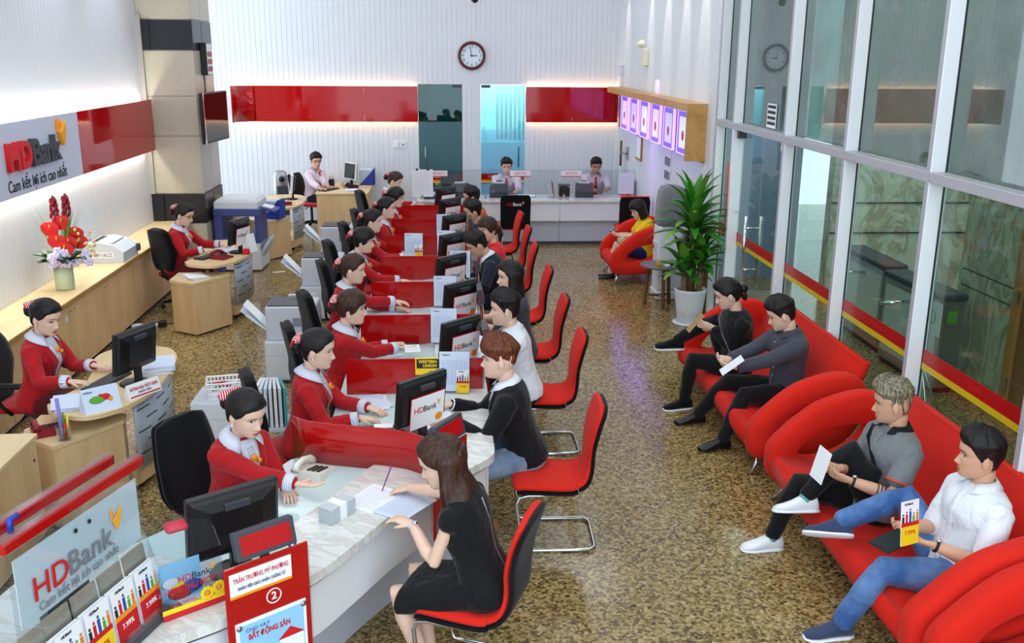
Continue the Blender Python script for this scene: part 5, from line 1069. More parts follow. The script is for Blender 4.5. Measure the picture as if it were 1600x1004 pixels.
MB().box(-.17, .17, -.17, .17, .12, .98, .02).build('body', LGRY, wd_); MB().box(-.185, .185, -.185, .185, 0, .12, .02).build('base', LGRY, wd_); MB().box(-.19, -.17, -.1, .1, .62, .76).build('tap_recess', GRYP, wd_); MB().smooth().at(-.20, .03, .66).cyl(0, 0, 0, .05, .012, 8).build('tap', INKR, wd_)
MB().smooth().loft([[(sx*q, sy*q, z) for sx, sy in [(math.copysign(abs(math.cos(u))**.45, math.cos(u)), math.copysign(abs(math.sin(u))**.45, math.sin(u))) for u in [2*PI*i/24 for i in range(24)]]] for q, z in ((.175, .98), (.185, 1.05), (.18, 1.25), (.16, 1.42), (.13, 1.48), (.05, 1.50))]).build('cover', m_fabric('grey_cover', (132, 132, 138)), wd_)
st = thing('side_table', 'round dark side table on three wooden legs by plant', 'table', (2.70, 11.95, 0)); MB().lathe([(.25, .52), (.26, .53), (.26, .545), (.25, .55)], 32).build('table_top', mat('grey_top', (104, 104, 100), .3), st)
for k in range(3): a = 2*PI*k/3+.6; c, s = math.cos(a), math.sin(a); MB().tube([(c*.15, s*.15, .52), (c*.19, s*.19, 0)], .024, 4).build('leg', DKWOOD, st)
MB().tube([(.0, 0, .14), (.18*math.cos(.6), .18*math.sin(.6), .14)], .018, 4).build('stretcher', DKWOOD, st); MB().tube([(.18*math.cos(.6+2.09), .18*math.sin(.6+2.09), .14), (0, 0, .14), (.18*math.cos(.6-2.09), .18*math.sin(.6-2.09), .14)], .018, 4).build('stretcher', DKWOOD, st)
tag(MB().smooth().lathe([(.035, 0), (.042, .06), (.038, .06), (.032, .01)], 14, 2.66, 11.83, .55).build('orange_cup', mat('orange_glass', (250, 178, 20), .2)), 'small orange cup on dark side table', 'cup')
tag(MB().smooth().lathe([(.05, 0), (.06, .02), (.03, .025)], 14, 2.76, 11.80, .55).build('ash_tray', GRYP), 'small pale ashtray on dark side table', 'ashtray')
# ================================================================ things on the left cabinets
vs_ = thing('flower_vase', 'tall glass vase with red and lilac flowers on left worktop', 'vase', (-3.88, 9.80, .80), -1.19)
MB().smooth().lathe([(.085, 0), (.092, .02), (.092, .26), (.088, .26), (.084, .02)], 24).build('vase', mat('ribbed_glass', (206, 214, 178), .15, alpha=.8), vs_)
fl = vs_; random.seed(9)
def stem(p, q, r=.005): MB().smooth().tube([(p[0]*.2, p[1]*.2, .06), tuple((Vector(p)+Vector((p[0]*.2, p[1]*.2, .06)))/2+Vector((0, 0, .03))), p], r, 5).build('stem', LEAF, fl)
for p in ((-.0, -.02, .86), (.03, .09, .88)):
    stem(p, 0, .008); b = MB().smooth()
    for k in range(18): a = k*2.4; h_ = k/18; b.sphere((p[0]+.035*math.cos(a)*(1-.4*h_), p[1]+.035*math.sin(a)*(1-.4*h_), p[2]-.13+h_*.2), .022, 6, 4, (.8, .8, 1.4))
    b.build('ginger_flower', mat('ginger_red', (150, 16, 40), .45), fl)
for p in ((.05, -.08, .64), (.09, -.03, .52), (.11, .07, .50), (.07, .14, .58), (.13, .03, .44), (.08, .17, .50), (.06, .03, .70)):
    stem(p, 0); b = MB().smooth(); n = 14; ring = [(p[0]+.06*math.cos(2*PI*i/n)*.55, p[1]+.085*math.cos(2*PI*i/n), p[2]+.075*math.sin(2*PI*i/n)*(1.15 if math.sin(2*PI*i/n) < 0 else .8)) for i in range(n)]
    b.raw([(p[0]+.012, p[1], p[2])]+ring, [(0, 1+i, 1+(i+1) % n) for i in range(n)]); f = b.build('anthurium', mat('anthurium_red', (200, 28, 28), .3), fl); MB().smooth().tube([(p[0]+.01, p[1], p[2]), (p[0]+.06, p[1], p[2]+.035)], .007, 5).build('spadix', YEL, f)
for k in range(26):
    p = (.09+.07*random.random(), -.10+.34*random.random(), .27+.17*random.random()); b = MB().smooth()
    for j in range(5): a = 2*PI*j/5+k; b.sphere((p[0], p[1]+.026*math.cos(a), p[2]+.026*math.sin(a)), .022, 6, 4, (.4, 1, 1))
    b.sphere((p[0]+.010, p[1], p[2]), .008, 5, 4); b.build('orchid', mat('orchid_lilac', (226, 214, 244), .5), fl)
for k in range(14):
    a = k*.9; b = MB().smooth(); leaf(b, (.03*math.cos(a), .03*math.sin(a), .26), (math.cos(a)*(1 if math.cos(a) > 0 else .3), math.sin(a), .25+.5*random.random()), .26, .075, .6); b.build('leaf', mat('dark_leaf', (28, 84, 34), .3), fl)
for k in range(16):
    a = random.random()*6.28; b = MB().smooth(); long_ = k < 8
    leaf(b, (.02*math.cos(a), .02*math.sin(a), .26), (math.cos(a)*(.35 if math.cos(a) > 0 else .1), math.sin(a)*.35, 1) if long_ else (abs(math.cos(a)), math.sin(a), .35), .62 if long_ else .22, .014 if long_ else .055, .5); b.build('leaf', LEAF2 if long_ else mat('dark_leaf', (28, 84, 34), .3), fl)
for k in range(30): p = (.06+.06*random.random(), .14+.18*random.random(), .32+.30*random.random()); b = MB().smooth(); b.sphere(p, .017, 6, 4); b.build('blossom', mat('cream_blossom', (232, 226, 150), .5) if k % 3 else mat('peach_blossom', (240, 176, 140), .5), fl)
dp = thing('dot_printer', 'pale grey dot matrix printer on left worktop', 'printer', (-3.92, 11.32, .80), .0)
PR = [(-.22, 0), (.22, 0), (.23, .12), (.12, .20), (-.05, .235), (-.2, .21), (-.23, .12)]
b = MB(); b.loft([[(x, -.27, z) for x, z in PR], [(x, .27, z) for x, z in PR]]); b.build('case', GRYP, dp); MB().box(-.05, .10, -.2, .2, .215, .225).build('cover', LGRY, dp); MB().box(-.14, -.08, -.18, .18, .21, .232).build('paper_slot', INK, dp); MB().box(.15, .26, .20, .26, .05, .13).build('knob_recess', DGRY, dp); MB().box(-.12, .12, -.273, -.27, .06, .12).build('label', PAPER, dp); text('629.118.CZ', .05, INK, dp, TM(0, -.2745, .09, -PI/2), width=.2)
# ================================================================ office machines and desk things
def monitor(label, loc, rz, w_=.40, h_=.31, sticker=True, tilt=.12, silver=False):
    t = thing('monitor', label, 'monitor', loc, rz, 'desk monitors'); b = MB().smooth(); b.lathe([(.11, 0), (.115, .008), (.10, .018), (.02, .03)], 20); b.build('base', BLKP, t)
    MB().box(-.03, .03, -.05, -.015, .02, .22, .006).build('neck', BLKP, t); z = .115
    P_ = MB().at(0, .0, z, rx=tilt).box(-w_/2, w_/2, -.022, .018, 0, h_, .006).build('bezel', LGRY if silver else BLKP, t)
    MB().at(0, .0, z, rx=tilt).box(-w_/2+.018, w_/2-.018, .0182, .020, .022, h_-.018).build('screen', SCREEN, P_)
    b = MB().at(0, 0, z, rx=tilt); b.loft([[(sx*k*w_/2, y, h_/2+sz*q*h_/2) for sx, sz in ((-1, -1), (1, -1), (1, 1), (-1, 1))] for k, q, y in ((.96, .95, -.022), (.9, .86, -.04), (.55, .6, -.062))][::-1]); b.build('back_shell', BLKP, t)
    MB().at(0, 0, z, rx=tilt).box(-.06, .06, -.064, -.05, h_*.78, h_*.88).build('carry_slot', DGRY, t)
    if sticker:
        b = MB().at(0, 0, z, rx=tilt); s = b.box(-.145, .145, -.070, -.064, -.01, h_*.68, .004).build('sticker_board', INKR, t); b = MB().at(0, 0, z, rx=tilt).box(-.14, .14, -.0715, -.070, -.005, h_*.68-.005).build('sticker_face', PAPER, s)
        M = Matrix.Translation((0, 0, z)) @ Matrix.Rotation(tilt, 4, 'X') @ Matrix.Translation((-.02, -.0725, h_*.38)) @ Matrix.Rotation(PI/2, 4, 'X'); logo(s, M, .040, INK)
        MB().at(0, 0, z, rx=tilt).smooth().sphere((.10, -.071, .035), .035, 10, 6, (1, .06, .8)).build('flower_print', INKO, s)
    return t
def phone(label, loc, rz, m_, dark=INK):
    t = thing('telephone', label, 'telephone', loc, rz, 'desk telephones'); b = MB(); S_ = [(-.10, 0), (.10, 0), (.10, .022), (-.10, .06)]
    b.loft([[(-.09, y, z) for y, z in [(p[0], p[1]) for p in S_]], [(.09, y, z) for y, z in [(p[0], p[1]) for p in S_]]]); b.build('body', m_, t)
    MB().smooth().tube([(-.065, -.11, .062), (-.065, -.08, .085), (-.065, 0, .092), (-.065, .08, .068), (-.065, .11, .04)], [.026, .02, .017, .02, .026], 8).build('handset', m_, t)
    k = MB()
    for r in range(4):
        for c in range(3): y = -.05+r*.032; z = .06-(y+.1)*.19; k.box(-.015+c*.03, .005+c*.03, y-.01, y+.01, z-.002, z+.006)
    k.build('keys', dark, t); MB().smooth().tube([(-.07, .11, .03), (-.13, .12, .01), (-.15, .02, .008), (-.13, -.08, .008)], .005, 6).build('cord', m_, t); return t
def keyboard(label, loc, rz):
    t = thing('keyboard', label, 'keyboard', loc, rz, 'computer keyboards'); MB().box(-.22, .22, -.075, .075, 0, .016, .005).build('case', BLKP, t); k = MB()
    for r in range(5):
        for c in range(14): k.box(-.21+c*.03, -.185+c*.03, -.066+r*.026, -.045+r*.026, .016, .022)
    o = k.build('keys', DGRY, t); return t
def mouse(label, loc): return tag(MB().smooth().at(*loc).sphere((0, 0, .015), .05, 10, 6, (.6, 1, .32)).build('computer_mouse', BLKP), label, 'mouse', 'computer mice')
def papers(label, loc, rz, w_=.21, d=.30, h_=.004, m_=PAPER, name='paper_sheet', n=1, cat='paper'):
    if n == 1:
        t = thing(name, label, cat, loc, rz, 'papers on the desks'); MB().box(-w_/2, w_/2, -d/2, d/2, 0, h_).build('sheet', m_, t); lines_mesh(t, w_*.8, d*.8, 10, Matrix.Translation((0, 0, h_+.0008))); return t
    t = thing('paper_stack', label, 'papers', loc, rz, 'papers on the desks')
    for k in range(n): a = random.uniform(-.14, .14); MB().at(random.uniform(-.012, .012), random.uniform(-.012, .012), k*h_, a).box(-w_/2, w_/2, -d/2, d/2, .0002, h_).build('sheet', m_ if k % 2 else PAPERB, t)
    return t
def form_stand(label, loc, rz, brochure=True, h_=.30, w_=.215):
    t = thing('form_stand', label, 'document stand', loc, rz, 'upright forms on the counter'); MB().at(0, 0, 0, rx=-.10).box(-w_/2-.006, w_/2+.006, .004, .010, 0, h_+.006).build('acrylic_back', ACRYL, t); MB().box(-w_/2, w_/2, -.03, .07, 0, .006).build('foot', ACRYL, t)
    s = MB().at(0, 0, 0, rx=-.10).box(-w_/2, w_/2, 0, .003, .01, h_).build('form_sheet', PAPERB, t); M = Matrix.Rotation(-.10, 4, 'X') @ Matrix.Translation((0, -.0012, h_*.5)) @ Matrix.Rotation(PI/2, 4, 'X'); lines_mesh(s, w_*.86, h_*.62, 14, M, mat('form_blue', (150, 166, 200), .7), 6); text('HDBank', .016, INK, s, M @ Matrix.Translation((-w_*.28, h_*.42, 0)))
    if brochure: leaflet(t, Matrix.Translation((w_*.28, -.018, .004)) @ Matrix.Rotation(-.06, 4, 'X'), .09, .17)
    return t
def leaflet(parent, M, w_, h_, name='leaflet', style=0):
    b = MB(); b.M = M; o = b.box(-w_/2, w_/2, -.002, .001, 0, h_).build(name, PAPER, parent)
    b = MB(); b.M = M; b.box(-w_/2, w_/2, -.0028, -.002, 0, h_*.45); b.build('yellow_field' if style == 0 else 'red_field', YEL if style == 0 else INKR, o)
    b = MB(); b.M = M; b.box(-w_/2, w_/2, -.0032, -.0028, h_*.43, h_*.52); b.build('band', INKR if style == 0 else INKO, o)
    for k in range(5):
        b = MB(); b.M = M; x = -w_*.4+k*w_*.2; b.box(x-w_*.06, x+w_*.06, -.0032, -.0026, h_*.52, h_*(.66+.05*(k % 3))); b.smooth().sphere((x, -.003, h_*(.70+.05*(k % 3))), w_*.05, 6, 4, (1, .1, 1)); b.build('printed_figure', [INK, INKR, mat('fig_blue', (50, 80, 160)), GRN, mat('fig_orange', (230, 130, 50))][k], o)
    Mt = M @ Matrix.Translation((-w_*.1, -.0034, h_*.93)) @ Matrix.Rotation(PI/2, 4, 'X'); text('HDBank', h_*.07, INK, o, Mt); 
    text('7.99%', h_*.13, INKR if style == 0 else PAPER, o, M @ Matrix.Translation((0, -.0034, h_*.28)) @ Matrix.Rotation(PI/2, 4, 'X')); return o
def red_sign(label, loc, rz, lines=(), number=None, led=True, w_=.34, h_=.62, poster=False):
    """local: faces -y, base at the lower edge"""
    t = thing('red_place_sign', label, 'sign', loc, rz, 'red place signs on the counter edge'); MB().box(-w_/2, w_/2, 0, .012, 0, h_, .004).build('board', REDP, t); MB().box(-w_/2+.01, w_/2+.012, .012, .03, h_*.05, h_*.95).build('acrylic_back', ACRYL, t)
    np_ = MB().box(-w_/2+.02, w_/2-.09 if number else w_/2-.03, -.006, 0, h_-.145, h_-.03).build('name_plate', PAPER, t); MB().box(-w_/2+.02, w_/2-.09 if number else w_/2-.03, -.0075, -.006, h_-.145, h_-.133).build('red_line', INKO, np_)
    xc = -.035 if number else -.005; wid = w_-.14 if number else w_-.08
    for (tx, s_, z, m_) in lines: text(tx, s_, m_, np_, TM(xc, -.0078, h_-z, -PI/2), width=wid*(1 if s_ > .028 else .86))
    if number: text(number, .05, PAPER, t, TM(.02, -.003, h_-.20, -PI/2), bold=.001); b = MB().smooth(); b.tube([(.02+.034*math.cos(2*PI*i/24), -.002, h_-.20+.034*math.sin(2*PI*i/24)) for i in range(24)], .003, 5, closed=True); b.build('number_ring', PAPER, t)
    if poster:
        p = MB().box(-w_/2+.03, w_/2-.03, -.008, -.001, .02, h_-.27, .001).build('poster', PAPER, t); MB().box(-w_/2+.045, w_/2-.045, -.0095, -.008, .16, h_-.285).build('sky_print', BLUEP, p); MB().box(-w_/2+.045, w_/2-.045, -.0096, -.008, .03, .17).build('grass_print', GRN, p); MB().box(.03, w_/2-.05, -.0105, -.0085, .15, .235).build('house_print', PAPER, p); b = MB(); b.raw([(.02, -.0107, .235), (w_/2-.045, -.0107, .235), (.085, -.0107, .285)], [(0, 1, 2)]); b.build('roof_print', INKR, p)
        text('CHO VAY', .026, mat('ink_blue', (80, 120, 170)), p, TM(-.07, -.011, h_-.315, -PI/2)); text('BẤT ĐỘNG SẢN', .036, INKR, p, TM(-.015, -.011, h_-.35, -PI/2), width=.20, bold=.0008)
        for k, (x, z) in enumerate(((-.10, .05), (-.055, .085), (-.005, .10), (.05, .13))): b = MB().smooth(); b.sphere((x, -.011, z), .022, 8, 6, (1, .15, 1.1)); q = b.build('face_print', MATS['SK1'], p); b = MB().smooth(); b.sphere((x, -.0115, z+.012), .023, 8, 6, (1, .15, .8)); b.build('hair_print', INK, q); b = MB(); b.box(x-.03, x+.03, -.0105, -.0096, z-.06, z-.02); b.build('shirt_print', [INKR, PAPER, BLUEP, PAPER][k], q)
        for x in (-w_/2+.045, w_/2-.045): MB().smooth().sphere((x, -.012, h_-.29), .014, 8, 6, (1, .5, 1)).build('screw_cap', STEEL, p)
    if led:
        L = MB().at(0, .02, h_+.075, rx=-.25).box(-.14, .14, -.025, .02, -.06, .065, .004).build('led_display', DGRY, t); MB().at(0, .02, h_+.075, rx=-.25).box(-.118, .118, -.0265, -.025, -.04, .045).build('led_panel', mat('led_red', (170, 10, 18), .3, emit=.35), L); d = MB().at(0, .02, h_+.075, rx=-.25)
        for i in range(9): d.box(-.118, .118, -.0272, -.0265, -.038+i*.0092, -.0368+i*.0092)
        d.build('dot_rows', mat('led_dark', (90, 6, 12), .4), L); MB().box(-.02, .02, .015, .03, h_-.05, h_+.04).build('led_bracket', DGRY, t)
    return t
def laser_printer(label, loc, rz):
    t = thing('laser_printer', label, 'printer', loc, rz, 'printers behind the tellers'); MB().box(-.24, .24, -.20, .20, 0, .34, .012).build('case', GRYP, t); MB().box(-.22, .16, -.18, .18, .34, .352).build('lid', DGRY, t); MB().box(.02, .14, -.201, -.199, .14, .23).build('vent', mat('vent_grey', (140, 146, 156)), t)
    MB().at(-.24, 0, .08, ry=-.9).box(0, .012, -.14, .14, 0, .26).build('paper_tray', LGRY, t); MB().at(-.26, 0, .12, ry=-.75).box(0, .006, -.105, .105, 0, .30).build('paper', PAPER, t); MB().at(-.28, 0, .12, ry=-.95).box(0, .006, -.10, .10, 0, .27).build('paper', PAPERB, t); return t
def basket(label, loc, rz):
    t = thing('plastic_basket', label, 'basket', loc, rz, 'white baskets behind the tellers'); n = 9; b = MB()
    R0 = [(-.13, -.10), (.13, -.10), (.13, .10), (-.13, .10)]; b.prism([(x*.85, y*.85) for x, y in R0], 0, .006)
    for (p, q) in zip(R0, R0[1:]+R0[:1]):
        for i in range(n): k = i/n; x, y = lerp(p[0], q[0], k), lerp(p[1], q[1], k); b.tube([(x*.85, y*.85, 0), (x, y, .13)], .005, 4)
    for z, s in ((.045, .89), (.09, .95), (.13, 1.0)): b.tube([(x*s, y*s, z) for x, y in R0], .008, 5, closed=True)
    b.build('lattice', PAPER, t)
    for k in range(7): MB().at(random.uniform(-.07, .07), random.uniform(-.05, .05), .05+.01*k, random.random()*3, random.uniform(-.3, .3)).box(-.05, .05, -.012, .012, 0, .015).build('stamp', [INKR, PAPER, GRN, INKR, PAPERB, INKR, LGRY][k], t)
    return t
def teller_cabinet(label, loc, w_=.5, d=.55, h_=.42):
    t = thing('printer_cabinet', label, 'cabinet', loc, 0, 'grey printer cabinets behind the tellers'); MB().box(-w_/2, w_/2, -d/2, d/2, .03, h_, .004).build('body', GRYP, t); MB().box(-w_/2+.01, w_/2-.01, -d/2-.006, -d/2, .05, h_-.14).build('drawer', LGRY, t); MB().box(-w_/2+.01, w_/2-.01, -d/2-.006, -d/2, h_-.13, h_-.01).build('drawer', LGRY, t); MB().box(-w_/2+.03, w_/2-.03, -d/2+.03, d/2-.03, 0, .03).build('plinth', DGRY, t); return t
def receipt(label, loc, rz):
    t = thing('slip_printer', label, 'printer', loc, rz, 'slip printers on the teller desks'); b = MB(); S_ = [(-.10, 0), (.10, 0), (.10, .04), (.03, .075), (-.10, .06)]
    b.loft([[(-.17, y, z) for y, z in S_], [(.17, y, z) for y, z in S_]]); b.build('case', DGRY, t); MB().box(-.12, .12, -.06, .02, .066, .074).build('slot', BLKP, t); MB().box(-.07, .05, -.02, .05, .072, .077).build('slip', PAPER, t); return t
# ---- on the teller counter
monitor('large black monitor with bare back beside the suggestion box, nearest one', (-1.02, 4.14, .787), .62, .44, .33, False)
MONS = [(-.20, 5.74), (.06, 7.06), (.08, 8.28), (.0, 9.42), (.02, 10.62), (.05, 11.92), (.0, 13.26), (-.06, 14.4)]
for i, (x, y) in enumerate(MONS): monitor('black monitor with a logo card on its back, %s along the counter' % ORD[i+1], (x, y, .787), .78)
FST = [(.03, 6.57, 1), (-.05, 7.78, 1), (-.04, 8.99, 0), (-.42, 11.42, 1), (-.03, 11.42, 0), (-.05, 12.62, 0), (.12, 10.2, 0)]
for i, (x, y, br) in enumerate(FST): form_stand('upright printed form %s' % ['with a yellow leaflet before the second screen', 'with leaflets before the third screen', 'without leaflet before the fourth screen', 'with leaflets at the tellers\' side of the sixth screen', 'on the ledge before the sixth screen', 'on the ledge before the seventh screen', 'on the ledge before the fifth screen'][i], (x, y, .787 if x > -.13 else .757), -.05, bool(br))
red_sign('red place sign numbered 2 with a poster, nearest the camera', (-.80, 3.82, .38), .66, (('TRẦN TRƯƠNG MỸ PHƯỢNG', .032, .065, INKR), ('NHÂN VIÊN GIAO NHẬN CHỨNG TỪ', .022, .105, mat('ink_navy', (50, 60, 120)))), '2', True, .40, .66, True)
red_sign('red place sign with display beside the writing woman in black', (.0, 5.02, .52), 1.02, (('NGUYỆT TH. THANH', .034, .07, INKR), ('GIAO DỊCH VIÊN', .022, .11, MATS['ink_navy'])), '3', True, .36, .52)
for i, y in enumerate((6.86, 8.08, 9.30, 10.55, 11.75, 12.95)): red_sign('red place sign seen edge-on by the %s screen' % ORD[i+1], (.29, y+.12, .50), PI/2, (('GIAO DỊCH VIÊN', .03, .08, INKR),), str(i+4), True, .30, .54)
phone('cream telephone before the bowed red screen', (-.80, 5.27, .757), -.35, mat('cream_white', (236, 232, 220), .4))
for i, (x, y) in enumerate(((-.42, 5.84), (-.38, 7.05), (-.36, 8.06))): receipt('dark grey slip printer at the %s teller place' % ORD[i+1], (x, y-.02, .757), .05)
bn = thing('banknote_bundle', 'thick bundle of banknotes bound with a white band', 'banknotes', (-.60, 4.68, .786), .95); MB().box(-.095, .095, -.045, .045, 0, .085, .003).build('notes', mat('note_grey', (196, 204, 206), .7), bn); MB().box(-.025, .025, -.047, .047, -.0005, .087).build('paper_band', PAPER, bn)
for z in range(8): MB().box(-.0955, .0955, -.0455, .0455, .008+z*.01, .009+z*.01).build('note_edge', INKG, bn)
papers('form being filled in by the woman in black', (-.43, 4.88, .786), -.55); papers('second form sheet under the writing hand', (-.25, 4.78, .7865), -.62, m_=PAPERB)
tag(MB().smooth().tube([(-.385, 4.965, .79), (-.33, 5.0, .93)], [.003, .005], 6).build('pen', mat('mauve_pen', (140, 60, 130), .3)), 'mauve pen in the hand of the woman in black', 'pen')
papers('white sheet between the hands of the man in black jacket', (-.08, 6.04, .787), .2); papers('white slip offered by the third teller', (-.30, 7.42, .86), .1, .12, .2, .002); papers('leaflet on the desk of the fourth teller', (-.55, 8.40, .757), .2, .3, .2, .004, YEL); tag(MB().at(-.45, 9.85, .757).box(-.04, .04, -.03, .03, 0, .05, .006).build('stamp_pad', BLUPL), 'small blue stamp pad on the fifth teller desk', 'stamp')
tag(MB().smooth().at(-.36, 7.76, .758).box(-.10, .10, -.03, .03, 0, .05, .012).build('card_tray', mat('dark_red_tray', (60, 12, 16), .3)), 'dark red card tray at the third screen', 'tray')
for i in range(9): papers('loose white papers on the %s teller desk' % ORD[i], ((-.55, [4.72, 6.45, 7.62, 8.8, 9.9, 11.2, 12.35, 13.5, 14.6][i], .757)), .3*i, .2, .28, .003, n=3)
keyboard('black keyboard behind the nearest monitor', (-1.05, 4.52, .757), .6)
pc = thing('pen_holder', 'two blue-capped pens in holder behind red display', 'pen holder', (-.74, 4.10, .787)); MB().box(-.03, .03, -.02, .02, 0, .03).build('block', BLKP, pc)
for dx in (-.012, .014): p = MB().smooth().tube([(dx, 0, .03), (dx, 0, .14)], .005, 6).build('pen', PAPER, pc); MB().smooth().tube([(dx, 0, .14), (dx, 0, .165)], .006, 6).build('cap', BLUPL, p)
# ---- behind the tellers
for i, (x, y) in enumerate(((-1.52, 9.35), (-1.50, 11.62), (-1.54, 13.75))):
    teller_cabinet('grey cabinet under the %s printer behind the tellers' % ORD[i], (x, y, 0), .55, .5, .42); laser_printer('grey laser printer with paper in its tray, %s behind the tellers' % ORD[i], (x-.02, y, .42), .0)
teller_cabinet('low cabinet with basket and files behind the second teller', (-1.78, 7.35, 0), .45, .4, .52); basket('white basket of stamps behind the second teller', (-1.78, 7.33, .52), .2); basket('white basket of stamps beside the nearest printer', (-1.52, 9.80, .57), .1); teller_cabinet('low cabinet with basket behind the fourth teller', (-1.52, 9.80, 0), .34, .3, .57)
for k in range(7): tag(MB().at(-1.51+.03*k, 7.33, .0, rz=.05*k).box(-.01, .012, -.15, .13, .30, .62).build('file_folder', [PAPER, LGRY, PAPERB, LGRY, PAPER, LGRY, mat('teal_folder', (70, 170, 176))][k]), 'file folder standing in rack behind the second teller', 'folder', 'file folders behind the second teller')
rk = thing('file_rack', 'small grey rack holding files behind the second teller', 'rack', (-1.42, 7.33, 0)); MB().box(-.13, .13, -.17, .16, .27, .295).build('shelf', GRYP, rk); [MB().box(x, x+.015, y, y+.015, 0, .27).build('leg', GRYP, rk) for x in (-.12, .10) for y in (-.15, .13)]
# ---- near reception desk
monitor('black monitor on the near reception desk, back to camera', (-2.34, 6.98, .75), 1.15, .42, .32, False); keyboard('black keyboard under the hands of the near receptionist', (-2.56, 7.02, .75), PI/2-.25)
cl = thing('desk_calendar', 'tent calendar with green and red picture on near reception desk', 'calendar', (-2.42, 6.46, .75), .72)
b = MB(); b.loft([[(-.125, -.07, 0), (-.125, .05, 0), (-.125, .0, .16)], [(.125, -.07, 0), (.125, .05, 0), (.125, .0, .16)]]); b.build('card', PAPERB, cl)
CM = Matrix.Translation((0, -.037, .08)) @ Matrix.Rotation(PI/2-.41, 4, 'X')
for (x, y, r, s_, m_) in ((-.03, 0, .035, (1.6, .8, .05), GRN), (.03, .01, .026, (1.4, .9, .06), INKR), (.06, -.01, .018, (1, 1, .08), INKO), (.0, .02, .016, (1.2, 1, .08), INKR)): b = MB().smooth(); b.M = CM; b.sphere((x, y, 0), r, 10, 6, s_); b.build('printed_picture', m_, cl)
text('HDBank', .018, INK, cl, CM @ Matrix.Translation((-.08, .06, .002)))
nm = thing('name_plate', 'white name plate with red line on near reception desk edge', 'name plate', (-2.22, 6.74, .75), .98); b = MB(); b.loft([[(-.14, -.045, 0), (-.14, .03, 0), (-.14, -.01, .105)], [(.14, -.045, 0), (.14, .03, 0), (.14, -.01, .105)]]); b.build('card', PAPER, nm)
NM = Matrix.Translation((0, -.0295, .055)) @ Matrix.Rotation(PI/2-.32, 4, 'X'); text('HUỲNH HOA THÚY OANH', .034, INKR, nm, NM @ Matrix.Translation((0, .012, .001)), width=.24); text('NHÂN VIÊN', .02, MATS['ink_navy'], nm, NM @ Matrix.Translation((0, -.018, .001)), width=.11); b = MB(); b.M = NM; b.box(-.13, .13, -.045, -.036, 0, .002); b.build('red_line', INKR, nm)
papers('stack of white papers at the left end of near desk', (-2.66, 6.55, .75), .4, h_=.006, n=5); papers('tall stack of papers with coloured tabs on near desk', (-2.27, 7.32, .75), .2, .22, .3, .009, n=7)
cp = thing('pen_cup', 'clear cup of highlighters and pens on pedestal', 'pen cup', (-2.59, 6.23, .62)); MB().smooth().lathe([(.05, 0), (.052, .1), (.049, .1), (.046, .01)], 18).build('cup', ACRYL, cp)
for k, (m_, h_) in enumerate(((YEL, .17), (mat('pink_pen', (240, 90, 150)), .15), (GRN, .18), (BLUPL, .14), (INK, .13), (mat('lilac_ruler', (150, 130, 210)), .30), (INKR, .12))): a = k*.9; MB().smooth().tube([(.02*math.cos(a), .02*math.sin(a), .01), (.035*math.cos(a), .035*math.sin(a), h_)], .008 if k != 5 else .014, 6).build('pen', m_, cp)
phone('dark red telephone on the near pedestal', (-2.76, 6.36, .62), .5, MAROON)
# ---- middle reception desk
monitor('black monitor with logo card on middle reception desk', (-2.58, 11.86, .75), 1.2, .40, .31); keyboard('black keyboard on the middle reception desk', (-2.86, 11.62, .75), PI/2-.5); phone('dark red telephone on the middle reception desk', (-2.70, 11.52, .75), -.4, MAROON); papers('papers under the hands of the woman in glasses', (-2.76, 11.98, .75), .3, n=3); papers('loose leaflets and papers on the middle pedestal', (-2.92, 11.10, .62), .6, .2, .3, .004, n=6)
tc = thing('tent_card', 'white tent card standing on the middle reception desk', 'sign', (-2.44, 11.92, .75), 1.2); b = MB(); b.loft([[(-.08, -.05, 0), (-.08, .05, 0), (-.08, 0, .22)], [(.08, -.05, 0), (.08, .05, 0), (.08, 0, .22)]]); b.build('card', PAPER, tc); tag(MB().at(-2.46, 11.74, .75).box(-.04, .04, -.03, .03, 0, .07, .01).build('red_box', INKR), 'small red box on the middle reception desk', 'box')
pw = thing('power_strip', 'white power strip with cable on floor by cabinets', 'power strip', (-3.55, 11.2, 0), .05); MB().box(-.18, .12, -.03, .03, 0, .035, .006).build('case', PAPER, pw); MB().box(.13, .22, -.04, .04, 0, .07, .01).build('adapter', BLKP, pw); MB().smooth().tube([(.2, 0, .03), (.3, .1, .01), (.35, .4, .008)], .006, 6).build('cord', BLKP, pw)
tag(MB().at(-2.5, 14.1, .0, .3).box(-.09, .09, -.02, .02, .001, .006).build('paper_scrap', PAPER), 'scrap of white paper lying on the floor', 'paper')
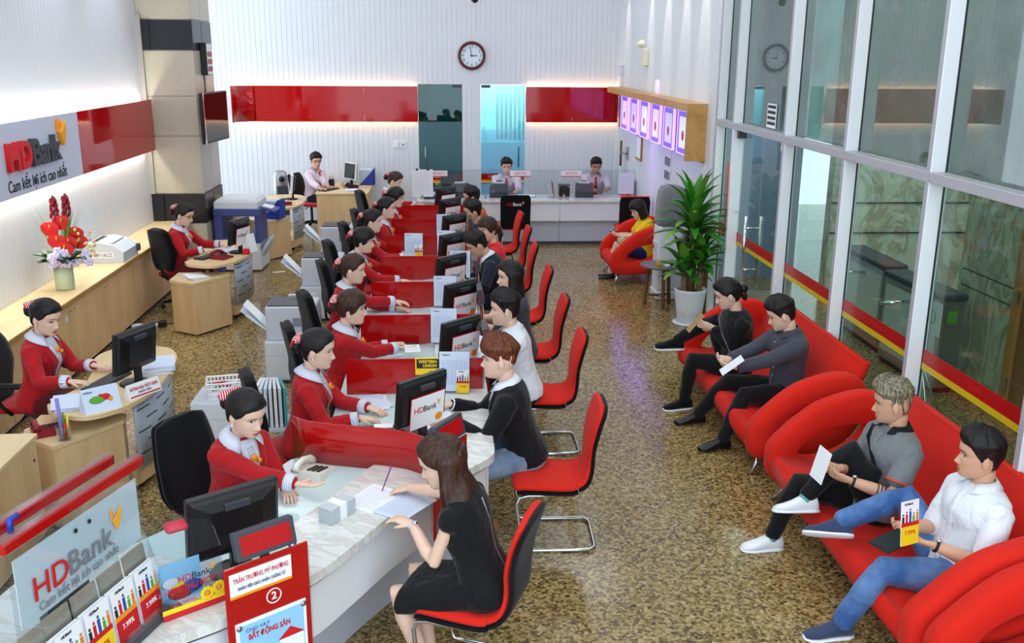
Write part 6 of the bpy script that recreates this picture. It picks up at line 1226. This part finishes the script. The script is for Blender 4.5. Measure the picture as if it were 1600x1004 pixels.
# ---- copier, far desk, manager desk
cpy = thing('copier', 'blue and white photocopier beside the stone pillar', 'copier', (-3.05, 14.46, 0), -.04)
MB().box(-.34, -.22, -.32, .32, 0, .86, .01).build('side_column', NAVYP, cpy); MB().box(.24, .30, -.28, .28, .30, .86, .01).build('side_column', NAVYP, cpy); MB().box(-.22, .30, -.30, .30, .02, .42, .01).build('paper_cabinet', LGRY, cpy); MB().box(-.24, .28, -.30, .28, .42, .50).build('output_tray', NAVYP, cpy); MB().box(-.34, .34, -.33, .33, .82, .93, .012).build('scanner_body', NAVYP, cpy)
MB().smooth(False).loft([[(-.33*k, -.30*q, z), (.30*k, -.30*q, z), (.30*k, .30*q, z), (-.33*k, .30*q, z)] for k, q, z in ((1, 1, .93), (.99, .99, 1.02), (.86, .9, 1.06))]).build('document_feeder', LGRY, cpy); MB().at(.30, 0, .92, ry=.25).box(0, .24, -.22, .12, 0, .03, .006).build('control_panel', NAVYP, cpy); MB().at(.33, -.04, .945, ry=.25).box(0, .15, -.12, .10, 0, .012).build('button_field', PAPER, cpy); MB().smooth().at(.34, 0, .32, ry=.5).sphere((0, 0, 0), .16, 12, 8, (.25, 1.4, 1.2)).build('waste_flap', GRYP, cpy)
tp = thing('tape_dispenser', 'yellow-topped white box on the shelf behind copier', 'box', (-3.45, 15.30, .80)); MB().box(-.16, .16, -.1, .1, .0, .12, .01).build('case', PAPER, tp); MB().box(-.16, .16, -.1, .1, .12, .14).build('lid', YEL, tp); bk_ = thing('rear_shelf', 'light wood shelf unit behind the copier', 'shelf', (-3.62, 15.35, 0)); MB().box(-.35, .35, -.2, .25, .765, .80).build('top_board', WOODH, bk_); MB().box(-.33, .33, -.18, .23, 0, .765).build('body', WOOD, bk_)
af = thing('air_purifier', 'slim silver tower purifier standing behind far desk', 'air purifier', (-2.95, 17.3, 0), .4); MB().smooth().loft([[(.13*math.copysign(abs(math.cos(u))**.6, math.cos(u))*k, .10*math.copysign(abs(math.sin(u))**.6, math.sin(u))*k, z) for u in [2*PI*i/20 for i in range(20)]] for k, z in ((1, 0), (1, .80), (.98, 1.0), (.85, 1.08), (.5, 1.11))]).build('tower', STEEL, af); MB().box(-.09, .09, -.112, -.10, .1, .85).build('grille', DGRY, af); disc(MB().smooth(), .05, -.12, -.10, 16, 0, .97).build('dial', BLKP, af)
monitor('silver-edged monitor on the farthest curved desk', (-2.62, 16.3, .75), 1.75, .40, .31, False, silver=True); phone('dark red telephone on the farthest curved desk', (-2.62, 15.72, .75), .3, MAROON)
def letter_tray(label, loc, rz):
    t = thing('letter_tray', label, 'letter tray', loc, rz, 'blue slanted letter trays'); b = MB(); b.loft([[(-.12, -.14, 0), (-.12, .14, 0), (-.12, .14, .30)], [(-.11, -.14, 0), (-.11, .14, 0), (-.11, .14, .30)]]); b.loft([[(.11, -.14, 0), (.11, .14, 0), (.11, .14, .30)], [(.12, -.14, 0), (.12, .14, 0), (.12, .14, .30)]]); b.box(-.12, .12, -.14, .14, 0, .01); b.box(-.12, .12, .13, .14, 0, .30); b.build('rack', BLUPL, t)
    for k in range(4): MB().at(-.08+k*.045, -.02, .012, ry=.06*k).box(-.008, .010, -.12, .10, 0, .27).build('paper_file', PAPERB if k % 2 else PAPER, t)
    return t
letter_tray('blue letter tray of papers on the far pedestal', (-2.72, 15.2, .62), -PI/2-.3); letter_tray('blue letter tray of papers on the straight desk', (-1.50, 18.2, .75), -PI/2)
monitor('silver monitor on the straight desk', (-1.80, 17.98, .75), 2.2, .40, .31, False, silver=True); phone('dark telephone on the straight desk', (-1.74, 17.72, .75), .4, mat('dark_phone', (50, 22, 30), .4)); papers('white papers before the telephone on the straight desk', (-1.72, 17.40, .75), .2, n=3); keyboard('keyboard in front of the bespectacled man', (-2.12, 17.42, .75), PI/2-.5)
p2 = thing('pencil_pot', 'dark pencil pot with pink flower on straight desk', 'pen cup', (-2.14, 18.0, .75)); MB().box(-.05, .05, -.05, .05, 0, .12, .006).build('pot', BLKP, p2)
for k in range(5): MB().smooth().tube([(.02*math.cos(k*1.3), .02*math.sin(k*1.3), .05), (.04*math.cos(k*1.3), .04*math.sin(k*1.3), .18+.03*(k % 3))], .005, 5).build('pen', [INKR, BLUPL, YEL, INK, mat('pink_pen')][k], p2)
tag(MB().smooth().lathe([(.03, 0), (.035, .03), (.02, .06), (.01, .09)], 10, -1.95, 18.05, .75).build('small_ornament', mat('peach', (238, 190, 160))), 'small peach ornament on the straight desk', 'ornament'); tag(MB().at(-2.30, 18.05, .75).box(-.07, .07, -.05, .05, 0, .10, .015).build('tissue_box', PAPER), 'white tissue box at the back of the straight desk', 'box')
# ---- cashiers' counter
def note_counter(label, loc, rz):
    t = thing('banknote_counter', label, 'counting machine', loc, rz, 'banknote counters on the cashier counter'); b = MB(); S_ = [(-.16, 0), (.16, 0), (.16, .10), (.02, .22), (-.10, .22), (-.16, .14)]; b.loft([[(-.15, y, z) for y, z in S_], [(.15, y, z) for y, z in S_]]); b.build('case', DGRY, t); MB().box(-.09, .09, -.06, .0, .22, .245).build('hopper', LGRY, t); MB().box(-.06, .06, -.165, -.16, .06, .12).build('label', PAPER, t); MB().box(-.05, .05, -.11, -.10, .19, .26).build('display', mat('dark_display', (120, 20, 50), .3), t); return t
note_counter('grey banknote counter before the left clipboard, leftmost', (-.28, 16.30, .775), .2); note_counter('grey banknote counter between clipboard and left cashier', (.20, 16.42, .775), PI); note_counter('grey banknote counter before the left cashier', (.86, 16.40, .775), PI-.1); note_counter('grey banknote counter before the right cashier', (2.32, 16.40, .775), PI-.1)
cb = thing('clip_notice', 'white notice clipped on the left end of cashier counter', 'sign', (-.42, 16.09, .80)); MB().box(-.17, .17, -.008, -.002, .02, .47).build('sheet', PAPER, cb); lines_mesh(cb, .28, .36, 14, TM(0, -.0095, .24, -PI/2)); [MB().box(x-.02, x+.02, -.014, 0, .455, .485).build('clip', INK, cb) for x in (-.09, .09)]
cb = thing('clip_notice', 'lilac notice clipped on the right end of cashier counter', 'sign', (2.98, 16.09, .85)); MB().box(-.13, .13, -.008, -.002, .0, .36).build('sheet', MATS['notice_paper'], cb); lines_mesh(cb, .2, .28, 11, TM(0, -.0095, .18, -PI/2)); MB().box(-.13, .13, -.01, -.004, 0, .012).build('red_line', INKR, cb)
rh = thing('leaflet_rack', 'red and clear leaflet rack between the two cashiers', 'rack', (1.78, 16.28, .775)); MB().at(0, 0, 0, ry=-.15).box(0, .012, -.10, .10, 0, .28).build('panel', REDP, rh); MB().box(-.12, .06, -.10, .10, 0, .01).build('foot', ACRYL, rh); MB().at(-.05, 0, .01, ry=-.2).box(0, .004, -.09, .09, 0, .2).build('leaflet', PAPERB, rh)
sc_ = thing('scanner_stand', 'black scanner stand between the two cashiers', 'scanner', (1.98, 16.45, .775)); MB().box(-.09, .09, -.08, .08, 0, .16, .01).build('body', BLKP, sc_); MB().box(-.10, .10, -.08, .08, .18, .20).build('top_plate', DGRY, sc_); MB().smooth().tube([(0, 0, .15), (0, 0, .19)], .02, 8).build('post', DGRY, sc_); papers('white papers beside the left cashier machine', (1.32, 16.38, .775), 1.3, h_=.006, n=4)
monitor('dark monitor behind the left glass screen', (.05, 16.75, .75), PI, .36, .28, False); ds = thing('cashier_back_desk', 'white work desk behind the cashier screens', 'desk', (0, 16.6, 0)); MB().box(-.50, 3.1, .0, .28, .70, .735).build('desk_top', WHITE, ds); MB().box(-.50, -.47, 0, .28, 0, .70).build('leg_panel', WHITE, ds); MB().box(3.06, 3.09, 0, .28, 0, .70).build('leg_panel', WHITE, ds)
rc = thing('red_letter_holder', 'red slanted holder at the right end of cashier counter', 'holder', (3.02, 16.40, .775)); MB().at(.04, 0, 0, ry=.3).box(0, .012, -.12, .12, 0, .30).build('panel', REDP, rc); MB().box(-.06, .10, -.12, .12, 0, .012).build('foot', REDP, rc)
def logo_chair(label, loc, rz, m_, txt):
    t = thing('logo_chair', label, 'chair', loc, rz, 'black backed chairs before the cashiers'); cushion([(.24, .43, .22), (.25, .455, .24), (.1, .46, .245), (-.2, .45, .24)], .05, 0).build('seat', m_, t)
    b = MB(); b.loft([[(sx*w_, y+dy, z) for sx, dy in ((-1, 0), (1, 0), (1, .05), (-1, .05))] for w_, y, z in ((.20, -.24, .44), (.235, -.25, .48), (.24, -.29, .90), (.225, -.295, .96), (.20, -.296, .975))]); b.build('backrest', BLKF, t)
    if txt: logo(t, TM(-.02, -.287, .83, -PI/2), .05, PAPER, mark=True)
    else: MB().box(-.235, .235, -.295, -.24, .972, .985).build('red_edge', REDF, t)
    for sx in (-1, 1): MB().smooth().tube([(sx*.20, .2, .42), (sx*.21, .22, 0)], .012).build('leg', CHROME, t); MB().smooth().tube([(sx*.20, -.22, .44), (sx*.21, -.25, 0)], .012).build('leg', CHROME, t)
    return t
logo_chair('black chair with white logo on its back before the cashier counter', (1.06, 15.42, 0), 0, REDF, True); logo_chair('black backed chair with red edge behind the armchair', (2.92, 15.20, 0), .0, REDF, False)
hb = thing('handbag', 'black leather handbag on red chair by the woman in red', 'handbag', (.70, 11.38, .475), .4); MB().smooth().loft([[(x*k, y*q, z) for x, y in ((-.16, -.06), (0, -.075), (.16, -.06), (.16, .06), (0, .075), (-.16, .06))] for k, q, z in ((.9, .9, 0), (1, 1.05, .06), (.95, .8, .16), (.8, .4, .22))]).build('bag', BLKP, hb); MB().smooth().tube([(-.09, 0, .2), (-.06, 0, .32), (.06, 0, .32), (.09, 0, .2)], .008, 6).build('strap', BLKP, hb)
# ---- in people's hands
def held(label, loc, rz, tilt, w_, h_, m_, name='leaflet_sheet', cat='leaflet', pic=False):
    t = thing(name, label, cat, loc, rz); M = Matrix.Rotation(tilt, 4, 'X'); b = MB(); b.M = M; b.box(-w_/2, w_/2, -.001, .001, 0, h_); b.build('sheet', m_, t)
    if pic: leaflet(t, M @ Matrix.Translation((0, -.0015, 0)), w_, h_, 'print')
    else: lines_mesh(t, w_*.7, h_*.7, 8, M @ Matrix.Translation((0, -.0018, h_/2)) @ Matrix.Rotation(PI/2, 4, 'X'))
    return t
held('folded brown leaflet held by the man in black sweater', (2.12, 8.17, .76), PI/2, .7, .12, .2, mat('brown_print', (168, 128, 74), .5)); held('white sheet read by the man in charcoal shirt', (2.17, 7.24, .68), PI/2-.1, .9, .15, .21, PAPER); held('folded white papers held by the man in grey polo', (2.18, 5.20, .69), PI/2+.1, .25, .15, .2, PAPER); held('yellow leaflet held by the man in white shirt', (2.38, 4.40, .69), .35, -.12, .12, .24, PAPER, pic=True)
tb = thing('tablet', 'dark tablet lying in the lap of man in white shirt', 'tablet', (2.33, 4.46, .68), .4); MB().at(ry=-.15).box(-.12, .10, -.07, .07, 0, .01, .004).build('case', BLKP, tb); MB().at(ry=-.15).box(-.11, .09, -.06, .06, .01, .011).build('screen', SCREEN, tb)
mp = thing('phone_handset', 'mobile phone in the hands of woman in yellow', 'phone', (2.36, 13.60, .68), .3); MB().at(ry=-.4).box(-.07, .07, -.035, .035, 0, .01, .003).build('case', mat('pink_case', (236, 170, 180)), mp); MB().at(ry=-.4).box(-.065, .065, -.031, .031, .01, .011).build('screen', SCREEN, mp)
yb_ = thing('shoulder_bag', 'small beige bag with strap on lap of woman in yellow', 'handbag', (2.52, 13.52, .50), .2); MB().smooth().box(-.10, .10, -.08, .08, 0, .12, .03).build('bag', mat('beige_leather', (206, 186, 146), .5), yb_); MB().smooth().tube([(-.09, -.07, .1), (-.13, -.14, .0), (-.10, -.15, -.1), (.02, -.12, -.05)], .007, 6).build('strap', MATS['beige_leather'], yb_)
# ---- near end of the counter: brochure display, suggestion box
bs = thing('brochure_display', 'acrylic brochure display with red rails and HDBank panel, lower left', 'display stand', (-1.48, 3.30, .787), PI/2-.306)
# local: x runs along the rails (left-near to right-far), faces -y
for yy, nm_, x1 in ((0, 'front', .575), (.12, 'rear', .545)):
    MB().box(-.225, x1, yy-.02, yy+.02, .68, .725, .006).build('rail', REDP, bs); MB().box(-.225, x1, yy-.02, yy+.02, .726, .732).build('rail_cover', ACRYL, bs); MB().box(x1-.002, x1+.004, yy-.018, yy+.018, .683, .722).build('rail_cap', mat('rail_dark', (110, 12, 18), .3), bs)
MB().box(-.21, .565, -.008, -.004, .0, .69).build('front_sheet', ACRYL, bs); MB().box(-.21, .535, .124, .128, .0, .69).build('rear_sheet', ACRYL, bs)
MB().box(-.175, .535, .0, .004, .36, .635).build('logo_panel', mat('panel_white', (226, 236, 242), .3), bs); logo(bs, TM(.12, -.0095, .475, -PI/2), .10, INKG, .0015, width=.44); text('Cam kết lợi ích cao nhất', .05, INKG, bs, TM(.14, -.0095, .40, -PI/2), width=.46)
for x in (.14, .22): disc(MB(), .009, -.012, -.008, 12, x, .595).build('screw', INK, bs)
MB().box(-.22, .57, -.10, -.0, .0, .03, .003).build('tray', DGRY, bs); MB().box(-.22, .57, -.10, -.095, .03, .08).build('tray_lip', ACRYL, bs); MB().box(.0, .24, .04, .08, .0, .34).build('dark_divider', mat('divider', (70, 86, 96), .3), bs)
MB().smooth().tube([(-.1, .06, .70), (-.1, .06, .75), (-.06, .06, .75)], .012, 6).build('binder_clip', BLUPL, bs)
LS = [(.47, 1, 'red-footed leaflet at the right end of brochure display'), (.31, 1, 'red-footed leaflet second from the right in display'), (.15, 0, 'yellow leaflet third from the right in display'), (-.01, 0, 'yellow leaflet fourth from the right in display'), (-.16, 0, 'yellow leaflet at left, cut by the lower edge')]
import itertools
for x, st_, lab in LS:
    p = bs.matrix_basis @ Vector((x, -.068, .032)); r = bs.rotation_euler.z; t = thing('brochure', lab, 'leaflet', p, r, 'leaflets in the brochure display'); leaflet(t, Matrix.Rotation(-.10, 4, 'X'), .14, .24, 'front_leaf', st_); MB().at(0, .012, 0, rx=-.10).box(-.075, .075, 0, .012, 0, .235).build('pages', PAPER, t)
    MB().at(.01, .035, .0, rx=-.14).box(-.07, .07, 0, .01, .0, .30).build('rear_leaf', mat('print_dim', (176, 160, 140), .5), t)
sg = thing('suggestion_box', 'clear acrylic suggestion box printed HÒM THƯ GÓP Ý', 'suggestion box', (-1.19, 3.90, .787), .64)
W2, D2, H2 = .14, .11, .26
pr_ = [(-D2, 0), (D2, 0), (D2, .385), (.06, .39), (-.03, .35), (-D2, .27)]
b = MB(); b.loft([[(-W2, y, z) for y, z in pr_], [(-W2+.003, y, z) for y, z in pr_]]); b.loft([[(W2-.003, y, z) for y, z in pr_], [(W2, y, z) for y, z in pr_]]); b.box(-W2, W2, D2-.003, D2, 0, .385); b.build('side_panels', ACRYL, sg); MB().box(-W2, W2, -D2-.003, -D2, 0, .27).build('front_panel', ACRYL, sg); MB().box(-W2, W2, -D2, D2, 0, .004).build('floor_panel', ACRYL, sg)
b = MB(); b.raw([(-W2, -D2, .27), (W2, -D2, .27), (W2, .06, .39), (-W2, .06, .39)], [(0, 1, 2, 3)]); b.build('sloped_lid', ACRYL, sg)
fp = MB().box(-W2, W2, -D2-.006, -D2-.003, .0, .028).build('red_strip', INKR, sg); MB().box(-W2, W2, -D2-.006, -D2-.003, .028, .05).build('yellow_strip', YEL, sg)
for x in (.06, .115):
    b = MB().smooth()
    for k in range(10): a = 2*PI*k/10; b.sphere((x+.022*math.cos(a), -D2-.007, .068+(.01 if x > .1 else 0)+.022*math.sin(a)), .012, 6, 4, (1, .2, 1))
    b.build('flower_print', YEL, sg); MB().smooth().sphere((x, -D2-.010, .068+(.01 if x > .1 else 0)), .012, 6, 4, (1, .3, 1)).build('flower_heart', INKO, sg)
text('HÒM THƯ GÓP Ý', .042, INKR, sg, TM(.0, -D2-.0075, .13, -PI/2), width=.25); logo(sg, TM(.01, -D2-.0075, .175, -PI/2), .030, INK); text('Ý KIẾN CỦA KHÁCH HÀNG', .016, INKR, sg, TM(-.05, -D2-.0075, .065, -PI/2), width=.12)
pb = MB().at(0, -.02, .01, rx=-.1).box(-.11, .08, 0, .004, 0, .19).build('picture_card', BLUEP, sg); 
for k, (x, z, r_, m_) in enumerate(((-.02, .05, .05, INKR), (.03, .06, .045, mat('fig_blue')), (-.06, .10, .035, LGRY), (.0, .04, .03, INK), (-.03, .08, .03, YEL))): MB().smooth().at(0, -.024, .01, rx=-.1).sphere((x, 0, z), r_, 8, 6, (1.2, .05, .7)).build('printed_shape', m_, pb)
papers('folded slips inside the suggestion box', (-1.19, 3.94, .795), .9, .12, .16, .006, n=3); sl_ = MB().smooth().at(-1.21, 3.93, 1.125, .6, .5).box(-.05, .05, -.03, .03, 0, .03, .012); tag(sl_.build('red_slip', mat('pink_red', (206, 60, 80))), 'crumpled red slip on top of suggestion box lid', 'paper')
papers('white sheets lying on the low cabinet at left edge', (-2.86, 5.35, .75), .5, .22, .3, .004, n=3)
# ================================================================ lobby furniture behind the glass
def turnstile(label, loc, rz, w_=.24, L=1.1):
    t = thing('turnstile', label, 'turnstile', loc, rz, 'steel turnstiles in the lobby'); MB().box(-w_/2, w_/2, -L/2, L/2, .05, .92, .01).build('cabinet', STEEL, t); MB().box(-w_/2-.015, w_/2+.015, -L/2-.02, L/2+.02, .92, .98, .012).build('top', DGRY, t); MB().box(-w_/2-.005, -w_/2, -L/2+.05, L/2-.05, .15, .85).build('panel', LGRY, t); MB().box(-w_/2+.02, w_/2-.02, -L/2+.02, L/2-.02, 0, .05).build('plinth', BLKP, t); MB().box(-.05, .05, -L/2-.006, -L/2, .70, .82).build('signal', GRN, t); MB().smooth().tube([(-w_/2, -.1, .80), (-w_/2-.38, -.12, .80)], .018).build('bar', CHROME, t); return t
turnstile('steel turnstile standing farther back in the lobby', (4.78, 10.40, 0), 0); turnstile('steel turnstile nearer the wooden door in lobby', (4.72, 9.08, 0), .05)
tr = thing('chrome_stand', 'tall chrome pole on tripod behind the glass', 'stand', (4.10, 7.75, 0)); MB().smooth().tube([(0, 0, .25), (0, 0, 1.5)], .024, 10).build('lower_pole', CHROME, tr); MB().smooth().tube([(0, 0, 1.5), (0, 0, 2.6)], .016, 10).build('upper_pole', CHROME, tr); MB().smooth().tube([(0, 0, 1.15), (0, 0, 1.22)], .036, 10).build('collar', DGRY, tr)
for k in range(3): a = 2*PI*k/3+.4; MB().smooth().tube([(0, 0, .55), (.33*math.cos(a), .33*math.sin(a), 0)], .012, 8).build('leg', CHROME, tr)
tag(MB().box(4.35, 4.355, 8.0, 8.28, .72, 1.02).build('lobby_sign', PAPER), 'white card with green mark hanging by the chrome stand', 'sign'); lsn = bpy.data.objects['lobby_sign']; b = MB().smooth(); b.tube([(4.345, 8.14+.05*math.cos(2*PI*i/20), .88+.06*math.sin(2*PI*i/20)) for i in range(20)], .006, 5, closed=True); b.build('green_mark', GRN, lsn)
lsn.location = (0, 0, 0); MB().smooth().tube([(4.35, 8.14, 1.02), (4.12, 7.80, 1.17)], .004, 5).build('string', BLKP, lsn)
fb = thing('fire_alarm_panel', 'red fire bell and lamp on board in the lobby', 'fire alarm', (7.0, 12.37, 2.15)); MB().box(-.28, .28, 0, .02, -.2, .5).build('board', mat('tan_board', (172, 128, 96), .5), fb); b = MB().smooth(); disc(b, .13, -.05, 0, 20, 0, .32, .09); b.build('bell', INKR, fb); MB().smooth().at(0, -.0, -.02, rx=PI/2).lathe([(.09, 0), (.07, .04), (.03, .09)], 14).build('lamp', mat('dark_red_lamp', (120, 14, 20), .2), fb)
tag(MB().at(.51, YB-.3, 4.05).smooth().sphere((0, 0, 0), .07, 12, 8).build('dome_camera', BLKP), 'black dome camera high before the back wall', 'camera')
